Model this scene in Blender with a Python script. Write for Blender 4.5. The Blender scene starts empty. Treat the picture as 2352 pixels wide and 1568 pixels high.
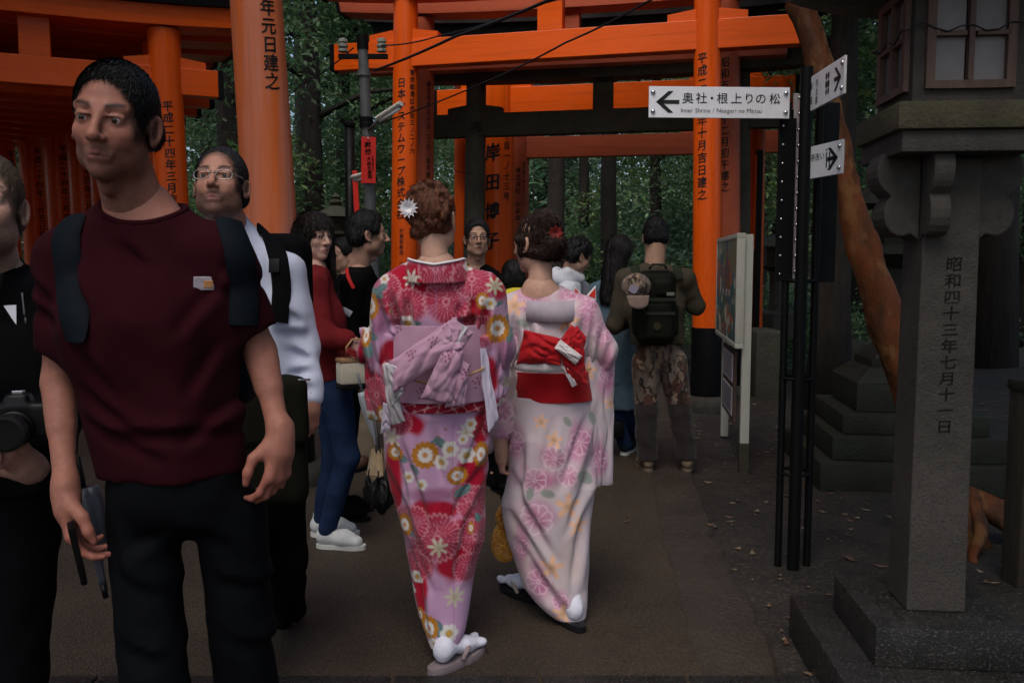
import bpy, bmesh, math, random
import numpy as np
from mathutils import Vector, Matrix

# ------------------------------------------------------------------ camera, sky, sun, exposure
scene = bpy.context.scene
COL = scene.collection
FPX, PITCH, CAMZ = 2000.0, math.atan(174 / 2000.0), 1.40      # focal length in pixels of a 2352 px wide frame
cam_d = bpy.data.cameras.new('camera')
cam_d.sensor_width = 36.0
cam_d.lens = 36.0 * FPX / 2352.0
cam_d.clip_start, cam_d.clip_end = 0.05, 600.0
cam = bpy.data.objects.new('camera', cam_d)
COL.objects.link(cam)
cam.location = (0, 0, CAMZ)
cam.rotation_euler = (math.pi / 2 - PITCH, 0, 0)
scene.camera = cam

SUN_EL, SUN_AZ = math.radians(58), math.radians(200)          # azimuth measured from +Y clockwise
world = bpy.data.worlds.new('World')
scene.world = world
world.use_nodes = True
wn = world.node_tree.nodes
sky = wn.new('ShaderNodeTexSky')
sky.sky_type = 'NISHITA'
sky.sun_disc = False
sky.sun_elevation = SUN_EL
sky.sun_rotation = SUN_AZ
sky.air_density, sky.dust_density, sky.ozone_density = 1.0, 4.0, 1.0
bg = wn['Background']
bg.inputs['Strength'].default_value = 0.15
world.node_tree.links.new(sky.outputs['Color'], bg.inputs['Color'])
sun_d = bpy.data.lights.new('sun', 'SUN')
sun_d.energy = 1.5
sun_d.angle = math.radians(35)
sun_d.color = (1.0, 0.96, 0.9)
sun = bpy.data.objects.new('sun', sun_d)
COL.objects.link(sun)
sdir = Vector((math.sin(SUN_AZ) * math.cos(SUN_EL), math.cos(SUN_AZ) * math.cos(SUN_EL), math.sin(SUN_EL)))
sun.rotation_euler = sdir.to_track_quat('Z', 'Y').to_euler()
scene.view_settings.view_transform = 'Standard'
scene.view_settings.look = 'None'
scene.view_settings.gamma = 1
scene.view_settings.use_curve_mapping = False
scene.view_settings.exposure = 0.28
scene.cycles.use_denoising = True
scene.cycles.max_bounces = 6
scene.cycles.transparent_max_bounces = 8

rng = random.Random(7)
nrg = np.random.RandomState(7)
PI = math.pi

def at(u, v, Y):
    """world point at depth Y (world y) seen at pixel (u, v) of the 2352x1568 frame"""
    xc, yc = (u - 1176) / FPX, -(v - 784) / FPX
    cp, sp = math.cos(PITCH), math.sin(PITCH)
    d = np.array([xc, cp + yc * sp, -sp + yc * cp])
    return np.array([0, 0, CAMZ]) + d * (Y / d[1])

def gnd(u, v, z=0.0):
    xc, yc = (u - 1176) / FPX, -(v - 784) / FPX
    cp, sp = math.cos(PITCH), math.sin(PITCH)
    d = np.array([xc, cp + yc * sp, -sp + yc * cp])
    return np.array([0, 0, CAMZ]) + d * ((z - CAMZ) / d[2])

# ------------------------------------------------------------------ materials
MATS = {}
def srgb(r, g, b):
    f = lambda c: (c / 255 / 12.92) if c / 255 <= 0.04045 else ((c / 255 + 0.055) / 1.055) ** 2.4
    return (f(r), f(g), f(b))

def mat(name, base, rough=0.6, var=0.2, scale=6.0, bump=0.15, bscale=40.0, col2=None, c2amt=0.5, c2scale=2.0,
        stretch=(1, 1, 1), metal=0.0, spec=0.4, speck=None, speck_scale=220.0, sheen=0.0, sss=0.0, rvar=0.1, rand=0.0, streak=0.0, sdir=(1, 1, 0.03)):
    if name in MATS:
        return MATS[name]
    m = bpy.data.materials.new(name)
    m.use_nodes = True
    nt = m.node_tree
    N, L = nt.nodes, nt.links
    bs = N['Principled BSDF']
    bs.inputs['Roughness'].default_value = rough
    bs.inputs['Metallic'].default_value = metal
    bs.inputs['Specular IOR Level'].default_value = spec
    if sheen:
        bs.inputs['Sheen Weight'].default_value = sheen
    if sss:
        bs.inputs['Subsurface Weight'].default_value = sss
        bs.inputs['Subsurface Radius'].default_value = (0.012, 0.004, 0.002)
        bs.inputs['Subsurface Scale'].default_value = 1.0
    tc = N.new('ShaderNodeTexCoord')
    mp = N.new('ShaderNodeMapping')
    mp.inputs['Scale'].default_value = stretch
    L.new(tc.outputs['Object'], mp.inputs['Vector'])
    def noise(s, det=5.0, ro=0.6):
        n = N.new('ShaderNodeTexNoise')
        n.inputs['Scale'].default_value = s
        n.inputs['Detail'].default_value = det
        n.inputs['Roughness'].default_value = ro
        L.new(mp.outputs['Vector'], n.inputs['Vector'])
        return n
    def mix(fac, a, b, typ='MIX'):
        x = N.new('ShaderNodeMix')
        x.data_type = 'RGBA'
        x.blend_type = typ
        for sock, val in ((x.inputs[0], fac), (x.inputs[6], a), (x.inputs[7], b)):
            if isinstance(val, (int, float)):
                sock.default_value = val
            elif isinstance(val, tuple):
                sock.default_value = (*val, 1) if len(val) == 3 else val
            else:
                L.new(val, sock)
        return x.outputs[2]
    def ramp(src, lo, hi, a=0.0, b=1.0):
        r = N.new('ShaderNodeMapRange')
        r.inputs[1].default_value, r.inputs[2].default_value = lo, hi
        r.inputs[3].default_value, r.inputs[4].default_value = a, b
        L.new(src, r.inputs[0])
        return r.outputs[0]
    if base == 'Col':
        at_ = N.new('ShaderNodeAttribute')
        at_.attribute_name = 'Col'
        c = at_.outputs['Color']
    else:
        c = mix(0.0, base, base)
    if col2 is not None:
        n2 = noise(c2scale, 6.0, 0.65)
        c = mix(ramp(n2.outputs['Fac'], 0.5 - 0.12, 0.5 + 0.14, 0.0, c2amt), c, col2)
    if var:
        n1 = noise(scale, 6.0, 0.65)
        v = ramp(n1.outputs['Fac'], 0.3, 0.7, 1 - var, 1 + var)
        c = mix(1.0, c, v, 'MULTIPLY')
    if speck is not None:
        ns = noise(speck_scale, 2.0, 0.5)
        c = mix(ramp(ns.outputs['Fac'], 0.56, 0.66, 0.0, 1.0), c, speck)
    if streak:      # rain streaks and fine vertical checks in old paint
        m2 = N.new('ShaderNodeMapping')
        m2.inputs['Scale'].default_value = sdir
        L.new(tc.outputs['Object'], m2.inputs['Vector'])
        for sc_, lo_, hi_, am_ in ((26, .52, .72, streak), (75, .66, .74, streak * 1.3)):
            q = N.new('ShaderNodeTexNoise')
            q.inputs['Scale'].default_value, q.inputs['Detail'].default_value = sc_, 5
            L.new(m2.outputs['Vector'], q.inputs['Vector'])
            c = mix(1.0, c, ramp(q.outputs['Fac'], lo_, hi_, 1.0, 1.0 - am_), 'MULTIPLY')
        q = noise(14, 8.0, .7)
        c = mix(1.0, c, ramp(q.outputs['Fac'], .60, .74, 1.0, 1.0 - streak), 'MULTIPLY')
    if rand:
        oi = N.new('ShaderNodeObjectInfo')
        c = mix(1.0, c, ramp(oi.outputs['Random'], 0, 1, 1 - rand, 1 + rand), 'MULTIPLY')
    L.new(c, bs.inputs['Base Color'])
    if rvar:
        nr = noise(scale * 1.7, 4.0)
        L.new(ramp(nr.outputs['Fac'], 0.3, 0.7, max(0.03, rough - rvar), min(1, rough + rvar)), bs.inputs['Roughness'])
    if bump:
        nb = noise(bscale, 6.0, 0.6)
        b = N.new('ShaderNodeBump')
        b.inputs['Strength'].default_value = bump
        b.inputs['Distance'].default_value = 0.02
        L.new(nb.outputs['Fac'], b.inputs['Height'])
        L.new(b.outputs['Normal'], bs.inputs['Normal'])
    MATS[name] = m
    return m

# ------------------------------------------------------------------ objects
def link(o, parent=None):
    COL.objects.link(o)
    if parent is not None:
        o.parent = parent
    return o

def tag(o, label=None, cat=None, group=None, kind=None):
    if label: o['label'] = label
    if cat: o['category'] = cat
    if group: o['group'] = group
    if kind: o['kind'] = kind
    return o

def empty(name, loc=(0, 0, 0), rz=0.0, label=None, cat=None, group=None):
    o = bpy.data.objects.new(name, None)
    o.empty_display_size = 0.1
    o.location = loc
    o.rotation_euler = (0, 0, rz)
    link(o)
    return tag(o, label, cat, group)

def mesh_obj(name, V, Fc, material, parent=None, smooth=True, cols=None, loc=None):
    me = bpy.data.meshes.new(name)
    V = np.asarray(V, dtype=np.float32)
    if isinstance(Fc, np.ndarray):
        n, k = Fc.shape
        me.vertices.add(len(V)); me.loops.add(n * k); me.polygons.add(n)
        me.vertices.foreach_set('co', V.ravel())
        me.loops.foreach_set('vertex_index', Fc.astype(np.int32).ravel())
        me.polygons.foreach_set('loop_start', np.arange(0, n * k, k, dtype=np.int32))
        me.update(calc_edges=True)
    else:
        me.from_pydata(V.tolist(), [], Fc)
        me.update()
    me.polygons.foreach_set('use_smooth', np.full(len(me.polygons), bool(smooth)))
    if cols is not None:
        ca = me.color_attributes.new('Col', 'FLOAT_COLOR', 'POINT')
        c4 = np.ones((len(V), 4), dtype=np.float32)
        c4[:, :3] = cols
        ca.data.foreach_set('color', c4.ravel())
    me.materials.append(material)
    o = bpy.data.objects.new(name, me)
    link(o, parent)
    if loc is not None:
        o.location = loc
    return o

def rotz(a):
    c, s = math.cos(a), math.sin(a)
    return np.array([[c, -s, 0], [s, c, 0], [0, 0, 1.0]])
def rotx(a):
    c, s = math.cos(a), math.sin(a)
    return np.array([[1.0, 0, 0], [0, c, -s], [0, s, c]])
def roty(a):
    c, s = math.cos(a), math.sin(a)
    return np.array([[c, 0, s], [0, 1.0, 0], [-s, 0, c]])
def unit(v):
    v = np.asarray(v, float)
    return v / max(1e-9, np.linalg.norm(v))
def frame_z(d, hint=(0, 0, 1)):
    z = unit(d)
    h = np.asarray(hint, float)
    if abs(np.dot(z, unit(h))) > 0.97:
        h = np.array([1.0, 0, 0]) if abs(z[0]) < 0.9 else np.array([0, 1.0, 0])
    x = unit(np.cross(h, z))
    y = np.cross(z, x)
    return np.stack([x, y, z], 1)

class MB:
    """collects shapes into one mesh"""
    def __init__(s):
        s.v, s.f = [], []
    def add(s, V, Fc):
        b = len(s.v)
        s.v += [tuple(map(float, p)) for p in V]
        s.f += [tuple(int(i) + b for i in q) for q in Fc]
        return s
    def box(s, c, size, R=None, bev=0.0):
        h = np.asarray(size, float) / 2
        if bev <= 0:
            P = np.array([[x, y, z] for x in (-1, 1) for y in (-1, 1) for z in (-1, 1)], float) * h
            Fc = [(0, 1, 3, 2), (4, 6, 7, 5), (0, 4, 5, 1), (2, 3, 7, 6), (0, 2, 6, 4), (1, 5, 7, 3)]
        else:
            bm = bmesh.new()
            bmesh.ops.create_cube(bm, size=1.0)
            for vv in bm.verts:
                vv.co = Vector((vv.co.x * 2 * h[0], vv.co.y * 2 * h[1], vv.co.z * 2 * h[2]))
            bmesh.ops.bevel(bm, geom=list(bm.edges), offset=bev, segments=2, profile=0.6, affect='EDGES')
            bm.verts.index_update()
            P = np.array([vv.co[:] for vv in bm.verts])
            Fc = [[vv.index for vv in f.verts] for f in bm.faces]
            bm.free()
        if R is not None:
            P = P @ np.asarray(R).T
        return s.add(P + np.asarray(c, float), Fc)
    def hexa(s, P):
        """8 points: bottom 4 (ccw from above) then top 4"""
        return s.add(P, [(3, 2, 1, 0), (4, 5, 6, 7), (0, 1, 5, 4), (1, 2, 6, 5), (2, 3, 7, 6), (3, 0, 4, 7)])
    def tube(s, pts, rad, seg=12, cap=True, flat=1.0, hint=(0, 0, 1), wob=0.0, wseed=0):
        pts = [np.asarray(p, float) for p in pts]
        n = len(pts)
        if isinstance(rad, (int, float)):
            rad = [rad] * n
        V = []
        r_ = np.random.RandomState(wseed)
        ph = r_.rand(4) * 6.28
        for i, p in enumerate(pts):
            d = pts[min(i + 1, n - 1)] - pts[max(i - 1, 0)]
            Fm = frame_z(d, hint)
            for k in range(seg):
                a = 2 * PI * k / seg
                rr = rad[i] * (1 + wob * (math.sin(2 * a + ph[0] + i * .7) + .6 * math.sin(5 * a + ph[1] + i * .4) + .5 * math.sin(3 * a + ph[2] - i * 1.1)))
                V.append(p + Fm[:, 0] * rr * math.cos(a) + Fm[:, 1] * rr * flat * math.sin(a))
        Fc = [(i * seg + k, i * seg + (k + 1) % seg, (i + 1) * seg + (k + 1) % seg, (i + 1) * seg + k) for i in range(n - 1) for k in range(seg)]
        if cap:
            Fc.append(tuple(range(seg - 1, -1, -1)))
            Fc.append(tuple(range((n - 1) * seg, n * seg)))
        return s.add(V, Fc)
    def lathe(s, prof, c=(0, 0, 0), seg=24, R=None, sx=1.0, sy=1.0):
        V, n = [], len(prof)
        for r, z in prof:
            for k in range(seg):
                a = 2 * PI * k / seg
                V.append((r * sx * math.cos(a), r * sy * math.sin(a), z))
        V = np.array(V)
        if R is not None:
            V = V @ np.asarray(R).T
        Fc = [(i * seg + k, i * seg + (k + 1) % seg, (i + 1) * seg + (k + 1) % seg, (i + 1) * seg + k) for i in range(n - 1) for k in range(seg)]
        Fc.append(tuple(range(seg - 1, -1, -1)))
        Fc.append(tuple(range((n - 1) * seg, n * seg)))
        return s.add(V + np.asarray(c, float), Fc)
    def prism(s, poly, y0, y1):
        """polygon in xz extruded along y"""
        n = len(poly)
        V = [(x, y0, z) for x, z in poly] + [(x, y1, z) for x, z in poly]
        Fc = [tuple(range(n)), tuple(range(2 * n - 1, n - 1, -1))]
        Fc += [((i + 1) % n, i, n + i, n + (i + 1) % n) for i in range(n)]
        return s.add(V, Fc)
    def build(s, name, material, parent=None, smooth=False, loc=None, kind=None, auto=None):
        o = mesh_obj(name, s.v, s.f, material, parent, smooth, loc=loc)
        if auto:
            flag_sharp(o.data, auto)
        if kind:
            o['kind'] = kind
        return o

def flag_sharp(me, deg):
    bm = bmesh.new()
    bm.from_mesh(me)
    lim = math.radians(deg)
    for f in bm.faces:
        f.smooth = True
    for e in bm.edges:
        e.smooth = not (len(e.link_faces) == 2 and e.calc_face_angle(0) > lim)
    bm.to_mesh(me)
    bm.free()

def copy_tree(o, parent=None):
    c = o.copy()
    COL.objects.link(c)
    if parent is not None:
        c.parent = parent
    for ch in list(o.children):
        copy_tree(ch, c)
    return c

# ------------------------------------------------------------------ lettering
_CH = {}
def char_mesh(ch, bold=0.0):
    key = (ch, bold)
    if key not in _CH:
        cu = bpy.data.curves.new('glyph', 'FONT')
        cu.body = ch
        cu.size = 1.0
        cu.offset = bold
        cu.resolution_u = 3
        ob = bpy.data.objects.new('glyph', cu)
        COL.objects.link(ob)
        dg = bpy.context.evaluated_depsgraph_get()
        dg.update()
        me = bpy.data.meshes.new_from_object(ob.evaluated_get(dg))
        V = np.array([v.co[:] for v in me.vertices]).reshape(-1, 3)
        Fc = [list(p.vertices) for p in me.polygons]
        bpy.data.objects.remove(ob)
        bpy.data.curves.remove(cu)
        bpy.data.meshes.remove(me)
        _CH[key] = (V, Fc)
    return _CH[key]

def glyph2d(ch, w, h, bold=0.012, brush=0.0):
    """glyph fitted to the cell, centred on 0; brush bends the strokes a little"""
    ex = max(0.0, bold - 0.008)
    V, Fc = char_mesh(ch, min(bold, 0.008))
    if len(V) == 0:
        return np.zeros((0, 2)), []
    if ex:      # heavier strokes: struck again a little to each side
        n = len(V)
        V = np.concatenate([V, V + (ex * .9, ex * .5, 0), V - (ex * .9, ex * .5, 0)])
        Fc = Fc + [[i + n for i in f] for f in Fc] + [[i + 2 * n for i in f] for f in Fc]
    if ord(ch) > 0x2E00:
        P = V[:, :2] - np.array([0.5, 0.38])
    else:
        P = V[:, :2] - (V[:, :2].min(0) + V[:, :2].max(0)) / 2
    P = P * np.array([w, h])
    if brush:
        x, y = P[:, 0] / w, P[:, 1] / h
        P = np.stack([P[:, 0] + w * brush * 0.25 * y, P[:, 1] + h * brush * (0.45 * x + 0.25 * np.sin(5 * x + 3 * y))], 1)
    return P, Fc

def wrap_cut(P, Fc, cuts):
    """split the flat faces along vertical lines so that they can be bent round a pillar"""
    bm = bmesh.new()
    vs = [bm.verts.new((p[0], p[1], 0)) for p in P]
    for f in Fc:
        try:
            bm.faces.new([vs[i] for i in f])
        except ValueError:
            pass
    bmesh.ops.triangulate(bm, faces=bm.faces[:])
    for c in cuts:
        bmesh.ops.bisect_plane(bm, geom=bm.verts[:] + bm.edges[:] + bm.faces[:], plane_co=(c, 0, 0), plane_no=(1, 0, 0))
    bm.verts.index_update()
    P2 = np.array([v.co[:2] for v in bm.verts])
    F2 = [[v.index for v in f.verts] for f in bm.faces]
    bm.free()
    return P2, F2

# ------------------------------------------------------------------ implicit surfaces
_NL = nrg.rand(32, 32, 32).astype(np.float32)
def vnoise(X, Y, Z):
    xi, yi, zi = np.floor(X).astype(int), np.floor(Y).astype(int), np.floor(Z).astype(int)
    fx, fy, fz = X - xi, Y - yi, Z - zi
    fx, fy, fz = fx * fx * (3 - 2 * fx), fy * fy * (3 - 2 * fy), fz * fz * (3 - 2 * fz)
    def g(a, b, c):
        return _NL[(xi + a) & 31, (yi + b) & 31, (zi + c) & 31]
    return (((g(0, 0, 0) * (1 - fx) + g(1, 0, 0) * fx) * (1 - fy) + (g(0, 1, 0) * (1 - fx) + g(1, 1, 0) * fx) * fy) * (1 - fz)
            + ((g(0, 0, 1) * (1 - fx) + g(1, 0, 1) * fx) * (1 - fy) + (g(0, 1, 1) * (1 - fx) + g(1, 1, 1) * fx) * fy) * fz)

class SDF:
    def __init__(s, lo, hi, h):
        s.lo, s.h = np.asarray(lo, float), h
        n = np.ceil((np.asarray(hi, float) - s.lo) / h).astype(int) + 1
        s.n = n
        s.ax = [(s.lo[i] + h * np.arange(n[i])).astype(np.float32) for i in range(3)]
        s.d = np.full(n, 0.25, np.float32)
        s.R, s.t = np.eye(3), np.zeros(3)
    def frame(s, R=None, t=None):
        s.R = np.eye(3) if R is None else np.asarray(R)
        s.t = np.zeros(3) if t is None else np.asarray(t, float)
        return s
    def _win(s, lo, hi, pad):
        """window in grid indices from local-frame bounds"""
        c = np.array([[x, y, z] for x in (lo[0], hi[0]) for y in (lo[1], hi[1]) for z in (lo[2], hi[2])])
        w = c @ s.R.T + s.t
        a = np.clip(np.floor((w.min(0) - pad - s.lo) / s.h).astype(int), 0, s.n)
        b = np.clip(np.ceil((w.max(0) + pad - s.lo) / s.h).astype(int) + 1, 0, s.n)
        if np.any(b <= a):
            return None
        sl = tuple(slice(a[i], b[i]) for i in range(3))
        X = s.ax[0][sl[0]][:, None, None] - s.t[0]
        Y = s.ax[1][sl[1]][None, :, None] - s.t[1]
        Z = s.ax[2][sl[2]][None, None, :] - s.t[2]
        R = s.R
        return sl, (R[0, 0] * X + R[1, 0] * Y + R[2, 0] * Z, R[0, 1] * X + R[1, 1] * Y + R[2, 1] * Z, R[0, 2] * X + R[1, 2] * Y + R[2, 2] * Z)
    def _put(s, sl, b, k, op):
        a = s.d[sl]
        if op > 0:
            h = np.clip(0.5 + 0.5 * (a - b) / k, 0, 1)
            s.d[sl] = a * (1 - h) + b * h - k * h * (1 - h)
        elif op < 0:
            h = np.clip(0.5 - 0.5 * (a + b) / k, 0, 1)
            s.d[sl] = a * (1 - h) - b * h + k * h * (1 - h)
        else:
            s.d[sl] = np.maximum(a, b)
    def cap(s, a, b, ra, rb=None, k=0.02, op=1, side=None, ratio=1.0):
        a, b = np.asarray(a, float), np.asarray(b, float)
        rb = ra if rb is None else rb
        rm = max(ra, rb) * max(1, ratio)
        w = s._win(np.minimum(a, b) - rm, np.maximum(a, b) + rm, k + 3 * s.h)
        if w is None: return s
        sl, (X, Y, Z) = w
        ba = b - a
        l2 = max(1e-9, ba @ ba)
        t = np.clip(((X - a[0]) * ba[0] + (Y - a[1]) * ba[1] + (Z - a[2]) * ba[2]) / l2, 0, 1)
        qx, qy, qz = X - a[0] - t * ba[0], Y - a[1] - t * ba[1], Z - a[2] - t * ba[2]
        q2 = qx * qx + qy * qy + qz * qz
        r = ra + (rb - ra) * t
        if side is not None:
            sd = unit(side)
            qs = qx * sd[0] + qy * sd[1] + qz * sd[2]
            m = np.sqrt(np.maximum(q2 - qs * qs + (qs / ratio) ** 2, 1e-12))
            g = np.sqrt(np.maximum(q2 - qs * qs + (qs / ratio ** 2) ** 2, 1e-12))
            dd = (m - r) * m / np.maximum(g, 1e-6)
        else:
            dd = np.sqrt(q2) - r
        s._put(sl, dd.astype(np.float32), k, op)
        return s
    def chain(s, pts, rad, k=0.02, **kw):
        for i in range(len(pts) - 1):
            s.cap(pts[i], pts[i + 1], rad[i], rad[i + 1], k, **kw)
        return s
    def ell(s, c, r, k=0.02, op=1, R=None):
        c, r = np.asarray(c, float), np.asarray(r, float)
        rm = r.max() if R is not None else r
        w = s._win(c - rm, c + rm, k + 3 * s.h)
        if w is None: return s
        sl, (X, Y, Z) = w
        X, Y, Z = X - c[0], Y - c[1], Z - c[2]
        if R is not None:
            X, Y, Z = (R[0, i] * X + R[1, i] * Y + R[2, i] * Z for i in range(3))
        k0 = np.sqrt((X / r[0]) ** 2 + (Y / r[1]) ** 2 + (Z / r[2]) ** 2)
        k1 = np.sqrt((X / r[0] ** 2) ** 2 + (Y / r[1] ** 2) ** 2 + (Z / r[2] ** 2) ** 2)
        dd = k0 * (k0 - 1) / np.maximum(k1, 1e-5)
        s._put(sl, dd.astype(np.float32), k, op)
        return s
    def box(s, c, half, rnd=0.01, k=0.02, op=1, R=None):
        c, half = np.asarray(c, float), np.asarray(half, float)
        rm = np.full(3, np.linalg.norm(half)) if R is not None else half
        w = s._win(c - rm - rnd, c + rm + rnd, k + 3 * s.h)
        if w is None: return s
        sl, (X, Y, Z) = w
        X, Y, Z = X - c[0], Y - c[1], Z - c[2]
        if R is not None:
            X, Y, Z = (R[0, i] * X + R[1, i] * Y + R[2, i] * Z for i in range(3))
        qx, qy, qz = np.abs(X) - half[0] + rnd, np.abs(Y) - half[1] + rnd, np.abs(Z) - half[2] + rnd
        dd = np.sqrt(np.maximum(qx, 0) ** 2 + np.maximum(qy, 0) ** 2 + np.maximum(qz, 0) ** 2) + np.minimum(np.maximum(qx, np.maximum(qy, qz)), 0) - rnd
        s._put(sl, dd.astype(np.float32), k, op)
        return s
    def cut(s, p, n, k=0.004):
        """remove everything on the side that n points to"""
        n = unit(n)
        X, Y, Z = s.grid()
        dd = ((X - p[0]) * n[0] + (Y - p[1]) * n[1] + (Z - p[2]) * n[2])
        s.d = np.maximum(s.d, np.clip(dd, -0.25, 0.25).astype(np.float32))
        return s
    def grid(s):
        X = s.ax[0][:, None, None] - s.t[0]
        Y = s.ax[1][None, :, None] - s.t[1]
        Z = s.ax[2][None, None, :] - s.t[2]
        R = s.R
        return (R[0, 0] * X + R[1, 0] * Y + R[2, 0] * Z, R[0, 1] * X + R[1, 1] * Y + R[2, 1] * Z, R[0, 2] * X + R[1, 2] * Y + R[2, 2] * Z)
    def disp(s, fn, band=0.04):
        m = np.abs(s.d) < band
        I = np.nonzero(m)
        w = np.stack([s.ax[i][I[i]] for i in range(3)], 1) - s.t
        w = w @ s.R
        s.d[I] += fn(w[:, 0], w[:, 1], w[:, 2]).astype(np.float32)
        return s
    def mesh(s):
        d = s.d.copy()
        for ax in range(3):
            sl = [slice(None)] * 3
            for e in (0, -1):
                sl[ax] = e
                d[tuple(sl)] = np.maximum(d[tuple(sl)], 1e-4)
        ins = d < 0
        n = np.array(d.shape) - 1
        acc = np.zeros((*n, 3), np.float32)
        cnt = np.zeros(n, np.float32)
        cs = [(i, j, k) for i in (0, 1) for j in (0, 1) for k in (0, 1)]
        def sub(a, c):
            return a[c[0]:c[0] + n[0], c[1]:c[1] + n[1], c[2]:c[2] + n[2]]
        for c in cs:
            for ax in range(3):
                if c[ax]: continue
                e = list(c); e[ax] = 1
                da, db = sub(d, c), sub(d, e)
                m = (da < 0) != (db < 0)
                t = np.where(m, da / np.where(m, da - db, 1), 0)
                for j in range(3):
                    acc[..., j] += m * (c[j] + (t if j == ax else 0))
                cnt += m
        act = cnt > 0
        idx = np.full(n, -1, np.int64)
        cells = np.nonzero(act)
        idx[cells] = np.arange(len(cells[0]))
        V = (np.stack(cells, 1) + acc[cells] / cnt[cells][:, None]) * s.h + s.lo
        Q = []
        for ax in range(3):
            a = [slice(None)] * 3; b = [slice(None)] * 3
            a[ax], b[ax] = slice(0, -1), slice(1, None)
            m = ins[tuple(a)] != ins[tuple(b)]
            u, w = [i for i in range(3) if i != ax]
            P = np.stack(np.nonzero(m), 1)
            ok = (P[:, u] > 0) & (P[:, w] > 0) & (P[:, u] < n[u]) & (P[:, w] < n[w])
            P = P[ok]
            flip = ins[tuple(P.T)]
            def cell(du, dw):
                q = P.copy(); q[:, u] -= du; q[:, w] -= dw
                return idx[tuple(q.T)]
            q = np.stack([cell(1, 1), cell(0, 1), cell(0, 0), cell(1, 0)], 1)
            if ax == 1:
                q = q[:, ::-1]
            q[~flip] = q[~flip][:, ::-1]
            Q.append(q)
        Q = np.concatenate(Q)
        for w in (.5, .5):      # even out the voxel steps
            S = np.zeros_like(V); n_ = np.zeros((len(V), 1))
            for a, b in ((0, 1), (1, 2), (2, 3), (3, 0)):
                for i in range(3):
                    S[:, i] += np.bincount(Q[:, a], V[Q[:, b], i], len(V)) + np.bincount(Q[:, b], V[Q[:, a], i], len(V))
                n_[:, 0] += np.bincount(Q[:, a], minlength=len(V)) + np.bincount(Q[:, b], minlength=len(V))
            V = V * (1 - w) + w * S / np.maximum(n_, 1)
        return V, Q

def join_parts(parts):
    Vs, Fs, b = [], [], 0
    for V, Q in parts:
        Vs.append(V); Fs.append(Q + b); b += len(V)
    return np.concatenate(Vs), np.concatenate(Fs)
# ------------------------------------------------------------------ shared materials
M_VERM = mat('vermilion_paint', (0.80, 0.100, 0.001), 0.34, 0.18, 2.6, 0.10, 60, col2=(0.62, 0.085, 0.006), c2amt=0.7, c2scale=2.6, stretch=(1, 1, 0.3), spec=.3, streak=.20)
M_VERM_H = mat('vermilion_paint_beam', (0.80, 0.100, 0.001), 0.34, 0.18, 2.6, 0.10, 60, col2=(0.62, 0.085, 0.006), c2amt=0.7, c2scale=2.6, stretch=(0.3, 1, 1), spec=.3, streak=.20, sdir=(0.03, 1, 1))
M_FADED_H = mat('faded_vermilion_beam', (0.46, 0.10, 0.05), 0.5, 0.16, 2.5, 0.08, 80, col2=(0.5, 0.085, 0.02), c2amt=0.6, c2scale=1.3, stretch=(0.35, 1, 1), streak=.28, sdir=(0.03, 1, 1))
M_FADED = mat('faded_vermilion_paint', (0.46, 0.10, 0.05), 0.5, 0.16, 2.5, 0.08, 80, col2=(0.5, 0.085, 0.02), c2amt=0.6, c2scale=1.3, stretch=(1, 1, 0.35), streak=.28)
M_WEATHER = mat('weathered_vermilion_paint', (0.56, 0.19, 0.12), 0.45, 0.12, 3.0, 0.08, 80, col2=(0.62, 0.12, 0.012), c2amt=0.95, c2scale=2.2, stretch=(3.2, 3.2, 0.22), streak=.18)
M_BLACK = mat('black_lacquer', (0.003, 0.003, 0.0035), 0.5, 0.3, 5, 0.05, 60, spec=.15)
M_INK = mat('black_ink', (0.006, 0.005, 0.005), 0.6, 0, bump=0, rvar=0)
M_ROOF = mat('dark_copper_roof', (0.035, 0.031, 0.032), 0.5, 0.4, 6, 0.2, 30)
M_STONE_D = mat('mossy_dark_stone', (0.055, 0.050, 0.038), 0.8, 0.4, 7, 0.5, 45, col2=(0.03, 0.036, 0.018), c2amt=0.8, c2scale=3.5, speck=(0.14, 0.13, 0.11), speck_scale=160)
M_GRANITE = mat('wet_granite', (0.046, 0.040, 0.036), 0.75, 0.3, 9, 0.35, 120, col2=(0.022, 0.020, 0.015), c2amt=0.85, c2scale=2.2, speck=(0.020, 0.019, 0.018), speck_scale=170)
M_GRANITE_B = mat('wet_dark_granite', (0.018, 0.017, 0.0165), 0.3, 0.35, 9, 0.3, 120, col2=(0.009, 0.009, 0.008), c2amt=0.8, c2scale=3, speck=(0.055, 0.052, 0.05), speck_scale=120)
M_MOSSTONE = mat('lichen_granite', (0.05, 0.042, 0.028), 0.85, 0.35, 9, 0.5, 80, col2=(0.06, 0.06, 0.02), c2amt=0.85, c2scale=4, speck=(0.045, 0.04, 0.035), speck_scale=140)
M_GREENSTONE = mat('mossy_green_stone', (0.015, 0.016, 0.011), 0.7, 0.4, 6, 0.4, 60, col2=(0.008, 0.012, 0.005), c2amt=0.8, c2scale=3)
M_BROWNWOOD = mat('dark_brown_wood', (0.075, 0.042, 0.032), 0.6, 0.3, 6, 0.25, 30, stretch=(4, 4, 0.6))
M_PAPER = mat('frosted_pane', (0.15, 0.142, 0.15), 0.4, 0.16, 5, 0.03, 30, col2=(0.085, 0.08, 0.075), c2amt=0.7, c2scale=4)
M_STEEL = mat('grey_galvanised_steel', (0.13, 0.135, 0.14), 0.5, 0.2, 9, 0.05, 50, metal=0.3)
M_BLKMETAL = mat('black_painted_steel', (0.003, 0.0033, 0.004), 0.5, 0.3, 9, 0.05, 50, spec=.15)
M_NAVYMETAL = mat('dark_navy_steel', (0.004, 0.006, 0.009), 0.5, 0.2, 9, 0.05, 50, spec=.15)
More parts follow.
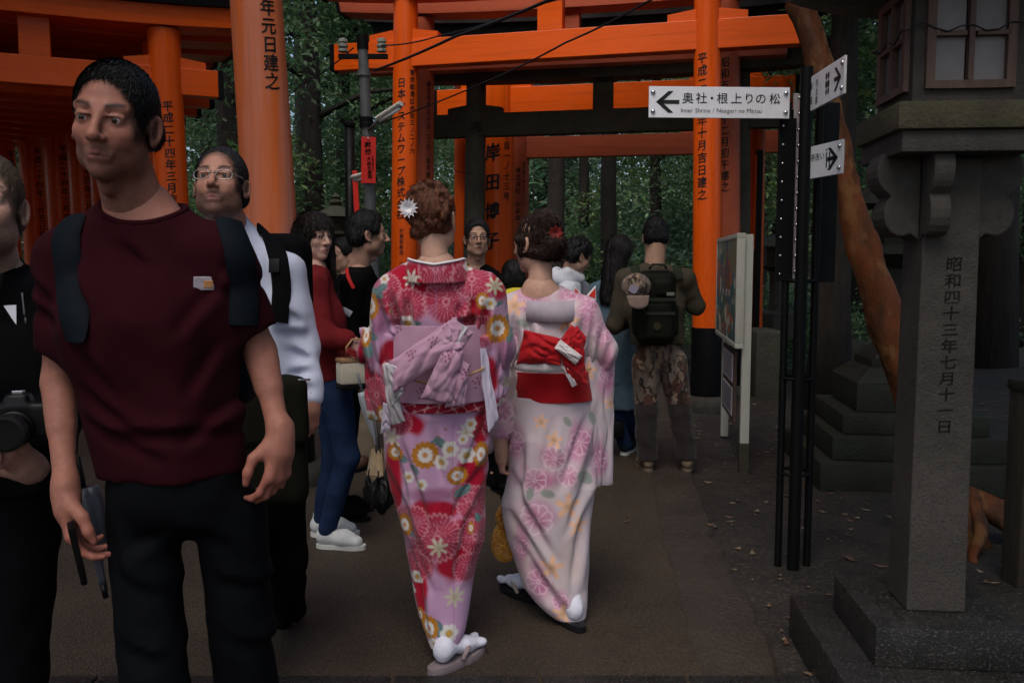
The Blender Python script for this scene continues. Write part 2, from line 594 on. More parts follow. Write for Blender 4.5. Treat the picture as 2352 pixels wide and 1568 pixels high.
M_SIGN = mat('white_sign_board', (0.74, 0.75, 0.80), 0.35, 0.06, 4, 0.02, 30)
M_CHROME = mat('bolt_metal', (0.62, 0.63, 0.66), 0.25, 0, metal=1.0, bump=0)
M_WHITEWOOD = mat('white_painted_wood', (0.47, 0.47, 0.42), 0.6, 0.22, 5, 0.15, 25, col2=(0.22, 0.2, 0.14), c2amt=0.5, c2scale=5)
M_REDPLATE = mat('red_enamel', (0.72, 0.02, 0.012), 0.4, 0.08, 3, 0.02)
M_TUBE = mat('white_lamp_housing', (0.74, 0.73, 0.68), 0.4, 0.15, 5, 0.02, col2=(0.5, 0.45, 0.35), c2amt=0.5, c2scale=6)
M_CABLE = mat('black_cable', (0.008, 0.008, 0.009), 0.5, 0, bump=0)

# ------------------------------------------------------------------ ground
M_DIRT = mat('damp_soil', (0.021, 0.017, 0.0135), 0.75, 0.45, 3.0, 0.9, 14, col2=(0.011, 0.009, 0.0075), c2amt=0.85, c2scale=1.6, speck=(0.06, 0.046, 0.034), speck_scale=70)
M_PATH = mat('wet_brown_asphalt', (0.060, 0.042, 0.0275), 0.6, 0.45, 48, 1.0, 110, col2=(0.027, 0.0185, 0.0125), c2amt=0.85, c2scale=1.6, speck=(0.15, 0.10, 0.058), speck_scale=120)
M_KERB = mat('worn_concrete_edge', (0.044, 0.032, 0.0235), 0.6, 0.35, 5, 0.7, 40, col2=(0.016, 0.012, 0.009), c2amt=0.7, c2scale=2.5, speck=(0.08, 0.065, 0.055), speck_scale=150)

def ground_sheet():
    xs = np.concatenate([np.linspace(-140, -14, 12), np.linspace(-12, 14, 120), np.linspace(16, 140, 12)])
    ys = np.concatenate([np.linspace(-60, -2, 8), np.linspace(-1, 24, 120), np.linspace(26, 200, 16)])
    X, Y = np.meshgrid(xs, ys, indexing='ij')
    n1 = vnoise(X * 1.3 + 9, Y * 1.3 + 4, X * 0) - 0.5
    n2 = vnoise(X * 4 + 3, Y * 4 + 8, X * 0) - 0.5
    edge = 0.62 + (Y - 2) * 0.105
    on_path = 1 / (1 + np.exp((X - edge - 0.35) * 9))
    Z = (0.05 * n1 + 0.02 * n2) * (1 - on_path) - 0.012 - 0.02 * on_path
    far = np.clip((Y - 14) / 40, 0, 1) + np.clip((X - 7) / 30, 0, 1)
    Z = Z + far * far * 3.0
    V = np.stack([X, Y, Z], -1).reshape(-1, 3)
    nx, ny = len(xs), len(ys)
    i, j = np.meshgrid(np.arange(nx - 1), np.arange(ny - 1), indexing='ij')
    a = (i * ny + j).ravel()
    F = np.stack([a, a + ny, a + ny + 1, a + 1], 1)
    return mesh_obj('ground', V, F, M_DIRT), V
ground, _gv = ground_sheet()
tag(ground, kind='structure')
def gz(x, y):
    i = np.argmin((_gv[:, 0] - x) ** 2 + (_gv[:, 1] - y) ** 2)
    return float(_gv[i, 2])

# right edge of the path, from near to far
EDGE_PX = [(1860, 1700), (1800, 1568), (1725, 1400), (1668, 1285), (1640, 1230), (1612, 1150), (1588, 1085), (1560, 1000), (1545, 940), (1525, 870), (1505, 800)]
EDGE = [gnd(u, v) for u, v in EDGE_PX]
def path_mesh():
    pts = []
    for a, b in zip(EDGE[:-1], EDGE[1:]):
        n = max(4, int(np.linalg.norm(b - a) / 0.05))
        for k in range(n):
            pts.append(a + (b - a) * k / n)
    pts.append(EDGE[-1])
    rr = np.random.RandomState(3)
    outer, inner = [], []
    ph = 0
    for i, p in enumerate(pts):
        d = unit(pts[min(i + 1, len(pts) - 1)] - pts[max(i - 1, 0)])
        nrm = np.array([d[1], -d[0], 0])
        wob = 0.05 * (vnoise(np.array([p[1] * 2.3]), np.array([1.5]), np.array([0.]))[0] - 0.5) + 0.05 * (vnoise(np.array([p[1] * 9]), np.array([7.5]), np.array([0.]))[0] - .5)
        outer.append(p + nrm * wob)
        inner.append(p - nrm * (0.27 + wob * 0.4))
    return outer, inner
outer, inner = path_mesh()
V, F = [], []
for p in inner:
    V += [(-9.0, p[1], 0.0), (p[0] * 0.5 - 4.5 * 0.5, p[1], 0.0), (p[0], p[1], 0.0)]
for i in range(len(inner) - 1):
    for k in (0, 1):
        a = i * 3 + k
        F.append((a, a + 1, a + 4, a + 3))
b = len(V)
V += [(-9, -30, 0), (2.0, -30, 0)]
F.append((b, b + 1, 2, 1)); F.append((b, 1, 0))
o = mesh_obj('path', V, F, M_PATH, smooth=False)
tag(o, kind='structure')
V, F = [], []
for p, q in zip(inner, outer):
    V += [(p[0] + 0.001, p[1], -0.001), (p[0] + 0.012, p[1], 0.006), (q[0] - 0.02, q[1], 0.004), (q[0], q[1], -0.012), (q[0] + 0.012, q[1], -0.07)]
for i in range(len(inner) - 1):
    for k in range(4):
        a = i * 5 + k
        F.append((a, a + 1, a + 6, a + 5))
o = mesh_obj('path_edge', V, F, M_KERB, smooth=True)
tag(o, kind='structure')
# dark drain slab crossing the path at the very bottom of the view
d0, d1 = gnd(1176, 1556), gnd(1176, 1640)
mb = MB()
for k in range(9):
    x0 = -3.4 + k * 0.5
    mb.box((x0 + 0.245, (d0[1] + d1[1]) / 2, 0.003), (0.485, d0[1] - d1[1], 0.012), bev=0.003)
o = mb.build('drain_cover', M_GRANITE_B)
tag(o, kind='structure')

# ------------------------------------------------------------------ torii gates
def torii(L, R, r0, r1, lean, zt, nuki, kas, mats, label, group, sleeve=(0.1, 0.75), strut=(0.25, 0.16), texts=(), end_black=True,
          stone=False, wedge=True, base_r=None):
    """L, R: ground points of the two pillars; nuki = (z0, z1, depth, overhang left, right); kas = (overhang, rise, lintel h, roof h, depth)"""
    L, R = np.array(L, float), np.array(R, float)
    mid, dv = (L + R) / 2, R - L
    half = np.linalg.norm(dv) / 2
    ang = math.atan2(dv[1], dv[0])
    root = empty('stone_torii_gate' if stone else 'torii_gate', (mid[0], mid[1], 0), ang, label, 'torii gate', group)
    m_p, m_n, m_k, m_r = mats
    def axis(side, z):
        return side * (half - lean * z / zt)
    def rad(z):
        return r0 + (r1 - r0) * z / zt
    z0, z1, dep, ovl, ovr = nuki
    for side in (-1, 1):
        mb = MB()
        seg, rings = 44, 7
        Vv = []
        for i in range(rings):
            z = zt * i / (rings - 1)
            for k in range(seg):
                a = 2 * PI * k / seg
                Vv.append((axis(side, z) + rad(z) * math.cos(a), rad(z) * math.sin(a), z))
        mb.add(Vv, [(i * seg + k, i * seg + (k + 1) % seg, (i + 1) * seg + (k + 1) % seg, (i + 1) * seg + k) for i in range(rings - 1) for k in range(seg)])
        p = mb.build('pillar', m_p, root, smooth=True)
        if sleeve:
            sl = MB()
            zc = sleeve[0]
            x0 = axis(side, zc)
            sl.lathe([(r0 + 0.016, zc), (r0 + 0.018, zc + 0.02), (r0 + 0.012, sleeve[1] - 0.02), (r0 + 0.010, sleeve[1])], (x0 - side * 0.004, 0, 0), 40)
            sl.build('base_sleeve', M_BLACK, p, smooth=True, auto=40)
        br = base_r or r0 * 1.55
        mb = MB()
        mb.lathe([(br * 1.02, -0.05), (br * 1.04, 0.03), (br, 0.09), (br * 0.86, 0.13), (r0 + 0.005, 0.135)], (axis(side, 0), 0, 0), 36)
        mb.build('base_stone', M_GRANITE if not stone else m_p, p, smooth=True, auto=50)
        if wedge:
            for ws in (-1, 1):
                wx = axis(side, z1) + ws * rad(z1) * 0.8
                w = MB()
                hh = (z1 - z0) * 0.32
                L_ = 0.27 * (zt / 4.1)
                P = []
                for (xa, za) in ((0, 0), (L_, 0), (L_, hh * 0.75), (0, hh * 1.2)):
                    P.append((wx + ws * xa, z1 + za + 0.002))
                w.prism(P if ws > 0 else P[::-1], -dep * 0.42, dep * 0.42)
                w.build('wedge', m_n, root)
        for (sd, s, off, zs, cw, chh, bold, br_, ps) in texts:
            if sd != side: continue
            cdir = np.array([0, 0]) - (L if side < 0 else R)
            phc = math.atan2(cdir[1], cdir[0]) - ang
            VV, FF = [], []
            z = zs
            for ch in s:
                if ch != ' ':
                    P, Fc = glyph2d(ch, cw, chh, bold, br_)
                    if len(P):
                        P, Fc = wrap_cut(P, Fc, np.arange(-0.4, 0.41, 0.2) * cw)
                        zz = z + P[:, 1]
                        rr_ = r0 + (r1 - r0) * zz / zt + 0.0025
                        phi = phc + math.asin(max(-0.98, min(0.98, off))) + P[:, 0] / rr_
                        xx = side * (half - lean * zz / zt) + rr_ * np.cos(phi)
                        b = len(VV)
                        VV += list(zip(xx, rr_ * np.sin(phi), zz))
                        FF += [[i + b for i in f] for f in Fc]
                z -= ps
            mesh_obj('inscription', VV, FF, M_INK, p, smooth=False)
    # tie beam
    mb = MB()
    xl, xr = -half - ovl, half + ovr
    mb.box(((xl + xr) / 2, 0, (z0 + z1) / 2), (xr - xl, dep, z1 - z0), bev=0.006)
    nb = mb.build('tie_beam', m_n, root)
    if end_black:
        for xe, sgn in ((xl, -1), (xr, 1)):
            e = MB()
            e.box((xe + sgn * 0.004, 0, (z0 + z1) / 2), (0.05, dep + 0.008, z1 - z0 + 0.008), bev=0.003)
            e.build('end_cap', M_BLACK, nb)
    if strut:
        mb = MB()
        mb.box(((xl + xr) / 2 * 0.3, 0, (z1 + zt) / 2), (strut[0], strut[1], zt - z1), bev=0.004)
        mb.build('strut', m_n, root)
    # lintel (shimaki) and roof beam (kasagi), both rising towards their ends
    ov, rise, lh, rh, kd = kas
    def sweep(ext, zb, h0, h1, d0, d1, flare=0.0, ridge=0.0):
        n = 25
        Vv = []
        for i in range(n):
            t = -1 + 2 * i / (n - 1)
            x = t * ext
            zz = zb + rise * abs(t) ** 2.6
            hh = h1
            sk = flare * t
            if ridge:
                ring = [(x, -d0, zz), (x, d0, zz), (x + sk, d1, zz + hh), (x + sk, 0, zz + hh + ridge), (x + sk, -d1, zz + hh)]
            else:
                ring = [(x, -d0, zz), (x, d0, zz), (x + sk, d1, zz + hh), (x + sk, -d1, zz + hh)]
            Vv += ring
        m = 5 if ridge else 4
        Ff = [(i * m + k, (i + 1) * m + k, (i + 1) * m + (k + 1) % m, i * m + (k + 1) % m) for i in range(n - 1) for k in range(m)]
        Ff += [tuple(range(m)), tuple(range((n - 1) * m + m - 1, (n - 1) * m - 1, -1))]
        return Vv, Ff
    Vv, Ff = sweep(half + ov, zt, 0, lh, kd * 0.40, kd * 0.44, 0.05)
    o = mesh_obj('lintel', Vv, Ff, m_k, root, smooth=False)
    if end_black:
        for sgn in (-1, 1):
            e = MB()
            xe = sgn * (half + ov)
            e.hexa([(xe - 0.02, -kd * 0.42, zt + rise - 0.012), (xe + 0.02, -kd * 0.42, zt + rise - 0.008), (xe + 0.02, kd * 0.42, zt + rise - 0.008), (xe - 0.02, kd * 0.42, zt + rise - 0.012),
                    (xe - 0.02 + sgn * 0.05, -kd * 0.46, zt + rise + lh), (xe + 0.02 + sgn * 0.05, -kd * 0.46, zt + rise + lh), (xe + 0.02 + sgn * 0.05, kd * 0.46, zt + rise + lh), (xe - 0.02 + sgn * 0.05, kd * 0.46, zt + rise + lh)])
            e.build('end_cap', M_BLACK, o)
    Vv, Ff = sweep(half + ov + 0.12, zt + lh + 0.003, 0, rh, kd * 0.55, kd * 0.66, 0.08, rh * 0.5)
    mesh_obj('roof_beam', Vv, Ff, m_r, root, smooth=False)
    return root

VM = (M_VERM, M_VERM_H, M_VERM_H, M_BLACK)
FM = (M_FADED, M_FADED_H, M_FADED_H, M_ROOF)
GR = 'torii gates along the shrine path'
T2 = torii((-1.168, 9.27), (1.925, 8.5), 0.146, 0.125, 0.075, 4.10, (3.44, 3.71, 0.16, 0.72, 0.80), (0.88, 0.12, 0.22, 0.16, 0.36), VM,
           'bright vermilion gate with the company name in black down its left pillar', GR, sleeve=(0.13, 0.80),
           texts=[(-1, '日本システムワープ株式会社', -0.30, 3.27, 0.092, 0.102, 0.024, 0.12, 0.1115),
                  (-1, '代表取締役 小', -0.22, 1.76, 0.046, 0.050, 0.018, 0.12, 0.056),
                  (-1, '東京都港区赤坂三ノ二ノ六', 0.55, 3.375, 0.064, 0.064, 0.018, 0.12, 0.072),
                  (1, '平成二十一年十月吉日建之', -0.37, 3.35, 0.100, 0.104, 0.024, 0.12, 0.116)])
T3 = torii((-1.067, 9.97), (2.30, 9.27), 0.15, 0.13, 0.075, 4.12, (3.54, 3.80, 0.16, 0.6, 0.55), (0.85, 0.10, 0.26, 0.16, 0.36), FM,
           'faded vermilion gate close behind the bright one, its tie beam end just showing', GR, sleeve=(0.13, 0.80),
           texts=[(1, '昭和五十年十二月初午建之', -0.15, 3.48, 0.10, 0.104, 0.024, 0.12, 0.115),
                  (-1, '横浜市西区平沼二丁目八番地建立奉納', 0.55, 3.40, 0.06, 0.07, 0.018, 0.12, 0.076),
                  (-1, '工藤商店', 0.55, 2.02, 0.14, 0.15, 0.03, 0.12, 0.2)])
SM = (M_STONE_D, M_STONE_D, M_STONE_D, M_STONE_D)
T4 = torii((-0.475, 10.4), (2.55, 9.75), 0.135, 0.115, 0.06, 3.50, (2.90, 3.16, 0.15, 0.52, 0.50), (0.75, 0.05, 0.17, 0.08, 0.3), SM,
           'dark mossy stone gate standing between the vermilion ones', GR, sleeve=None, stone=True, end_black=False, strut=(0.22, 0.15),
           texts=[(-1, '奉', 0.0, 2.98, 0.16, 0.17, 0.02, 0.1, 0.3)])
T5 = torii((-0.22, 11.25), (2.62, 10.65), 0.235, 0.215, 0.04, 4.22, (3.22, 3.62, 0.2, 0.75, 0.75), (1.5, 0.12, 0.13, 0.20, 0.5), (M_VERM, M_VERM_H, M_BLACK, M_ROOF),
           'wide vermilion gate with large name characters and a black roofed lintel', GR, sleeve=(0.13, 0.6), strut=None,
           texts=[(-1, '岸田博子', -0.24, 2.81, 0.20, 0.225, 0.04, 0.12, 0.365),
                  (-1, '二丁目一ノ十三号', 0.57, 3.15, 0.10, 0.108, 0.022, 0.12, 0.126)])
T6 = torii((0.07, 12.7), (2.72, 12.2), 0.165, 0.15, 0.03, 3.55, (2.93, 3.22, 0.16, 0.5, 0.95), (0.6, 0.08, 0.18, 0.14, 0.34), (M_FADED, M_FADED_H, M_BLACK, M_BLACK),
           'pinkish worn gate farthest along the path, framing the wood beyond', GR, sleeve=(0.13, 0.6), strut=None,
           texts=[(-1, '株式会社 田島順二', -0.02, 2.75, 0.078, 0.082, 0.02, 0.12, 0.096),
                  (-1, '東京都千代田区大手町二ノ二ノ一', 0.5, 2.84, 0.05, 0.052, 0.014, 0.12, 0.062)])
T7 = torii((-0.70, 11.9), (3.1, 11.1), 0.10, 0.095, 0.03, 4.3, (3.25, 3.55, 0.12, 0.35, 0.3), (0.4, 0.05, 0.1, 0.08, 0.24), (M_VERM, M_VERM_H, M_BLACK, M_BLACK),
           'slim vermilion gate behind the big name gate, one thin pillar left of the stone leg', GR, sleeve=(0.1, 0.5), strut=None)
# near left: one weathered pillar is in view
tT0 = 3.42
T0 = torii((-4.05, 4.35), (-1.475, 5.6), 0.176, 0.150, 0.165, 4.2, (3.5, 3.75, 0.16, 0.6, 0.6), (0.8, 0.1, 0.2, 0.15, 0.34), (M_WEATHER, M_WEATHER, M_WEATHER, M_BLACK),
           'weathered orange gate on the left, its thick streaked pillar leaning inward', GR, sleeve=(0.13, 0.75),
           texts=[(1, '平成十年元日建之', 0.42, 3.29, 0.102, 0.104, 0.024, 0.12, 0.11)])

GL = 'gates of the dark corridor on the left'
labs = ['first gate of the dark left corridor, dated in black on its orange pillar', 'second gate of the left corridor, directly behind the dated one',
        'third gate of the left corridor, in shade', 'fourth gate of the left corridor, in deep shade', 'fifth gate of the left corridor, in deep shade',
        'sixth gate of the left corridor, nearly dark', 'seventh gate of the left corridor, nearly dark', 'eighth gate of the left corridor, nearly dark',
        'ninth gate of the left corridor, nearly dark', 'tenth gate of the left corridor, nearly dark', 'eleventh gate of the left corridor, nearly dark', 'last visible gate at the dark end of the left corridor']
Lp, Rp = np.array([-5.11, 7.27]), np.array([-3.11, 8.13])
T1 = torii(Lp, Rp, 0.152, 0.142, 0.055, 3.52, (2.95, 3.19, 0.14, 0.42, 0.42), (0.75, 0.06, 0.17, 0.28, 0.42), VM, labs[0], GL, sleeve=(0.13, 0.7), strut=(0.24, 0.14),
           texts=[(1, '平成二十四年三月吉日建之', 0.03, 2.83, 0.095, 0.096, 0.024, 0.12, 0.104),
                  (-1, '京都市伏見区深草薮之内町', 0.15, 2.7, 0.11, 0.12, 0.022, 0.12, 0.158)])
ang = math.atan2(Rp[1] - Lp[1], Rp[0] - Lp[0])
c = (Lp + Rp) / 2
for k in range(1, 12):
    ang += math.radians(4.6)
    c = c + 0.46 * np.array([-math.sin(ang), math.cos(ang)])
    g = copy_tree(T1)
    g.location = (c[0], c[1], 0)
    g.rotation_euler = (0, 0, ang)
    g['label'] = labs[k]

# ------------------------------------------------------------------ utility pole, plaque, lamps, cables
PY = 7.6
ptop, pbot = at(832, 82, PY), at(864, 760, PY)
pdir = unit(pbot - ptop)
base = ptop + pdir * (ptop[2] / -pdir[2])
root = empty('utility_pole', (base[0], base[1], 0), 0, 'thin grey steel pole with insulators carrying cables past the gates', 'utility pole')
tl = ptop - np.array([base[0], base[1], 0])
def pl(t):
    return tl * t
MB().tube([pl(0), pl(0.4), pl(0.97)], [0.055, 0.052, 0.044], 20).build('pole', M_STEEL, root, smooth=True, auto=40)
MB().tube([pl(0.965), pl(1.0)], [0.05, 0.05], 20).build('pole_cap', M_BLACK, root, smooth=True, auto=40)
for t in (0.905, 0.79, 0.775):
    MB().tube([pl(t) + (0, 0, -0.02), pl(t) + (0, 0, 0.02)], [0.06, 0.06], 20).build('clamp_band', M_STEEL if t > .8 else M_BLKMETAL, root, smooth=True, auto=40)
arm = MB().box(pl(0.948), (0.42, 0.04, 0.04), bev=0.004)
arm.build('cross_arm', M_BLKMETAL, root)
M_PORC = mat('porcelain', (0.30, 0.31, 0.27), 0.3, 0.1, 5, 0.0)
for dx in (-0.17, 0.16):
    mb = MB()
    q = pl(0.952)
    mb.lathe([(0.022, 0.02), (0.042, 0.025), (0.042, 0.045), (0.022, 0.055), (0.044, 0.065), (0.044, 0.085), (0.022, 0.095), (0.04, 0.105), (0.038, 0.13), (0.012, 0.14)], q + (dx, 0, 0), 16)
    mb.build('insulator', M_PORC, root, smooth=True, auto=50)
def lamp(p0, p1, label, pole_pt):
    r = empty('tube_lamp', p0, 0, label, 'lamp')
    d = np.array(p1) - np.array(p0)
    MB().tube([(0, 0, 0), d], 0.030, 14, flat=0.75).build('housing', M_TUBE, r, smooth=True, auto=40)
    MB().tube([d * 0.08 + (0, 0, -0.035), d * 0.94 + (0, 0, -0.035)], 0.014, 10).build('tube', M_SIGN, r, smooth=True)
    MB().tube([np.array(pole_pt) - p0, (0, 0, -0.02), d * 0.12 + (0, 0, -0.01)], 0.012, 8).build('bracket', M_STEEL, r, smooth=True)
lamp(at(868, 272, PY - 0.1), at(921, 238, PY - 0.25), 'white fluorescent lamp sticking up from the grey pole, beside the company pillar', at(846, 300, PY - 0.05))
lamp(at(846, 398, PY + 0.12), at(812, 407, PY + 0.3), 'small white fluorescent lamp behind the red plaque', at(848, 402, PY))
pa, pb_ = at(829, 315, PY - 0.09), at(864, 421, PY - 0.09)
cx, cz = (pa[0] + pb_[0]) / 2, (pa[2] + pb_[2]) / 2
r = empty('hanging_plaque', (cx, pa[1], cz), 0, 'red vertical plaque with black characters fixed to the grey pole', 'plaque')
w_, h_ = pb_[0] - pa[0], pa[2] - pb_[2]
MB().box((0, 0, 0), (w_, 0.012, h_), R=roty(0.02), bev=0.002).build('plate', M_REDPLATE, r)
def flat_text(s, parent, cells, size, y, material=M_INK, bold=0.015, brush=0.0, name='lettering', to3=None):
    VV, FF = [], []
    for ch, (x, z) in zip(s, cells):
        if ch == ' ': continue
        P, Fc = glyph2d(ch, size[0], size[1], bold, brush)
        b = len(VV)
        VV += [((p[0] + x, y, p[1] + z) if to3 is None else to3(p[0] + x, p[1] + z)) for p in P]
        FF += [[i + b for i in f] for f in Fc]
    return mesh_obj(name, VV, FF, material, parent, smooth=False)
flat_text('献燈', r, [(-0.002, 0.13), (-0.002, 0.07)], (0.055, 0.052), -0.008, bold=0.03, brush=.1)
flat_text('大起水産㈱', r, [(0.004, 0.012), (0.006, -0.028), (0.008, -0.066), (0.01, -0.104), (0.012, -0.14)], (0.040, 0.038), -0.008, bold=0.03, brush=.1)
flat_text('大阪市堺区北', r, [(0.038, 0.03 - .022 * k) for k in range(6)], (0.02, 0.02), -0.008, bold=0.02)
for u in (0.0, ):
    MB().tube([(0, -0.008, h_ / 2 - 0.012), (0, -0.014, h_ / 2 - 0.012)], 0.008, 10).build('bolt', M_CHROME, r, smooth=True)
def cable(pts, rad, label, sag=0.0):
    P = [np.array(p) for p in pts]
    out = []
    for a, b in zip(P[:-1], P[1:]):
        for k in range(12):
            t = k / 12
            q = a + (b - a) * t
            q[2] -= sag * 4 * t * (1 - t)
            out.append(q)
    out.append(P[-1])
    c0 = out[0].copy()
    o = MB().tube([q - c0 for q in out], rad, 8).build('power_cable', M_CABLE, None, smooth=True, loc=c0)
    tag(o, label, 'cable', 'cables strung from the grey pole')
cable([at(861, 162, PY), at(1046, 84, 6.4), at(1290, -12, 5.2), at(1700, -190, 3.8)], 0.011, 'thick black cable running from the pole clamp up over the gate', 0.01)
cable([at(871, 104, PY), at(1000, 85, 6.8), at(1240, 10, 5.6), at(1500, -90, 4.6)], 0.006, 'thin twisted cable from the right insulator up over the gate', 0.02)
cable([at(868, 285, PY), at(1100, 195, 6.3), at(1300, 98, 5.3), at(1510, -8, 4.5), at(1800, -170, 3.6)], 0.006, 'slender cable rising from the lamp across the vermilion gate', 0.01)
cable([at(812, 110, PY), at(690, 195, 9.0), at(560, 300, 12.0)], 0.006, 'thin cable leaving the left insulator towards the dark wood', 0.03)
cable([at(1010, 385, 9.9), at(1200, 415, 11.0), at(1420, 428, 11.2), at(1590, 418, 11.0)], 0.003, 'hair thin pale wire strung low across the far gate opening', 0.02)
# slim black post and red banner by the grey pole
q = gnd(800, 735)
mb = MB()
r = empty('slim_post', (at(800, 400, 8.8)[0], 8.8, 0), 0, 'slim black post left of the red plaque', 'post')
MB().tube([(0, 0, 0), (0.02, 0, at(800, 290, 8.8)[2])], 0.05, 14).build('shaft', M_BLKMETAL, r, smooth=True)
MB().lathe([(0.062, 0), (0.062, 0.03), (0.02, 0.05)], (0.02, 0, at(800, 290, 8.8)[2]), 14).build('cap', M_BLKMETAL, r, smooth=True, auto=40)
p0, p1 = at(813, 395, 8.6), at(826, 560, 8.6)
o = MB().box((0, 0, 0), (0.05, 0.03, 0.72), R=roty(-0.04), bev=0.004).build('red_banner_slat', M_REDPLATE, None, loc=((p0[0] + p1[0]) / 2, 8.6, (p0[2] + p1[2]) / 2))
tag(o, 'narrow red board hanging beside the slim black post', 'board')
# ------------------------------------------------------------------ big stone lantern on the right
def lantern():
    A = math.radians(-5)
    fl = gnd(2012, 1440, 0.0)
    zt_ = 0.27
    c0 = gnd(2012, 1440, zt_)
    root_xy = c0[:2] + (rotz(A) @ np.array([0.235, 0.235, 0]))[:2]
    r = empty('stone_lantern', (root_xy[0], root_xy[1], 0), A, 'tall granite lantern on a stepped base with a carved date down its post', 'stone lantern', 'stone lanterns')
    B = lambda c, s, m, n, par=r, bev=0.006: MB().box(c, s, bev=bev).build(n, m, par, smooth=True, auto=35)
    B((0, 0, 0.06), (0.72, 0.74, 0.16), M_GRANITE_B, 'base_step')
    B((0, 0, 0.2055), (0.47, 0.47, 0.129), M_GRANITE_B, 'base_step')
    # tapered post
    w0, w1, zb, zp = 0.093, 0.086, 0.271, 1.74
    mb = MB()
    mb.hexa([(-w0, -w0, zb), (w0, -w0, zb), (w0, w0, zb), (-w0, w0, zb), (-w1, -w1, zp), (w1, -w1, zp), (w1, w1, zp), (-w1, w1, zp)])
    post = mb.build('post', M_GRANITE, r)
    m = post.modifiers.new('edge', 'BEVEL'); m.width = 0.006; m.segments = 2
    y = lambda z: -(w0 + (w1 - w0) * (z - zb) / (zp - zb)) - 0.0012
    VV, FF = [], []
    for i, ch in enumerate('昭和四十三年七月十一日'):
        z = 1.405 - 0.0520 * i
        P, Fc = glyph2d(ch, 0.054, 0.047, 0.012, 0.08)
        b = len(VV)
        VV += [(p[0] + 0.012 - 0.001 * i, y(z + p[1]), z + p[1]) for p in P]
        FF += [[k + b for k in f] for f in Fc]
    mesh_obj('inscription', VV, FF, M_INK, post, smooth=False)
    # scalloped brackets, one pair of lobes each
    def lobes(x0):
        P = [(x0, 1.62)]
        for (cx, cz, rr, a0, a1) in ((0.075, 1.585, 0.062, 70, -62), (0.055, 1.475, 0.058, 52, -118)):
            for k in range(9):
                a = math.radians(a0 + (a1 - a0) * k / 8)
                P.append((x0 + cx + rr * math.cos(a), cz + rr * math.sin(a)))
        P.append((x0, 1.405))
        return [(x_, 1.74 + (z_ - 1.62) * 1.22) for x_, z_ in P]
    for k, a in enumerate((0, PI / 2, PI, -PI / 2)):
        P = lobes(0.088)
        mb = MB().prism(P[::-1], -0.062, 0.062)
        o = mb.build('bracket', M_GRANITE, r)
        if k == 3:
            o.rotation_euler = (0, 0, a); o.location = (-0.062, 0.0, 0)
            o.scale = (0.8, 0.5, 1)
        else:
            o.rotation_euler = (0, 0, a)
        m = o.modifiers.new('edge', 'BEVEL'); m.width = 0.006; m.segments = 2
    B((0, 0, 1.775), (0.40, 0.40, 0.064), M_GRANITE, 'under_slab')
    B((0, 0, 1.85), (0.44, 0.44, 0.084), M_MOSSTONE, 'platform', bev=0.012)
    # fire box: four corner posts, sill and head, wooden lattice window in each side
    z0, z1, hw, cp = 1.8925, 2.27, 0.163, 0.040
    for sx in (-1, 1):
        for sy in (-1, 1):
            B((sx * (hw - cp / 2), sy * (hw - cp / 2), (z0 + z1) / 2), (cp, cp, z1 - z0), M_GRANITE, 'corner_post', bev=0.004)
    for k in range(4):
        a = k * PI / 2
        Rk = rotz(a)
        for (za, zc, nm) in ((z0, z0 + 0.045, 'sill'), (z1 - 0.03, z1, 'head')):
            mb = MB().box(Rk @ np.array([0, -(hw - cp / 2) - 0.002, (za + zc) / 2]), (2 * (hw - cp) + 0.002, cp - 0.006, zc - za), R=Rk)
            mb.build(nm, M_GRANITE, r)
        zw0, zw1, ww = z0 + 0.042, z1 - 0.02, hw - cp + 0.006
        mb = MB()
        for (xc, zc, sx, sz) in ((-ww + 0.012, (zw0 + zw1) / 2, 0.026, zw1 - zw0), (ww - 0.012, (zw0 + zw1) / 2, 0.026, zw1 - zw0),
                                 (0, zw0 + 0.011, 2 * ww - 0.05, 0.024), (0, zw1 - 0.011, 2 * ww - 0.05, 0.024), (0, (zw0 + zw1) / 2, 0.016, zw1 - zw0 - 0.045),
                                 (-ww / 2 + 0.002, (zw0 + zw1) / 2 + 0.004, ww - 0.034, 0.014), (ww / 2 - 0.002, (zw0 + zw1) / 2 + 0.004, ww - 0.034, 0.014)):
            mb.box(Rk @ np.array([xc, -hw - 0.004, zc]), (sx, 0.024, sz), R=Rk)
        fr = mb.build('window_frame', M_BROWNWOOD, r)
        for sx in (-1, 1):
            for (za, zb_) in ((zw0 + 0.02, (zw0 + zw1) / 2), ((zw0 + zw1) / 2 + 0.008, zw1 - 0.02)):
                MB().box(Rk @ np.array([sx * ww / 2, -hw + 0.008, (za + zb_) / 2]), (ww - 0.024, 0.004, zb_ - za), R=Rk).build('pane', M_PAPER, fr)
    wire = []
    for k in range(41):
        t = k / 40 * 4
        s = int(t) % 4; f = t - int(t)
        a = rotz(s * PI / 2)
        p = a @ np.array([-(hw + 0.019) + 2 * (hw + 0.019) * f, -(hw + 0.019), 2.12 + 0.012 * math.sin(k * 1.7) - 0.012 * math.sin(f * PI)])
        wire.append(p)
    MB().tube(wire, 0.0025, 6).build('wire_tie', M_CABLE, r, smooth=True)
    # roof: low pyramid with upturned corners
    n = 17
    V, F = [], []
    E_ = 0.44
    def h(x, y):
        m_ = max(abs(x), abs(y))
        return 0.20 * (1 - m_) ** 1.3 + 0.10 * (abs(x) * abs(y)) ** 2.2
    for lvl in (0, 1):
        for i in range(n):
            for j in range(n):
                x, yv = -1 + 2 * i / (n - 1), -1 + 2 * j / (n - 1)
                z = 2.30 + (h(x, yv) + 0.035 if lvl else 0.075 * (abs(x) * abs(yv)) ** 2.2 - 0.05 * (1 - max(abs(x), abs(yv))))
                V.append((x * E_ * (1 if lvl else 0.97), yv * E_ * (1 if lvl else 0.97), z))
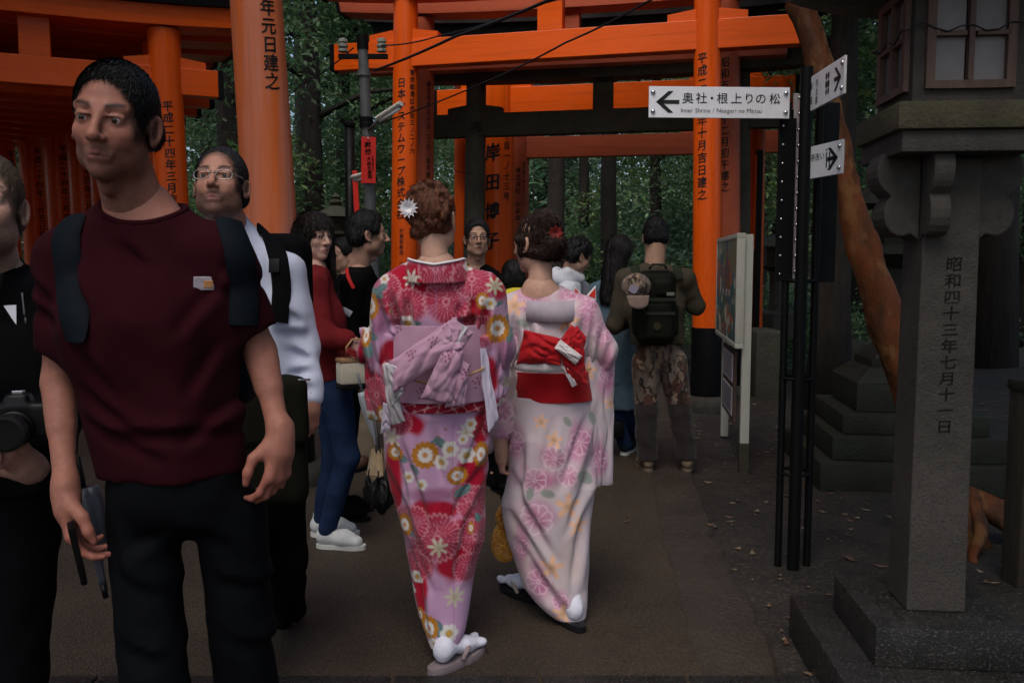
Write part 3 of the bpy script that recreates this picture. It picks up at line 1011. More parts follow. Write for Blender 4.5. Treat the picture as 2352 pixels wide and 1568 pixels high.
    for lvl in (0, 1):
        for i in range(n - 1):
            for j in range(n - 1):
                a = lvl * n * n + i * n + j
                q = (a, a + n, a + n + 1, a + 1)
                F.append(q if lvl else q[::-1])
    rim = [(i, 0) for i in range(n)] + [(n - 1, j) for j in range(1, n)] + [(i, n - 1) for i in range(n - 2, -1, -1)] + [(0, j) for j in range(n - 2, 0, -1)]
    for k in range(len(rim)):
        a, b = rim[k], rim[(k + 1) % len(rim)]
        ia, ib = a[0] * n + a[1], b[0] * n + b[1]
        F.append((ia, ib, n * n + ib, n * n + ia))
    o = mesh_obj('roof', V, F, M_MOSSTONE, r)
    flag_sharp(o.data, 40)
    MB().lathe([(0.05, 2.49), (0.085, 2.52), (0.09, 2.57), (0.06, 2.61), (0.08, 2.65), (0.05, 2.72), (0.005, 2.77)], (0, 0, 0), 20).build('finial', M_GRANITE, r, smooth=True)
    return r
lantern()

# ------------------------------------------------------------------ stepped lantern behind it
def stepped_lantern():
    A = math.radians(-7)
    z = 0.0
    p = gnd(1883, 1120)
    rr = empty('stepped_stone_lantern', (0, 0, 0), A, 'mossy lantern on a high stepped pedestal, mostly hidden behind the granite one', 'stone lantern', 'stone lanterns')
    half = 0.62
    c = p[:2] + (rotz(A) @ np.array([half, half, 0]))[:2]
    rr.location = (c[0], c[1], 0)
    H = [0.16, 0.155, 0.13, 0.19]
    W = [0.62, 0.53, 0.45, 0.34]
    z = -0.03
    for k, (h, w) in enumerate(zip(H, W)):
        h2 = h + (0.03 if k == 0 else 0)
        MB().box((0, 0, z + h2 / 2), (2 * w, 2 * w, h2 - 0.003), bev=0.008).build('pedestal_step', M_GREENSTONE, rr, smooth=True, auto=35)
        z += h2
    def fr(w0, w1, h, m, n):
        nonlocal z
        MB().hexa([(-w0, -w0, z), (w0, -w0, z), (w0, w0, z), (-w0, w0, z), (-w1, -w1, z + h), (w1, -w1, z + h), (w1, w1, z + h), (-w1, w1, z + h)]).build(n, m, rr)
        z += h + 0.002
    fr(0.34, 0.24, 0.09, M_GREENSTONE, 'pedestal_top')
    fr(0.22, 0.22, 0.05, M_GREENSTONE, 'collar')
    fr(0.20, 0.12, 0.10, M_GREENSTONE, 'foot')
    fr(0.105, 0.10, 0.50, M_GREENSTONE, 'post')
    fr(0.12, 0.28, 0.09, M_GREENSTONE, 'capital')
    fr(0.29, 0.29, 0.06, M_GREENSTONE, 'platform')
    fr(0.15, 0.15, 0.26, M_GREENSTONE, 'fire_box')
    fr(0.36, 0.10, 0.2, M_GREENSTONE, 'roof')
stepped_lantern()

def small_lantern(u, vtop, vbase, Y, label, mat_, scale=1.0):
    b = at(u, vbase, Y)
    t = at(u, vtop, Y)
    r = empty('small_stone_lantern', (b[0], Y, b[2]), 0.1, label, 'stone lantern', 'stone lanterns')
    H = t[2] - b[2]
    s = H / 2.0
    P = lambda L_, n, seg=6: MB().lathe([(a * s, z * s) for a, z in L_], (0, 0, 0), seg).build(n, mat_, r, smooth=seg > 8, auto=40)
    P([(0.42, -0.4), (0.42, 0.10), (0.34, 0.16)], 'base')
    P([(0.16, 0.161), (0.14, 0.5), (0.15, 0.95)], 'post', 16)
    P([(0.16, 0.951), (0.36, 1.05), (0.36, 1.12)], 'platform')
    P([(0.22, 1.121), (0.24, 1.45)], 'fire_box')
    P([(0.55, 1.451), (0.50, 1.52), (0.30, 1.63), (0.12, 1.72)], 'roof')
    P([(0.10, 1.721), (0.15, 1.80), (0.10, 1.88), (0.13, 1.92), (0.02, 2.0)], 'finial', 16)
small_lantern(1782, 505, 730, 12.5, 'small dark lantern seen past the slim post right of the notice board', M_STONE_D)
small_lantern(775, 445, 640, 12.0, 'dark stone lantern in the shade behind the grey pole', M_STONE_D)

# low stone blocks beyond the notice board
for (u0, u1, v0, v1, Y, m, lab) in ((1738, 1806, 762, 815, 9.2, M_STONE_D, 'low dark stone plinth behind the black sign post'),
                                    ):
    a, b = at(u0, v0, Y), at(u1, v1, Y)
    o = MB().box((0, 0, 0), (b[0] - a[0], 0.7, a[2] + 0.06), bev=0.012).build('stone_block', m, None, smooth=True, loc=((a[0] + b[0]) / 2, Y + 0.35, (a[2] - 0.06) / 2), auto=35)
    tag(o, lab, 'stone block')
q0, q1 = at(1745, 345, 10.2), at(1745, 715, 10.2)
r = empty('dark_post', (q0[0], 10.2, 0), 0, 'slim dark wooden post right of the faded gate pillar', 'post')
MB().box((0, 0, q0[2] / 2), (0.072, 0.072, q0[2]), bev=0.006).build('shaft', M_BLACK, r, smooth=True, auto=35)
MB().box((-0.038, 0, q0[2] * 0.78), (0.006, 0.05, q0[2] * 0.4), bev=0.001).build('red_edge', M_VERM, r)
# dark post at the right border with a tuft of moss
q = gnd(2345, 1350)
r = empty('border_post', (q[0] + 0.03, q[1] + .05, 0), 0.1, 'dark mossy wooden post cut by the border of the view', 'post')
MB().box((0, 0, 0.42), (0.12, 0.12, 0.9), bev=0.012).build('shaft', mat('dark_rotten_wood', (0.028, 0.022, 0.014), 0.9, 0.4, 8, 0.5, 40, stretch=(3, 3, .5)), r, smooth=True, auto=35)
MB().box((0, 0, 0.885), (0.135, 0.135, 0.05), bev=0.012).build('cap', M_GREENSTONE, r, smooth=True, auto=35)

# ------------------------------------------------------------------ direction sign on black pipes
def sign_post():
    b = gnd(1822, 1292)
    r = empty('sign_post', (b[0], b[1], 0), 0, 'black steel direction post carrying white arrow panels', 'sign post')
    X = lambda u, v, Y=b[1]: at(u, v, Y) - np.array([b[0], b[1], 0])
    top = 2.30
    for (u, rad, yo, zt_) in ((1787, 0.0165, 0.0, 2.10), (1822, 0.028, -0.045, 2.28), (1853, 0.0175, 0.0, 2.24), (1818, 0.0165, 0.10, 2.2)):
        p = X(u, 1280, b[1] + yo)
        MB().tube([(p[0], yo, -0.05), (p[0], yo, 1.2), (p[0], yo, zt_)], rad, 18).build('pipe', M_BLKMETAL, r, smooth=True, auto=40)
    for v in (645, 868, 1085):
        z = X(1822, v)[2]
        n = 28
        pts = [(X(1820, 1280)[0] + 0.070 * math.cos(2 * PI * k / n), 0.02 + 0.075 * math.sin(2 * PI * k / n), z) for k in range(n + 1)]
        MB().tube(pts, 0.010, 8, cap=False, flat=0.8).build('ring_band', M_BLKMETAL, r, smooth=True)
    # upright plates with rows of bolts
    def plate(u0, u1, v0, v1, yo, m, nm):
        a, c = X(u0, v0, b[1] + yo), X(u1, v1, b[1] + yo)
        o = MB().box(((a[0] + c[0]) / 2, yo, (a[2] + c[2]) / 2), (c[0] - a[0], 0.012, a[2] - c[2]), bev=0.002).build(nm, m, r)
        return o, a, c
    o1, a, c = plate(1789, 1819, 272, 645, -0.015, M_BLKMETAL, 'plate')
    for k in range(9):
        z = a[2] - 0.035 - k * 0.083
        MB().lathe([(0.006, -0.003), (0.006, 0.002), (0.003, 0.005)], (a[0] + 0.02, -0.022, z), 10, R=rotx(PI / 2)).build('bolt', M_CHROME, o1, smooth=True)
    o2, a, c = plate(1823, 1838, 215, 640, 0.0, mat('grey_label_strip', (0.30, 0.28, 0.29), 0.5, 0.15, 8), 'label_strip')
    for k in range(12):
        z = a[2] - 0.02 - k * 0.071
        MB().lathe([(0.009, -0.004), (0.010, 0.002), (0.004, 0.007)], ((a[0] + c[0]) / 2, -0.009, z), 10, R=rotx(PI / 2)).build('bolt', M_CHROME, o2, smooth=True)
        if k < 11:
            MB().box(((a[0] + c[0]) / 2 - .001, -0.008, z - 0.035), (0.018, 0.003, 0.05)).build('label', mat('label_lilac', (0.34, 0.28, 0.30), 0.5, 0.1, 6), o2)
    plate(1874, 1916, 236, 648, 0.09, M_NAVYMETAL, 'plate')
    # panels
    def panel(P, w, h, d, nrm, lab, arrow, jp, en, jp_size, mirror=False, small=None):
        """P: centre, d: writing direction, nrm: face normal"""
        up = np.array([0, 0, 1.0])
        d, nrm = unit(d), unit(nrm)
        R = np.stack([d, -nrm, up], 1)
        o = MB().box(P, (w, 0.010, h), R=R, bev=0.0015).build('sign_panel', M_SIGN, r)
        o['label'] = lab
        to3 = lambda x, z: tuple(np.array(P) + d * x + up * z + nrm * 0.0065)
        sx = -1 if arrow == '<' else 1
        ax = -w / 2 + 0.083 if arrow == '<' else w / 2 - 0.07
        L_ = 0.052 if arrow == '<' else .04
        V, F = [], []
        for poly in ([(sx * L_ * .80, 0.0085), (-sx * L_, 0.0085), (-sx * L_, -0.0085), (sx * L_ * .80, -0.0085)],
                     [(sx * L_, 0.0), (sx * (L_ - 0.055), 0.047), (sx * (L_ - 0.078), 0.047), (sx * (L_ - 0.026), 0.0)],
                     [(sx * L_, 0.0), (sx * (L_ - 0.026), 0.0), (sx * (L_ - 0.078), -0.047), (sx * (L_ - 0.055), -0.047)]):
            bb = len(V)
            V += [to3(ax + x, z) for x, z in poly]
            F.append(tuple(range(bb, bb + 4)))
        mesh_obj('arrow', V, F, M_INK, o, smooth=False)
        if jp:
            cells = [(x, z) for x, z in jp[1]]
            flat_text(jp[0], o, cells, jp_size, 0, bold=0.006, to3=to3)
        if en:
            s_, x0, z0, hgt = en
            VV, FF = [], []
            x = x0
            for ch in s_:
                if ch == ' ':
                    x += hgt * 0.40; continue
                Vg, Fg = char_mesh(ch, 0.0)
                Pg = Vg[:, :2] * hgt * 1.28
                bb = len(VV)
                VV += [to3(x + p[0] - Pg[:, 0].min(), z0 + p[1]) for p in Pg]
                FF += [[k + bb for k in f] for f in Fg]
                x += Pg[:, 0].max() - Pg[:, 0].min() + hgt * 0.11
            mesh_obj('lettering', VV, FF, mat('grey_ink', (0.03, 0.03, 0.035), 0.6, 0, bump=0, rvar=0), o, smooth=False)
        if small:
            for kind, x in small:
                mb = MB()
                if kind == 'person':
                    pts = [(x, 0.034, 0.011), (x, 0.0, 0.013), (x, -0.03, 0.010)]
                    for (px, pz, rd) in pts:
                        poly = [(px + rd * math.cos(2 * PI * k / 8), pz + rd * 1.3 * math.sin(2 * PI * k / 8)) for k in range(8)]
                        mb.add([to3(a_, b_) for a_, b_ in poly], [tuple(range(8))])
                elif kind == 'bar':
                    mb.add([to3(x - 0.004, -0.035), to3(x + 0.004, -0.035), to3(x + 0.004, 0.03), to3(x - 0.004, 0.03)], [(0, 1, 2, 3)])
                    poly = [(x + 0.005 * math.cos(2 * PI * k / 8), 0.041 + 0.006 * math.sin(2 * PI * k / 8)) for k in range(8)]
                    mb.add([to3(a_, b_) for a_, b_ in poly], [tuple(range(8))])
                mb.build('pictogram', M_INK, o)
        for sx_ in (-1, 1):
            for sz in (-1, 1):
                q = np.array(P) + d * sx_ * (w / 2 - 0.018) + up * sz * (h / 2 - 0.026)
                Rb = frame_z(nrm)
                MB().lathe([(0.011, 0.004), (0.011, 0.008), (0.008, 0.013), (0.003, 0.016)], q, 14, R=Rb).build('bolt', M_CHROME, o, smooth=True)
        return o
    a, c = X(1490, 240, b[1] - 0.10), X(1813, 231, b[1] - 0.07)
    P = (a + c) / 2
    P[2] -= .001
    w = np.linalg.norm((c - a)[:2]); d = unit(np.array([c[0] - a[0], c[1] - a[1], 0]))
    n = np.array([d[1], -d[0], 0])
    xs = [-0.142, -0.082, -0.035, 0.012, 0.075, 0.132, 0.184, 0.247]
    panel(P, w, 0.135, d, n, 'white panel pointing to the inner shrine', '<', ('奥社・根上りの松', [(x, 0.018) for x in xs]), ('Inner Shrine / Neagari no Matsu', -0.172, -0.045, 0.0215), (0.052, 0.05))
    for (uL, vL, YL, uR, vR, YR, h, lab, jp, sm) in (
            (1858, 223, b[1] - 0.03, 1942, 168, b[1] - 0.47, 0.150, 'upper white panel seen nearly edge on', ('茶店お土産', [(-0.17, 0.03), (-0.17, -0.03), (-0.10, 0.035), (-0.10, -0.005), (-0.10, -0.04)]), [('person', 0.02), ('person', 0.045)]),
            (1855, 376, b[1] - 0.03, 1937, 359, b[1] - 0.30, 0.142, 'lower white panel with the wash room sign', ('お手洗い', [(-0.12, 0.02), (-0.085, 0.02), (-0.05, 0.02), (-0.012, 0.02)]), [('bar', 0.022), ('bar', 0.045)])):
        a, c = X(uL, vL, YL), X(uR, vR, YR)
        P = (a + c) / 2
        dd = c - a; w = np.linalg.norm(dd[:2]); dd[2] = 0; dd = unit(dd)
        n = np.array([-1, 0, 0]) - dd * np.dot(np.array([-1, 0, 0]), dd)
        panel(P, w, h, dd, n, lab, '>', jp, None, (0.036, 0.034), small=sm)
sign_post()

# ------------------------------------------------------------------ notice board with an illustrated map
def notice_board():
    pr, plft = gnd(1707, 1078), gnd(1663, 1000)
    r = empty('notice_board', (pr[0], pr[1], 0), 0, 'white notice board with an illustrated map, seen edge on beside the pillar', 'notice board')
    d = np.array([plft[0] - pr[0], plft[1] - pr[1], 0])
    du = unit(d)
    n = np.array([-du[1], du[0], 0])
    if n[0] > 0: n = -n
    R = np.stack([du, n, np.array([0, 0, 1.0])], 1)
    L_ = np.linalg.norm(d)
    for t, h in ((0.0, 1.61), (L_, 1.55)):
        p = du * t
        o = MB().box(p + (0, 0, h / 2), (0.06, 0.06, h), R=R, bev=0.004).build('post', M_WHITEWOOD, r, smooth=True, auto=35)
        if t == 0.0:
            MB().box(p + (0, 0, 0.08), (0.064, 0.064, 0.22), R=R, bev=0.004).build('rotten_foot', mat('rotten_foot', (0.04, 0.034, 0.024), 0.9, 0.4, 9, 0.4), o, smooth=True, auto=35)
    z0, z1 = 0.86, 1.60
    cc = du * (L_ / 2) + n * 0.055 + np.array([0, 0, (z0 + z1) / 2])
    fr = MB()
    fw, fh = L_ + 0.10, z1 - z0
    for (x, z, sx, sz) in ((0, fh / 2, fw, 0.035), (0, -fh / 2, fw, 0.035), (-fw / 2, 0, 0.035, fh), (fw / 2, 0, 0.035, fh)):
        fr.box(cc + R @ np.array([x, 0.0, z]), (sx + (0.03 if sz < .1 else -0.002), 0.055, sz + (0 if sz < .1 else -0.036)), R=R, bev=0.003)
    fr.build('frame', M_WHITEWOOD, r, smooth=True, auto=35)
    # the map: coloured print on a flat sheet
    nx, nz = 110, 90
    xs, zs = np.linspace(-fw / 2 + .01, fw / 2 - .01, nx), np.linspace(-fh / 2 + .01, fh / 2 - .01, nz)
    Xg, Zg = np.meshgrid(xs, zs, indexing='ij')
    s_ = Xg / fw + 0.5; t_ = Zg / fh + 0.5
    def nz_(f, o): return vnoise(s_ * f + o, t_ * f * .8 + o * 2, s_ * 0 + o)
    C = np.zeros((nx, nz, 3)) + np.array([0.20, 0.20, 0.12])
    def put(mask, col): C[mask] = col
    put(nz_(5, 1) + (0.65 - t_) * 0.9 > 0.62, (0.10, 0.14, 0.10))
    put(nz_(7, 3) > 0.60, (0.06, 0.15, 0.16))
    put((np.abs(nz_(4, 5) - 0.5) < 0.035), (0.40, 0.36, 0.27))
    put((nz_(11, 8) > 0.67) & (t_ < 0.8), (0.42, 0.12, 0.07))
    put((nz_(13, 11) > 0.70) & (t_ < 0.75), (0.55, 0.52, 0.46))
    pk = (np.abs(s_ - 0.45) < (0.92 - t_) * 0.42) & (t_ > 0.50)
    put(pk & (nz_(9, 15) > 0.4), (0.22, 0.10, 0.07))
    put(pk & (nz_(9, 15) <= 0.4), (0.05, 0.08, 0.09))
    put((nz_(16, 21) > 0.74), (0.05, 0.12, 0.26))
    V = np.stack([Xg, Zg], -1).reshape(-1, 2)
    P3 = cc[None] + V[:, :1] * R[:, 0][None] + V[:, 1:] * np.array([0, 0, 1.0])[None] + n[None] * 0.024
    i, j = np.meshgrid(np.arange(nx - 1), np.arange(nz - 1), indexing='ij')
    a = (i * nz + j).ravel()
    F = np.stack([a, a + nz, a + nz + 1, a + 1], 1)
    mesh_obj('map_sheet', P3, F, mat('printed_map', 'Col', 0.4, 0.1, 20, 0.0), r, smooth=False, cols=C.reshape(-1, 3))
    MB().box(cc - n * 0.004, (fw - 0.01, 0.02, fh - 0.01), R=R).build('backing', M_WHITEWOOD, r)
    # lower frame with two printed sheets
    c2 = du * (L_ * 0.45) + n * 0.045 + np.array([0, 0, 0.55])
    MB().box(c2, (L_ * 0.62, 0.02, 0.50), R=R, bev=0.003).build('lower_frame', M_BROWNWOOD, r)
    M_SHEET = mat('notice_sheet', (0.42, 0.40, 0.46), 0.5, 0.1, 5)
    for zz in (0.67, 0.43):
        o = MB().box(c2 + (0, 0, zz - 0.55) + n * 0.012, (L_ * 0.5, 0.004, 0.2), R=R).build('paper_sheet', M_SHEET, r)
        mb = MB()
        for k in range(9):
            mb.box(c2 + (0, 0, zz - 0.55 + 0.075 - 0.018 * k) + n * 0.0145 + du * (0.01 * ((k * 7) % 3)), (L_ * (0.42 - 0.03 * ((k * 5) % 3)), 0.001, 0.005), R=R)
        mb.build('lettering', mat('grey_ink', (0.03, 0.03, 0.035), 0.6, 0, bump=0, rvar=0), o)
notice_board()

# ------------------------------------------------------------------ trees
def leaf_mat(name, var=0.25):
    m = bpy.data.materials.new(name)
    m.use_nodes = True
    N, L = m.node_tree.nodes, m.node_tree.links
    bs = N['Principled BSDF']
    bs.inputs['Roughness'].default_value = 0.45
    bs.inputs['Specular IOR Level'].default_value = 0.4
    a = N.new('ShaderNodeAttribute'); a.attribute_name = 'Col'
    tr = N.new('ShaderNodeBsdfTranslucent')
    mx = N.new('ShaderNodeMixShader'); mx.inputs[0].default_value = 0.45
    L.new(a.outputs['Color'], bs.inputs['Base Color'])
    L.new(a.outputs['Color'], tr.inputs['Color'])
    L.new(bs.outputs[0], mx.inputs[1]); L.new(tr.outputs[0], mx.inputs[2])
    L.new(mx.outputs[0], N['Material Output'].inputs['Surface'])
    return m
M_LEAF = leaf_mat('tree_leaves')

def leaves(centres, radii, n_each, size, cols, seed, aspect=2.2, flatten=0.8, droop=0.35):
    r_ = np.random.RandomState(seed)
    P, C = [], []
    for c, rd, col in zip(centres, radii, cols):
        n = int(n_each * (rd / np.mean(radii)) ** 2)
        q = r_.normal(size=(n, 3))
        q /= np.linalg.norm(q, axis=1)[:, None]
        q *= (r_.rand(n, 1) ** 0.45) * rd
        q[:, 2] *= flatten
        P.append(q + c)
        C.append(np.array(col)[None] * (0.72 + 0.6 * r_.rand(n, 1)) * (1 + 0.15 * r_.normal(size=(n, 3)) * np.array([1, .4, .6])))
    P, C = np.concatenate(P), np.clip(np.concatenate(C), 0.004, 0.5)
    n = len(P)
    sz = size * (0.6 + 0.8 * r_.rand(n, 1))
    nn = r_.normal(size=(n, 3)) * 0.8 + np.array([0, 0, 1.0])
    nn /= np.linalg.norm(nn, axis=1)[:, None]
    t = r_.normal(size=(n, 3)); t[:, 2] -= droop
    t -= nn * (t * nn).sum(1)[:, None]
    t /= np.linalg.norm(t, axis=1)[:, None]
    s = np.cross(nn, t)
    V = np.stack([P, P + t * sz * 0.5 + s * sz * 0.5 / aspect + nn * sz * 0.06, P + t * sz, P + t * sz * 0.5 - s * sz * 0.5 / aspect + nn * sz * .06], 1).reshape(-1, 3)
    F = np.arange(4 * n).reshape(-1, 4)
    return V, F, np.repeat(C, 4, 0)

M_BARK = mat('dark_bark', (0.022, 0.017, 0.013), 0.9, 0.45, 7, 0.8, 22, stretch=(2.2, 2.2, 0.35))
def crown_data(seed, R, H, ncl, n_each, leaf, tone):
    r_ = np.random.RandomState(seed)
    cs, rs, cl = [], [], []
    for k in range(ncl):
        a, rr = r_.rand() * 6.283, math.sqrt(r_.rand())
        z = r_.rand()
        w = math.sin(min(1, z * 1.15 + 0.12) * PI) ** 0.6
        cs.append((R * rr * w * math.cos(a), R * rr * w * math.sin(a), H * z))
        rs.append(R * (0.22 + 0.2 * r_.rand()))
        t = tone if r_.rand() < .75 else (tone[0] * 1.5, tone[1] * 1.35, tone[2] * 1.1)
        cl.append(tuple(np.array(t) * (0.65 + 0.7 * r_.rand())))
    return leaves(cs, rs, n_each, leaf, cl, seed + 100)
TREES = []
def make_tree(kind, seed, trunk_r, trunk_h, crown, tone, label):
    r = empty('tree', (0, 0, 0), 0, label, 'tree', 'trees of the wood')
    r_ = np.random.RandomState(seed)
    pts, rad = [], []
    lean = r_.normal(size=2) * 0.02
    for k in range(9):
        z = trunk_h * k / 8
        pts.append((lean[0] * z + 0.04 * math.sin(k * 1.3 + seed), lean[1] * z, z - (0.25 if k == 0 else 0)))
        rad.append(trunk_r * (1.55 if k == 0 else 1.0) * (1 - 0.55 * k / 8))
    MB().tube(pts, rad, 12, wob=0.05, wseed=seed).build('trunk', M_BARK, r, smooth=True)
    mb = MB()
    for k in range(7):
        z = trunk_h * (0.45 + 0.5 * k / 7)
        a = r_.rand() * 6.28
        l = crown[0] * (0.5 + 0.4 * r_.rand())
        p0 = np.array([lean[0] * z, lean[1] * z, z])
        p1 = p0 + np.array([math.cos(a) * l * 0.5, math.sin(a) * l * 0.5, 0.25 * l])
        p2 = p0 + np.array([math.cos(a) * l, math.sin(a) * l, 0.3 * l])
        mb.tube([p0, p1, p2], [trunk_r * 0.32, trunk_r * 0.2, trunk_r * 0.07], 6)
    mb.build('limb', M_BARK, r, smooth=True)
    V, F, C = crown_data(seed, crown[0], crown[1], crown[2], crown[3], crown[4], tone)
    o = mesh_obj('crown', V + np.array([0, 0, crown[5]]), F, M_LEAF, r, smooth=False, cols=C)
    return r
TONE = [(0.095, 0.170, 0.078), (0.072, 0.140, 0.088), (0.120, 0.195, 0.078)]
protos = [make_tree('broad', 11, 0.20, 9.0, (2.6, 7.0, 36, 520, 0.115, 2.6), TONE[0], ''),
          make_tree('cedar', 12, 0.24, 14.0, (1.8, 8.5, 34, 420, 0.115, 6.2), TONE[1], ''),
          make_tree('light', 13, 0.14, 7.0, (2.3, 6.0, 30, 480, 0.105, 1.6), TONE[2], '')]
KIND = ['broad leaved', 'tall straight', 'slender pale leaved']
used = [False] * 3
def place_tree(k, x, y, sc, rot, label):
    o = protos[k] if not used[k] else copy_tree(protos[k])
    used[k] = True
    o.location = (x, y, gz(x, y) - 0.05)
    o.scale = (sc, sc, sc * (0.9 + 0.2 * rng.random()))
    o.rotation_euler = (0, 0, rot)
    o['label'] = label
    return o
SPOT = []
# trees one can tell apart: (u, depth, kind, scale, label)
named = [(1275, 17.5, 1, 0.8, 'straight dark trunk at the left inside the far gate opening'),
         (1345, 25, 1, .8, 'dim trunk in the middle of the far gate opening'),
         (1402, 19.5, 1, 0.9, 'straight trunk in the far opening above the woman in blue'),
         (1510, 24, 2, 1.3, 'pale leaved tree filling the right of the far gate opening'),
         (2262, 12.3, 1, 1.3, 'huge black trunk just right of the granite lantern post'),
         (2345, 15.0, 0, 0.75, 'slim dark leaning trunk at the right border of the view'),
         (1950, 19.0, 1, 1.35, 'thick flaring black trunk behind the sign post'),
         (1905, 8.6, 1, 0.70, 'thin dark trunk right behind the sign post pipes'),
         (2065, 17.0, 0, 0.8, 'tree with low dim leaves left of the granite lantern'),
         (745, 14.0, 0, 0.95, 'leafy green tree rising between the two left pillars'),
         (800, 17.0, 2, 1.25, 'pale green tree behind the insulators of the grey pole'),
         (545, 13.5, 1, 1.0, 'dark trunk between the dated pillar and the weathered pillar'),
         (700, 18.0, 1, 1.1, 'tall dark tree behind the weathered pillar'),
         (1745, 16.0, 2, 1.1, 'light green young tree right of the faded pillar'),
         (1700, 22.0, 0, 1.1, 'tree in the wood behind the notice board')]
for (u, Y, k, sc, lab) in named:
    x = (u - 1176) / FPX * Y
    place_tree(k, x, Y, sc, rng.random() * 6.28, lab)
    SPOT.append((x, Y))
r_ = np.random.RandomState(21)
far = 0
FAR = []
words = ['dim', 'dark', 'shaded', 'bushy', 'pale', 'thin', 'thick', 'tangled']
for i in range(600):
    Y = 23 + 26 * r_.rand()
    x = (r_.rand() * 2 - 1) * (Y * 0.75 + 2)
    if min(math.hypot(x - a, Y - b) for a, b in SPOT) < 2.6: continue
    if abs(x - 0.28 * (Y - 8) ) < 1.5 and Y < 24: continue
    if 1190 < x / Y * FPX + 1176 < 1620 and Y < 36: continue
    if 660 < x / Y * FPX + 1176 < 900 and Y < 30: continue
    SPOT.append((x, Y))
    k = int(r_.randint(3))
    FAR.append((place_tree(k, x, Y, 0.8 + 0.5 * r_.rand(), r_.rand() * 6.28, ''), KIND[k], x / Y * FPX + 1176, Y))
    far += 1
    if far > 24: break

ZONES = [(-9999, 0, 'beyond the dark corridor, past the left border'), (0, 440, 'behind the dark corridor on the left'), (440, 570, 'between the dated and the weathered pillar'), (570, 730, 'behind the weathered pillar'), (730, 890, 'behind the grey pole'),
         (890, 1010, 'behind the company pillar'), (1010, 1210, 'behind the big name pillar'), (1210, 1400, 'in the left half of the far opening'), (1400, 1590, 'in the right half of the far opening'), (1590, 1790, 'behind the right pillars'),
         (1790, 1930, 'behind the sign post'), (1930, 2070, 'between leaning trunk and granite lantern'), (2070, 2240, 'behind the granite lantern'), (2240, 2360, 'right of the granite lantern'), (2360, 99999, 'past the right border')]
ORD = ['nearest', 'second nearest', 'third nearest', 'fourth nearest', 'fifth nearest', 'sixth nearest', 'seventh nearest', 'eighth nearest', 'ninth nearest', 'tenth nearest', 'farthest']
for a_, b_, w_ in ZONES:
    zs = sorted([q for q in FAR if a_ <= q[2] < b_], key=lambda q: q[3])
    for i_, q in enumerate(zs):
        q[0]['label'] = '%s %s tree %s' % (ORD[min(i_, 10)], q[1], w_)
# trees added for shade over the corridor, lantern and path, mostly out of view
for (x_, y_, k_, sc_, lab_) in ((-6.4, 5.8, 0, 1.45, 'added broad shade tree spreading over the first gate of the left corridor'), 
                                (4.3, 5.4, 0, 1.2, 'added broad shade tree overhanging the granite lantern from its right'),
                                (3.9, 1.2, 0, 1.15, 'added broad shade tree overhanging the stepped base of the granite lantern'), (4.6, 9.5, 0, 1.2, 'added broad shade tree overhanging the small dark lantern'), (5.2, -2.5, 0, 1.3, 'added unseen shade tree on the soil at the near right of the path'), (7.5, 2.5, 0, 1.5, 'added unseen shade tree well right of the granite lantern'), (6.5, -6.5, 0, 1.4, 'added unseen shade tree right of the path behind the viewer'),
                                (-4.9, 1.2, 0, 1.35, 'added unseen shade tree left of the path beside the photographer'), (-7.8, 3.6, 0, 1.6, 'added unseen shade tree left of the weathered gate'), (-5.6, -3.6, 0, 1.5, 'added unseen shade tree left of the path behind the viewer')):
    place_tree(k_, x_, y_, sc_, rng.random() * 6.28, lab_)

# undergrowth and the far edge of the wood
def shrub(seed, n, rad):
    r_ = np.random.RandomState(seed)
    cs = [(rad * r_.normal() * .5, rad * r_.normal() * .5, rad * (0.3 + 0.7 * r_.rand())) for k in range(n)]
    return leaves(cs, [rad * (0.35 + .25 * r_.rand()) for k in cs], 330, 0.085, [tuple(np.array([(0.085, 0.15, 0.075), (0.07, 0.13, 0.085), (0.12, 0.19, 0.075)][r_.randint(3)]) * (0.7 + .6 * r_.rand())) for k in cs], seed + 5)
sb = []
for k in range(3):
    V, F, C = shrub(40 + k, 12, 1.0)
    sb.append(mesh_obj('shrub', V, F, M_LEAF, None, smooth=False, cols=C))
su = [False] * 3
SHR = [(1725, 11.6, 0.55, 'small light green shrub just right of the faded pillar'), (1745, 14.0, 1.0, 'bright green shrub behind the slim dark post'), (1480, 15.5, 0.75, 'grey green shrub at the right in the far gate opening'),
       (1420, 17.0, 0.7, 'low shrub beside the straight trunk in the far opening'), (1250, 18.5, 0.9, 'dim shrub at the left edge of the far gate opening'), (700, 12.5, 0.9, 'dark shrub at the foot of the leafy tree beside the weathered pillar'),
       (845, 13.5, 0.9, 'shrub behind the lower part of the grey pole'), (480, 14.5, 1.1, 'dark shrub seen right of the dated pillar'), (1560, 16.5, 0.8, 'shrub against the dark edge of the far gate'),
       (1330, 20.0, 1.9, 'tall pale shrub filling the middle of the far gate opening'), (1545, 19.0, 1.8, 'tall grey green shrub at the right edge of the far opening'), (1230, 22.0, 2.0, 'tall shrub closing the left of the far gate opening'), (1430, 26.0, 2.4, 'large bright shrub far back in the opening'), (790, 19.0, 2.2, 'large bright shrub far behind the grey pole'), (705, 20.0, 2.3, 'large green shrub far behind the weathered pillar'),
       (2330, 17.0, 1.0, 'dim shrub at the right border beyond the huge trunk'), (2010, 21.0, 1.1, 'dim shrub left of the granite lantern, far back'), (1800, 15.0, 0.8, 'shrub behind the small dark lantern')]
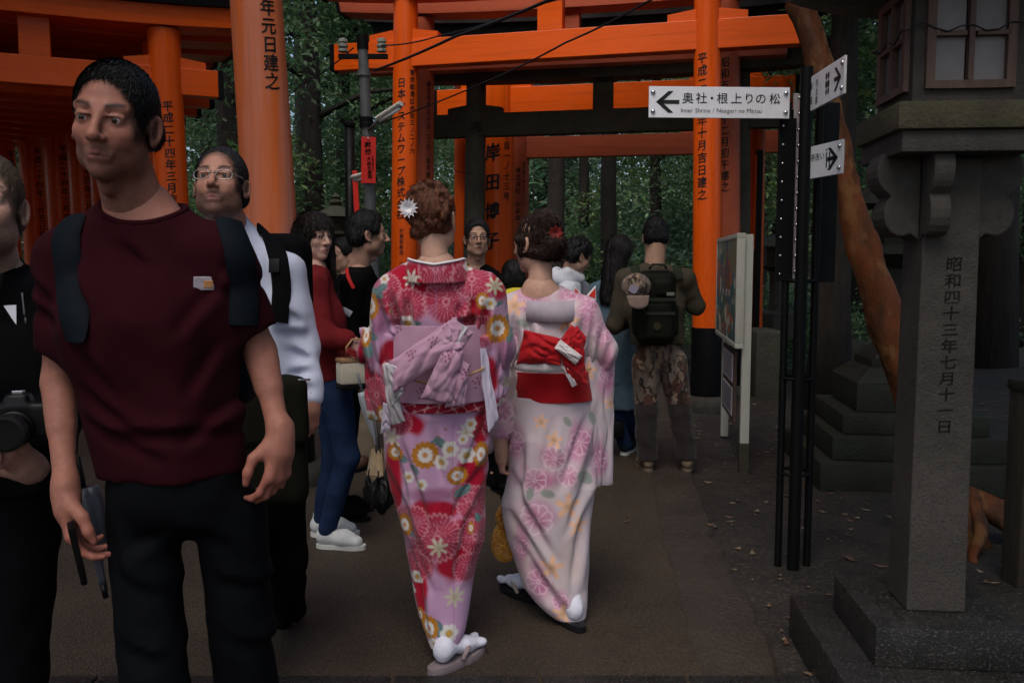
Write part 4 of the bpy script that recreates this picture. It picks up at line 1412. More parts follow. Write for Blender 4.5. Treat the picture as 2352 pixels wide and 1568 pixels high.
for i, (u, Y, sc, lab) in enumerate(SHR):
    k = i % 3
    o = sb[k] if not su[k] else sb[k].copy()
    if su[k]: COL.objects.link(o)
    su[k] = True
    x = (u - 1176) / FPX * Y
    o.location = (x, Y, gz(x, Y) - 0.1)
    o.scale = (sc, sc, sc)
    o.rotation_euler = (0, 0, rng.random() * 6)
    tag(o, lab, 'shrub', 'shrubs under the trees')
r_ = np.random.RandomState(77)
cs, rs, cl = [], [], []
for k in range(850):
    a = math.radians(-52 + 104 * r_.rand())
    d = 46 + 16 * r_.rand()
    z = r_.rand() ** 0.9 * 19
    if vnoise(np.array([a * 9 + 3]), np.array([z * .35]), np.array([2.]))[0] > .60: continue
    cs.append((d * math.sin(a), d * math.cos(a), 2 + z))
    rs.append(1.4 + 1.2 * r_.rand())
    cl.append(tuple(np.array([(0.07, 0.125, 0.068), (0.095, 0.155, 0.075), (0.055, 0.10, 0.07)][r_.randint(3)]) * (0.7 + .6 * r_.rand())))
for k in range(750):
    a = math.radians(-48 + 96 * r_.rand())
    d = 33 + 14 * r_.rand()
    cs.append((d * math.sin(a), d * math.cos(a), 1 + 9 * r_.rand() ** 1.2))
    rs.append(1.0 + 0.9 * r_.rand())
    cl.append(tuple(np.array([(0.10, 0.175, 0.095), (0.135, 0.205, 0.10), (0.08, 0.145, 0.095)][r_.randint(3)]) * (0.6 + .7 * r_.rand())))
V, F, C = leaves(cs, rs, 170, 0.36, cl, 78)
o = mesh_obj('far_wood', V, F, M_LEAF, None, smooth=False, cols=C)
tag(o, kind='stuff')
# low undergrowth over the floor of the wood
cs, rs, cl = [], [], []
for k in range(900):
    Y = 14.5 + 32 * r_.rand() ** 1.2
    x = (r_.rand() * 2 - 1) * (Y * .72 + 2)
    if abs(x - .25 * (Y - 8)) < 1.0 and Y < 18: continue
    h = .25 + .75 * r_.rand() ** 2
    cs.append((x, Y, gz(x, Y) + h * .55)); rs.append(.45 + .45 * r_.rand())
    cl.append(tuple(np.array([(0.09, 0.16, 0.075), (0.12, 0.195, 0.09), (0.07, 0.125, 0.09)][r_.randint(3)]) * (0.6 + .7 * r_.rand())))
V, F, C = leaves(cs, rs, 230, 0.11, cl, 81)
o = mesh_obj('undergrowth', V, F, M_LEAF, None, smooth=False, cols=C)
tag(o, kind='stuff')

# the leaning tree with smooth orange bark, roots spreading at its foot
def leaning_tree():
    bpt = gnd(2185, 1235)
    M_OB = mat('orange_bark', (0.16, 0.044, 0.011), 0.6, 0.45, 5, 0.6, 16, col2=(0.030, 0.019, 0.011), c2amt=0.95, c2scale=4.0, stretch=(1, 1, 0.55), speck=(0.17, 0.075, 0.025), speck_scale=14, spec=.2)
    r = empty('leaning_tree', (bpt[0], bpt[1], 0), 0, 'leaning tree with smooth orange bark rising behind the sign panels', 'tree')
    px = [(1828, -60, 4.75, 80), (1842, 20, 4.72, 80), (1872, 110, 4.68, 76), (1895, 200, 4.64, 72), (1916, 300, 4.6, 70), (1938, 400, 4.58, 74), (1960, 490, 4.55, 80), (1990, 590, 4.52, 96), (2018, 680, 4.5, 104), (2052, 790, 4.48, 104), (2100, 930, 4.44, 104), (2150, 1080, 4.4, 108), (2185, 1190, 4.38, 128), (2200, 1262, 4.36, 190)]
    pts = [at(u, v, Y) - np.array([bpt[0], bpt[1], 0]) for u, v, Y, w in px]
    rad = [w * .385 / (FPX / Y) for u, v, Y, w in px]
    # continue upward out of view
    d = unit(pts[0] - pts[1])
    up = [pts[0] + d * 1.5 + np.array([-.1, 0, .2]), pts[0] + d * 0.7]
    mb = MB()
    # resample smoothly
    P = np.array(up + pts); Rd = np.array([rad[0] * .75, rad[0] * .9] + rad)
    t = np.arange(len(P)); tt = np.linspace(0, len(P) - 1, 70)
    Ps = np.stack([np.interp(tt, t, P[:, i]) for i in range(3)], 1)
    for _ in range(4):
        Ps[1:-1] = (Ps[:-2] + 2 * Ps[1:-1] + Ps[2:]) / 4
    Rs = np.interp(tt, t, Rd)
    rk = np.random.RandomState(4)
    Rs = Rs * (1 + 0.05 * np.sin(tt * 3.1) + 0.04 * np.sin(tt * 7.3))
    mb.tube(Ps, list(Rs), 22, wob=0.05, wseed=2)
    mb.build('trunk', M_OB, r, smooth=True)
    for k, (a, l, w) in enumerate(((-0.35, 0.85, 0.05), (-0.95, 0.55, 0.042), (-1.5, 0.5, 0.04), (0.3, 0.7, 0.045), (-2.4, 0.34, 0.030), (2.9, 0.36, 0.028), (-0.65, 0.75, 0.035))):
        pr = []
        for i in range(7):
            s = i / 6
            aa = a + 0.35 * math.sin(3 * s + k)
            pr.append((0.06 + l * s * math.cos(aa), l * s * math.sin(aa) * 0.75, 0.20 * (1 - s) ** 1.6 + 0.018 - 0.03 * s))
        MB().tube(pr, [w * (1.25 - 0.85 * i / 6) for i in range(7)], 10, wob=0.08, wseed=k).build('root', M_OB, r, smooth=True)
    V, F, C = leaves([(-.8 + 3.0 * rk.normal() * .45, 1.4 * rk.normal() * .8, 4.9 + 0.8 * rk.rand()) for _ in range(34)], [0.7] * 34, 300, 0.075, [tuple(np.array((0.045, 0.08, 0.03)) * (0.6 + .8 * rk.rand())) for _ in range(34)], 91)
    mesh_obj('crown', V, F, M_LEAF, r, smooth=False, cols=C)
leaning_tree()

# ------------------------------------------------------------------ fallen leaves and twigs on the soil
r_ = np.random.RandomState(31)
pts, cols = [], []
while len(pts) < 1900:
    Y = 2.4 + 9 * r_.rand() ** 1.3
    x = 0.4 + 6 * r_.rand()
    e = np.interp(Y, [p[1] for p in EDGE], [p[0] for p in EDGE])
    if x < e + 0.02 and r_.rand() > 0.035: continue
    if x < e - 0.9: continue
    pts.append((x, Y, (gz(x, Y) if x > e else 0.0) + 0.006))
    cols.append([(0.10, 0.05, 0.03), (0.14, 0.09, 0.05), (0.05, 0.032, 0.024), (0.16, 0.12, 0.075)][r_.randint(4)])
P = np.array(pts); n = len(P)
a = r_.rand(n) * 6.28
s = 0.011 + 0.026 * r_.rand(n) ** 2
asp = 0.25 + 0.4 * r_.rand(n)
dx, dy = np.cos(a), np.sin(a)
V = []
for (f, g, zz) in ((-1, 0, 0.006), (0, 1, 0.0), (1, 0, 0.008), (0, -1, 0.002)):
    V.append(np.stack([P[:, 0] + s * (f * dx - g * asp * dy), P[:, 1] + s * (f * dy + g * asp * dx), P[:, 2] + zz * (0.4 + r_.rand(n))], 1))
V = np.stack(V, 1).reshape(-1, 3)
o = mesh_obj('fallen_leaves', V, np.arange(4 * n).reshape(-1, 4), mat('dead_leaves', 'Col', 0.6, 0.2, 30, 0.0), None, smooth=False, cols=np.repeat(np.array(cols), 4, 0))
tag(o, kind='stuff')
# ------------------------------------------------------------------ people: tools
M_SKIN = mat('skin', 'Col', 0.46, 0.12, 90, 0.16, 420, sss=0.12, rvar=0.1, spec=.22)
M_HAIR = mat('hair', 'Col', 0.42, 0.15, 60, 0.35, 220, stretch=(1, 1, 0.25), spec=0.18, rvar=0.05)
M_EYE = mat('eye', 'Col', 0.12, 0, bump=0, rvar=0)
def cloth(name, base, rough=0.85, var=0.12, weave=600, bump=0.12, col2=None, **kw):
    return mat(name, base, rough, var, 7, bump, weave, col2=col2, spec=0.08, sheen=(0.12 if max(base if base != 'Col' else (1,)) > .15 else 0), rvar=0.04, **kw)
M_CLOTHCOL = cloth('printed_cloth', 'Col', var=0.05)
M_NAVYSTRAP = cloth('dark_navy_webbing', (0.0042, 0.0065, 0.010), 0.75)
M_BLKCLOTH = cloth('black_cloth', (0.0022, 0.0024, 0.0032))
M_PLASTIC = mat('black_plastic', (0.004, 0.004, 0.0045), 0.4, 0.1, 9, 0.0, spec=.2)

class Fig:
    def __init__(s, u, Y, heading, label, S=1.72, name='person', group=None, cat='person'):
        s.X0, s.Y0, s.a, s.S = (u - 1176) / FPX * (Y + 0.05), Y, heading, S
        s.root = empty(name, (s.X0, s.Y0, 0), heading, label, cat, group)
        s.Ri = rotz(-heading)
        s.body = []
    def W(s, p):
        return s.Ri @ (np.asarray(p, float) - np.array([s.X0, s.Y0, 0]))
    def J(s, u, v, dy=0.0):
        return s.W(at(u, v, s.Y0 + dy))
    def camdir(s):
        return s.Ri @ np.array([0, -1.0, 0])

def skel(S, **o):
    k = {}
    k['pelvis'] = (0, 0, .545 * S); k['chest'] = (0, 0.0, .73 * S); k['neck'] = (0, -.01, .835 * S); k['head'] = (0, .02, .925 * S)
    for n, sx in (('L', -1), ('R', 1)):
        k['sh' + n] = (sx * .103 * S, 0, .808 * S); k['el' + n] = (sx * .135 * S, -.01, .635 * S); k['wr' + n] = (sx * .140 * S, .05, .485 * S)
        k['hip' + n] = (sx * .052 * S, 0, .52 * S); k['kn' + n] = (sx * .055 * S, .015, .285 * S); k['an' + n] = (sx * .058 * S, -.01, .045 * S)
        k['toe' + n] = (sx * .12, 1.0, 0)
    k = {a: np.array(b, float) for a, b in k.items()}
    for a, b in o.items():
        k[a] = np.asarray(b, float)
    return k

def fold_fn(amp, f=9.0, seed=0, stretch=(1, 1, 0.45), tilt=0.5):
    def fn(x, y, z):
        zz = z + tilt * x
        a = vnoise(x * f * stretch[0] + seed, y * f * stretch[1] + seed * 1.7, zz * f * stretch[2] + seed * 2.3)
        b = vnoise(x * f * 2.3 + 5 + seed, y * f * 2.3, z * f * 2.3 * 0.6 - seed)
        return amp * (np.abs(2 * a - 1) ** 0.7 - 0.45) + amp * 0.35 * (b - 0.5)
    return fn

def head_sdf(F, c, R, s, male=True, jaw=1.0, jut=0.0):
    F.frame(R, c)
    q = lambda *p: np.array(p) * s
    F.ell(q(0, -.012, .038), q(.0745, .094, .083), .01)
    F.ell(q(0, .022, -.030), q(.0595 * jaw, .066, .085), .025)
    F.ell(q(0, .062, -.094), q(.024 * jaw, .022, .019), .025)
    for e in (-1, 1):
        F.ell(q(e * .045 * jaw, .012, -.066), q(.020, .032, .026), .03)
        F.ell(q(e * .039, .059, -.022), q(.018, .018, .018), .022)
        F.cap(q(e * .016, .0815, .026), q(e * .046, .070, .027), .0085 * s, .008 * s, .016)
    for e in (-1, 1):
        F.ell(q(e * .0315, .092, .007), q(.021, .016, .0125), .012, op=-1)
    for e in (-1, 1):
        F.ell(q(e * .0315, .0725, .006), q(.0150, .0150, .0150), .004)
        F.ell(q(e * .0315, .0905, .0045), q(.0130, .010, .0039), .003, op=-1)
        F.cap(q(e * .018, .087, .0125), q(e * .046, .079, .0105), .0035 * s, .003 * s, .004)
    nl = 1.0 if male else 0.86
    F.cap(q(0, .086, .014), q(0, .086 + .026 * nl, -.026), .0075 * s, .0105 * s, .012)
    F.ell(q(0, .086 + .026 * nl, -.029), q(.0105, .010, .009), .008)
    for e in (-1, 1):
        F.ell(q(e * .0125, .100 * .97, -.032), q(.0080, .0095, .0075), .007)
        F.ell(q(e * .0065, .107 * .97, -.039), q(.0036, .0045, .003), .004, op=-1)
    F.cap(q(-.022, .0785, -.0610), q(0, .0880, -.0590), .0042 * s, .0050 * s, .009)
    F.cap(q(.022, .0785, -.0610), q(0, .0880, -.0590), .0042 * s, .0050 * s, .009)
    F.cap(q(-.016, .0795, -.0705), q(.016, .0795, -.0705), .0054 * s, .0054 * s, .010)
    F.ell(q(0, .0830, -.0705), q(.013, .0065, .0062), .008)
    F.cap(q(-.022, .0885, -.0650), q(.022, .0885, -.0650), .0016 * s, .0016 * s, .003, op=-1)
    for e in (-1, 1):
        Re = rotz(e * 0.35) @ rotx(0.2)
        F.ell(q(e * .0785, -.010, -.006), q(.0095, .0195, .032), .008, R=Re)
        F.ell(q(e * .0840, -.006, -.003), q(.0060, .0115, .020), .005, op=-1, R=Re)
        F.ell(q(e * .0780, .002, -.034), q(.0065, .009, .009), .006)

def face_cols(P, R, c, s, skin, lips=(0.32, 0.12, 0.10), beard=0.0, brow=(0.02, 0.014, 0.011), brow_w=1.0, male=True, hairfn=None, flush=0.5):
    L = (P - c) @ R / s
    x, y, z = L[:, 0], L[:, 1], L[:, 2]
    C = np.tile(np.array(skin, float), (len(P), 1))
    def mixc(m, col):
        m = np.clip(m, 0, 1)[:, None]
        return C * (1 - m) + np.array(col) * m
    n = vnoise(x * 60 + 3, y * 60, z * 60)
    C = C * (0.94 + 0.12 * n)[:, None]
    g = lambda cx, cy, cz, r: np.exp(-(((x - cx) ** 2 + (y - cy) ** 2 + (z - cz) ** 2) / r ** 2))
    red = g(0, .11, -.03, .018) + 0.7 * (g(.042, .075, -.028, .026) + g(-.042, .075, -.028, .026)) + .6 * (g(.082, -.01, 0, .03) + g(-.082, -.01, 0, .03))
    C = mixc(red * 0.35 * flush, np.array(skin) * np.array([1.08, .72, .70]))
    if beard > 0:
        bm = np.clip((-.040 - z) / .012, 0, 1) * np.clip((y + .02) / .03, 0, 1) * np.clip((np.abs(x) * 1.0 + (-z - .03) * 1.3 - .022) / .012, 0, 1)
        mu = np.exp(-((z + .050) / .0055) ** 2) * (np.abs(x) < .027) * (y > .07)
        side = np.clip((np.abs(x) - .052) / .008, 0, 1) * np.clip((.012 - z) / .02, 0, 1) * np.clip((y + .005) / .012, 0, 1) * np.clip((.055 - y) / .02, 0, 1)
        m = np.maximum(np.maximum(bm, mu * .9), side) * (0.75 + 0.4 * (vnoise(x * 500, y * 500, z * 500) - .5))
        C = mixc(m * beard, brow)
    lz = -.0648 + 0.002 * np.cos(x * 120)
    lm = np.clip(1 - ((x / .0235) ** 2 + ((z - lz) / .0105) ** 2), 0, 1) * 2.2 * (y > .072)
    C = mixc(np.clip(lm, 0, 1) * .8, lips)
    C = mixc(np.exp(-((z + .0648) / .0016) ** 2) * (np.abs(x) < .021) * (y > .075) * .8, (0.05, 0.02, 0.018))
    ax = np.abs(x)
    bz = .0275 + .006 * np.sin((ax - .012) / .040 * 2.4) - .06 * np.clip(ax - .040, 0, 1)
    if male:
        e_ = (x / .084) ** 2 + ((y - .116) / .086) ** 2 + ((z + .010) / .102) ** 2
        fz = np.clip((e_ - .72) / .30, 0, 1) * np.clip((z + .045) / .02, 0, 1) * np.clip((.085 - y) / .02, 0, 1) * (ax < .082)
        C = mixc(fz * .8 * (vnoise(x * 400, y * 400, z * 160) * .7 + .5), brow)
    bm = np.exp(-((z - bz) / (.0042 * brow_w)) ** 2) * np.clip((ax - .010) / .006, 0, 1) * np.clip((.054 - ax) / .008, 0, 1) * (y > .04)
    C = mixc(bm * (0.95 if male else .8), brow)
    le = np.exp(-(((ax - .0315) / .0155) ** 2 + ((z - .0105) / .0028) ** 2) ** 2) * (y > .06)
    C = mixc(le * (0.85 if male else .9), (0.02, 0.014, 0.012))
    return C

def add_head(f, c, yaw=0.0, pitch=0.0, roll=0.0, h=0.232, res=0.005, skin=(0.45, 0.25, 0.18), male=True, neck_to=None, neck_r=(.056, .062), jaw=1.0,
             eyes=True, lips=(0.34, 0.13, 0.11), beard=0.0, brow=(0.02, 0.014, 0.011), brow_w=1.0, iris=(0.03, 0.018, 0.012), flush=.5, gaze=(0, 0)):
    s = h / 0.232
    R = rotz(-yaw) @ rotx(pitch) @ roty(roll)
    c = np.asarray(c, float)
    f.hc, f.hR, f.hs = c, R, s
    lo, hi = c - 0.15 * s, c + 0.15 * s
    nk = None
    if neck_to is not None:
        nk = np.asarray(neck_to, float)
        lo, hi = np.minimum(lo, nk - 0.12), np.maximum(hi, nk + 0.06)
    F = SDF(lo, hi, res)
    head_sdf(F, c, R, s, male, jaw)
    F.frame()
    if nk is not None:
        F.cap(c + R @ np.array([0, -.022, -.055]) * s, nk, neck_r[0] * s, neck_r[1] * s, .02)
        if male:
            F.frame(R, c).ell(np.array([0, .028, -.130]) * s, np.array([.012, .014, .016]) * s, .02).frame()
    V, Q = F.mesh()
    C = face_cols(V, R, c, s, skin, lips, beard, brow, brow_w, male, flush=flush)
    f.body.append((V, Q, C))
    if eyes:
        for e in (-1, 1):
            n = 14
            Ve, Ce = [], []
            r_ = .0128 * s
            cc = np.array([e * .0315, .0735, .0055]) * s
            gz_ = unit([gaze[0], 1, gaze[1]])
            Fr = frame_z(gz_)
            for i in range(n + 1):
                th = PI * i / n
                for k in range(16):
                    a = 2 * PI * k / 16
                    p = Fr @ np.array([math.sin(th) * math.cos(a), math.sin(th) * math.sin(a), math.cos(th)])
                    Ve.append(c + R @ (cc + p * r_))
                    Ce.append((0.004, 0.004, 0.004) if th < .2 else (iris if th < .54 else (0.44, 0.40, 0.385)))
            Fe = [(i * 16 + k, (i + 1) * 16 + k, (i + 1) * 16 + (k + 1) % 16, i * 16 + (k + 1) % 16) for i in range(n) for k in range(16)]
            mesh_obj('eye', Ve, Fe, M_EYE, f.root, True, cols=np.array(Ce))
    return R

def hair(f, build, res=0.005, col=(0.018, 0.013, 0.011), col2=None, strand=0.0022, freq=(140, 60, 14), pad=0.18, drop=0.0, name='hair', swirl=0.0, seed=0, mat_=None, strands=3500, slen=.016, comb=(0, -.6, -.8), messy=.35, lift=1.0):
    """build(F, q) adds shapes in head coordinates"""
    c, R, s = f.hc, f.hR, f.hs
    lo, hi = c - pad * s, c + pad * s
    lo[2] -= drop
    F = SDF(lo, hi, res)
    F.frame(R, c)
    build(F, lambda *p: np.array(p) * s)
    def dfn(x, y, z):
        rr = np.arctan2(x, y + .02)
        w = vnoise(rr * 9 + seed, z * 12 / s, np.sqrt(x * x + y * y) * 20) * 3
        t = vnoise(rr * freq[0] / 6 + w, z * freq[2] + swirl * rr, (x + y) * freq[1] / 2 + seed)
        u = vnoise(x * 95 / s, y * 95 / s, z * 30 / s + seed)
        return strand * (2 * t - 1) + strand * (u - .5)
    F.disp(dfn)
    V, Q = F.mesh()
    # loose strands lying over the surface
    rs = np.random.RandomState(seed + 17)
    a, b_, d_ = V[Q[:, 0]], V[Q[:, 1]], V[Q[:, 3]]
    fn = np.cross(b_ - a, d_ - a); fa = np.linalg.norm(fn, axis=1); fn /= np.maximum(fa, 1e-12)[:, None]
    pick = rs.choice(len(Q), strands, p=fa / fa.sum())
    P0 = a[pick] + (b_ - a)[pick] * rs.rand(strands, 1) + (d_ - a)[pick] * rs.rand(strands, 1)
    Nn = fn[pick]
    cd = R @ np.array(comb, float)
    Tn = cd[None] + rs.normal(size=(strands, 3)) * messy
    Tn -= Nn * (Tn * Nn).sum(1)[:, None]
    Tn /= np.maximum(np.linalg.norm(Tn, axis=1), 1e-6)[:, None]
    Sn = np.cross(Nn, Tn)
    Ls = (slen * (.5 + rs.rand(strands, 1))) * s
    wd = .0007 + .0007 * rs.rand(strands, 1)
    cur = Sn * Ls * .25 * rs.normal(size=(strands, 1))
    lf = (.06 + .14 * rs.rand(strands, 1)) * min(1.0, .011 / slen) * lift
    SV = np.stack([P0 - Sn * wd - Nn * .001, P0 + Sn * wd - Nn * .001, P0 + Tn * Ls * .55 + cur * .5 + Nn * Ls * lf * .8 + Sn * wd * .8, P0 + Tn * Ls + cur + Nn * Ls * lf * .7], 1).reshape(-1, 3)
    nV = len(V)
    V = np.concatenate([V, SV]); Q = np.concatenate([Q, np.arange(4 * strands).reshape(-1, 4) + nV])
    L = (V - c) @ R
    rr = np.arctan2(L[:, 0], L[:, 1] + .02)
    n = vnoise(rr * freq[0] / 5 + vnoise(rr * 9, L[:, 2] * 12, L[:, 1] * 5) * 3, L[:, 2] * freq[2], L[:, 1] * freq[1] / 2)
    c2 = np.array(col2 if col2 is not None else np.array(col) * 2.2)
    C = np.array(col)[None] * (1 - n[:, None]) + c2[None] * n[:, None]
    C[nV:] *= np.repeat(.6 + 1.3 * rs.rand(strands, 1) ** 2, 4, 0)
    return mesh_obj(name, V, Q, mat_ or M_HAIR, f.root, True, cols=C)

def hair_short(t=0.012, line=0.055, side=-.02, front=0.06, back=-.075):
    """close cut hair: a cap over the skull, cut away over the face"""
    def b(F, q):
        F.ell(q(0, -.014, .038), q(.0755 + t * .45, .0955 + t * .8, .0845 + t), .004)
        F.cap(q(-.040, -.060, -.018), q(.040, -.060, -.018), .030 + t * .8, .030 + t * .8, .03)
        F.ell(q(0, .116, -.010), q(.084, .086, line + .042), .022, op=-1)
        F.box(q(0, .10, side - .15), q(.2, .105, .15), .004, .012, op=-1)
        for e in (-1, 1):
            F.ell(q(e * .086, -.004, -.012), q(.024, .026, .036), .008, op=-1)
        F.box(q(0, 0, back - .15), q(.2, .2, .15), .004, .015, op=-1)
    return b

def hand_sdf(F, wr, d, n, thumb, s=1.0, curl=(.35, .45, .35), spread=.05, k=.006, thumb_in=0.5):
    """wr wrist, d finger direction, n palm normal (towards the palm side), thumb = +1/-1: side of cross(d, n) the thumb is on"""
    d = unit(d); n = unit(np.asarray(n, float) - d * np.dot(n, d)); w = np.cross(d, n) * thumb
    wr = np.asarray(wr, float)
    P = lambda a, b, c: wr + (d * a + w * b + n * c) * s
    F.frame()
    F.cap(P(-.02, 0, 0), P(.03, 0, 0), .024 * s, .027 * s, .02, side=w, ratio=1.25)
    F.cap(P(.03, .016, 0), P(.085, .024, 0), .0165 * s, .0125 * s, .014)
    F.cap(P(.03, -.016, 0), P(.078, -.026, 0), .016 * s, .0115 * s, .014)
    F.cap(P(.03, 0, 0), P(.088, .0, 0), .0165 * s, .0125 * s, .014)
    for i, (b, l, r) in enumerate(((.030, .92, .0092), (.0105, 1.0, .0096), (-.0095, .94, .0092), (-.0285, .76, .0082))):
        base = P(.086 - .004 * abs(i - 1), b, .001)
        ang, p = 0.0, base
        dirv = unit(d + w * spread * (1.5 - i))
        cm = 1.0 + 0.12 * i
        for j, (ln, rr) in enumerate(((.043, 1.0), (.027, .92), (.022, .82))):
            ang += curl[j] * cm
            dd = dirv * math.cos(ang) + n * math.sin(ang)
            q = p + dd * ln * l * s
            F.cap(p, q, r * rr * s, r * (rr - .08) * s, k)
            p = q
    p0 = P(.018, .026, .008)
    d1 = unit(d * .75 + w * .62 + n * .35 * (1 + thumb_in))
    p1 = p0 + d1 * .040 * s
    d2 = unit(d * .95 + w * .15 + n * .45 * thumb_in)
    p2 = p1 + d2 * .032 * s
    d3 = unit(d * .95 - w * .15 + n * .5 * thumb_in)
    p3 = p2 + d3 * .025 * s
    F.cap(p0, p1, .0165 * s, .0125 * s, .012); F.cap(p1, p2, .0115 * s, .0105 * s, k); F.cap(p2, p3, .0105 * s, .0082 * s, k)

def add_arm(f, pts, rad, hand=None, res=0.006, skin=(0.45, 0.25, 0.18), hs=1.0, ref=None, detail=True, **hk):
    """bare limb from pts[0] to the wrist pts[-1] with a hand; hand = (direction, palm normal, thumb side)"""
    P = [np.asarray(p, float) for p in pts]
    A = np.array(P)
    lo, hi = A.min(0) - 0.09, A.max(0) + 0.09
    if hand is not None:
        e = P[-1] + unit(hand[0]) * 0.21
        lo, hi = np.minimum(lo, e - 0.10), np.maximum(hi, e + 0.10)
    F = SDF(lo, hi, res)
    F.chain(P, rad, .02)
    if len(P) >= 3:   # muscle of the forearm
        a, b = P[-2], P[-1]
        F.cap(a + (b - a) * .15, a + (b - a) * .40, rad[-2] * 1.0, rad[-2] * 0.9, .01)
    if hand is not None:
        hand_sdf(F, P[-1], hand[0], hand[1], hand[2], hs, **hk)
    F.disp(lambda x, y, z: .0022 * (vnoise(x * 55, y * 55, z * 30) - .5))
    V, Q = F.mesh()
    n = .6 * vnoise(V[:, 0] * 40, V[:, 1] * 40, V[:, 2] * 40) + .4 * vnoise(V[:, 0] * 130, V[:, 1] * 130, V[:, 2] * 130)
    C = np.array(skin)[None] * (0.92 + 0.16 * n)[:, None]
    if hand is not None:
        t = np.clip(((V - P[-1]) @ unit(hand[0])) / .1, 0, 1)
        C = C * (1 - 0.12 * t[:, None] * np.array([0, 1.2, 1.0]))
    f.body.append((V, Q, C))

def add_core(f, k, skin, res=0.016, legs=True):
    """the rest of the body, worn under the clothes"""
    A = np.array(list(k.values()))
    A = A[np.abs(A).max(1) < 2.2]
    pts = np.array([k[n] for n in k if not n.startswith('toe')])
    F = SDF(pts.min(0) - .16, pts.max(0) + .12, res)
    F.cap(k['pelvis'] + (0, 0, .02), k['chest'], .070, .078, .04, side=(1, 0, 0), ratio=1.35)
    F.cap(k['chest'], k['neck'], .074, .052, .04, side=(1, 0, 0), ratio=1.3)
    for n in 'LR':
        F.cap(k['neck'] + (0, 0, -.03), k['sh' + n], .045, .042, .04)
        F.chain([k['sh' + n], k['el' + n], k['wr' + n]], [.034, .027, .020], .02)
        if legs:
            F.chain([k['hip' + n], k['kn' + n], k['an' + n]], [.048, .036, .030], .02)
            t = k['an' + n] + unit(k['toe' + n]) * .14
            F.cap(k['an' + n] + (0, 0, -.01), t + (0, 0, -.012), .028, .02, .02)
    V, Q = F.mesh()
    f.body.append((V, Q, np.tile(np.array(skin), (len(V), 1))))

def finish_body(f):
    Vs, Qs, Cs, b = [], [], [], 0
    for V, Q, C in f.body:
        Vs.append(V); Qs.append(Q + b); Cs.append(C); b += len(V)
    return mesh_obj('body', np.concatenate(Vs), np.concatenate(Qs), M_SKIN, f.root, True, cols=np.concatenate(Cs))

class Garment:
    def __init__(s, f, pts, pad, res):
        A = np.array([np.asarray(p, float) for p in pts])
        s.f = f
        s.F = SDF(A.min(0) - pad, A.max(0) + pad, res)
    def done(s, name, material, cols=None, folds=None, parent=None):
        if folds:
            for fn in folds:
                s.F.disp(fn)
        V, Q = s.F.mesh()
        C = cols(V) if callable(cols) else (None if cols is None else np.tile(np.array(cols), (len(V), 1)))
        o = mesh_obj(name, V, Q, material, parent or s.f.root, True, cols=C)
        s.V, s.Q = V, Q
        return o

def upper_wear(f, k, mat_, name='shirt', res=0.010, waist=.118, chest=.125, ratio=1.42, sh_r=.058, el_r=.048, wr_r=.038, sleeve=1.0, hem=None, neck_cut=None, fold=.006, seed=1, cols=None, col_r=None, ffreq=9.0, extra=()):
    pts = [k['pelvis'], k['chest'], k['neck'], k['shL'], k['shR'], k['elL'], k['elR'], k['wrL'], k['wrR']]
    g = Garment(f, pts, .16, res)
    F = g.F
    bot = k['pelvis'].copy()
    if hem is not None: bot[2] = hem - .02
    F.cap(bot, k['chest'] + (0, 0, -.05), waist, chest, .05, side=(1, 0, 0), ratio=ratio)
    F.cap(k['chest'] + (0, 0, -.05), k['neck'] + (0, 0, -.06), chest, .075, .05, side=(1, 0, 0), ratio=1.45)
    for n in 'LR':
        F.cap(k['neck'] + (0, 0, -.045), k['sh' + n] + (0, 0, -.006), .052, sh_r, .045)
        sh, el, wr = k['sh' + n], k['el' + n], k['wr' + n]
        if sleeve <= 0.5:
            F2 = SDF(F.lo, F.lo + (F.n - 1) * F.h - F.h * .01, F.h)
            e = sh + (el - sh) * sleeve * 2
            F2.cap(sh - unit(el - sh) * .01, e + (el - sh) * .1, sh_r, el_r, .045)
            F2.cut(e, el - sh)
            hh = np.clip(.5 + .5 * (F.d - F2.d) / .05, 0, 1)
            F.d = (F.d * (1 - hh) + F2.d * hh - .05 * hh * (1 - hh)).astype(np.float32)
        else:
            F.cap(sh, el, sh_r, el_r, .045)
            t = (sleeve - .5) * 2
            F.cap(el, el + (wr - el) * t, el_r, el_r + (wr_r - el_r) * t, .03)
    if col_r:
        F.cap(k['neck'] + (0, -.01, -.05), k['neck'] + (0, .0, .012), col_r, col_r * .92, .02)
    if hem is not None:
        F.cut((0, 0, hem), (0, 0, -1))
    if neck_cut is not None:
        c, r = neck_cut
        F.ell(c, r, .01, op=-1)
    fl = ([fold_fn(fold, ffreq, seed), fold_fn(fold * .5, ffreq * 2.2, seed + 3, (1, 1, .8), -.7)] if fold else []) + list(extra)
    o = g.done(name, mat_, cols, fl)
    f.g = g
    return o

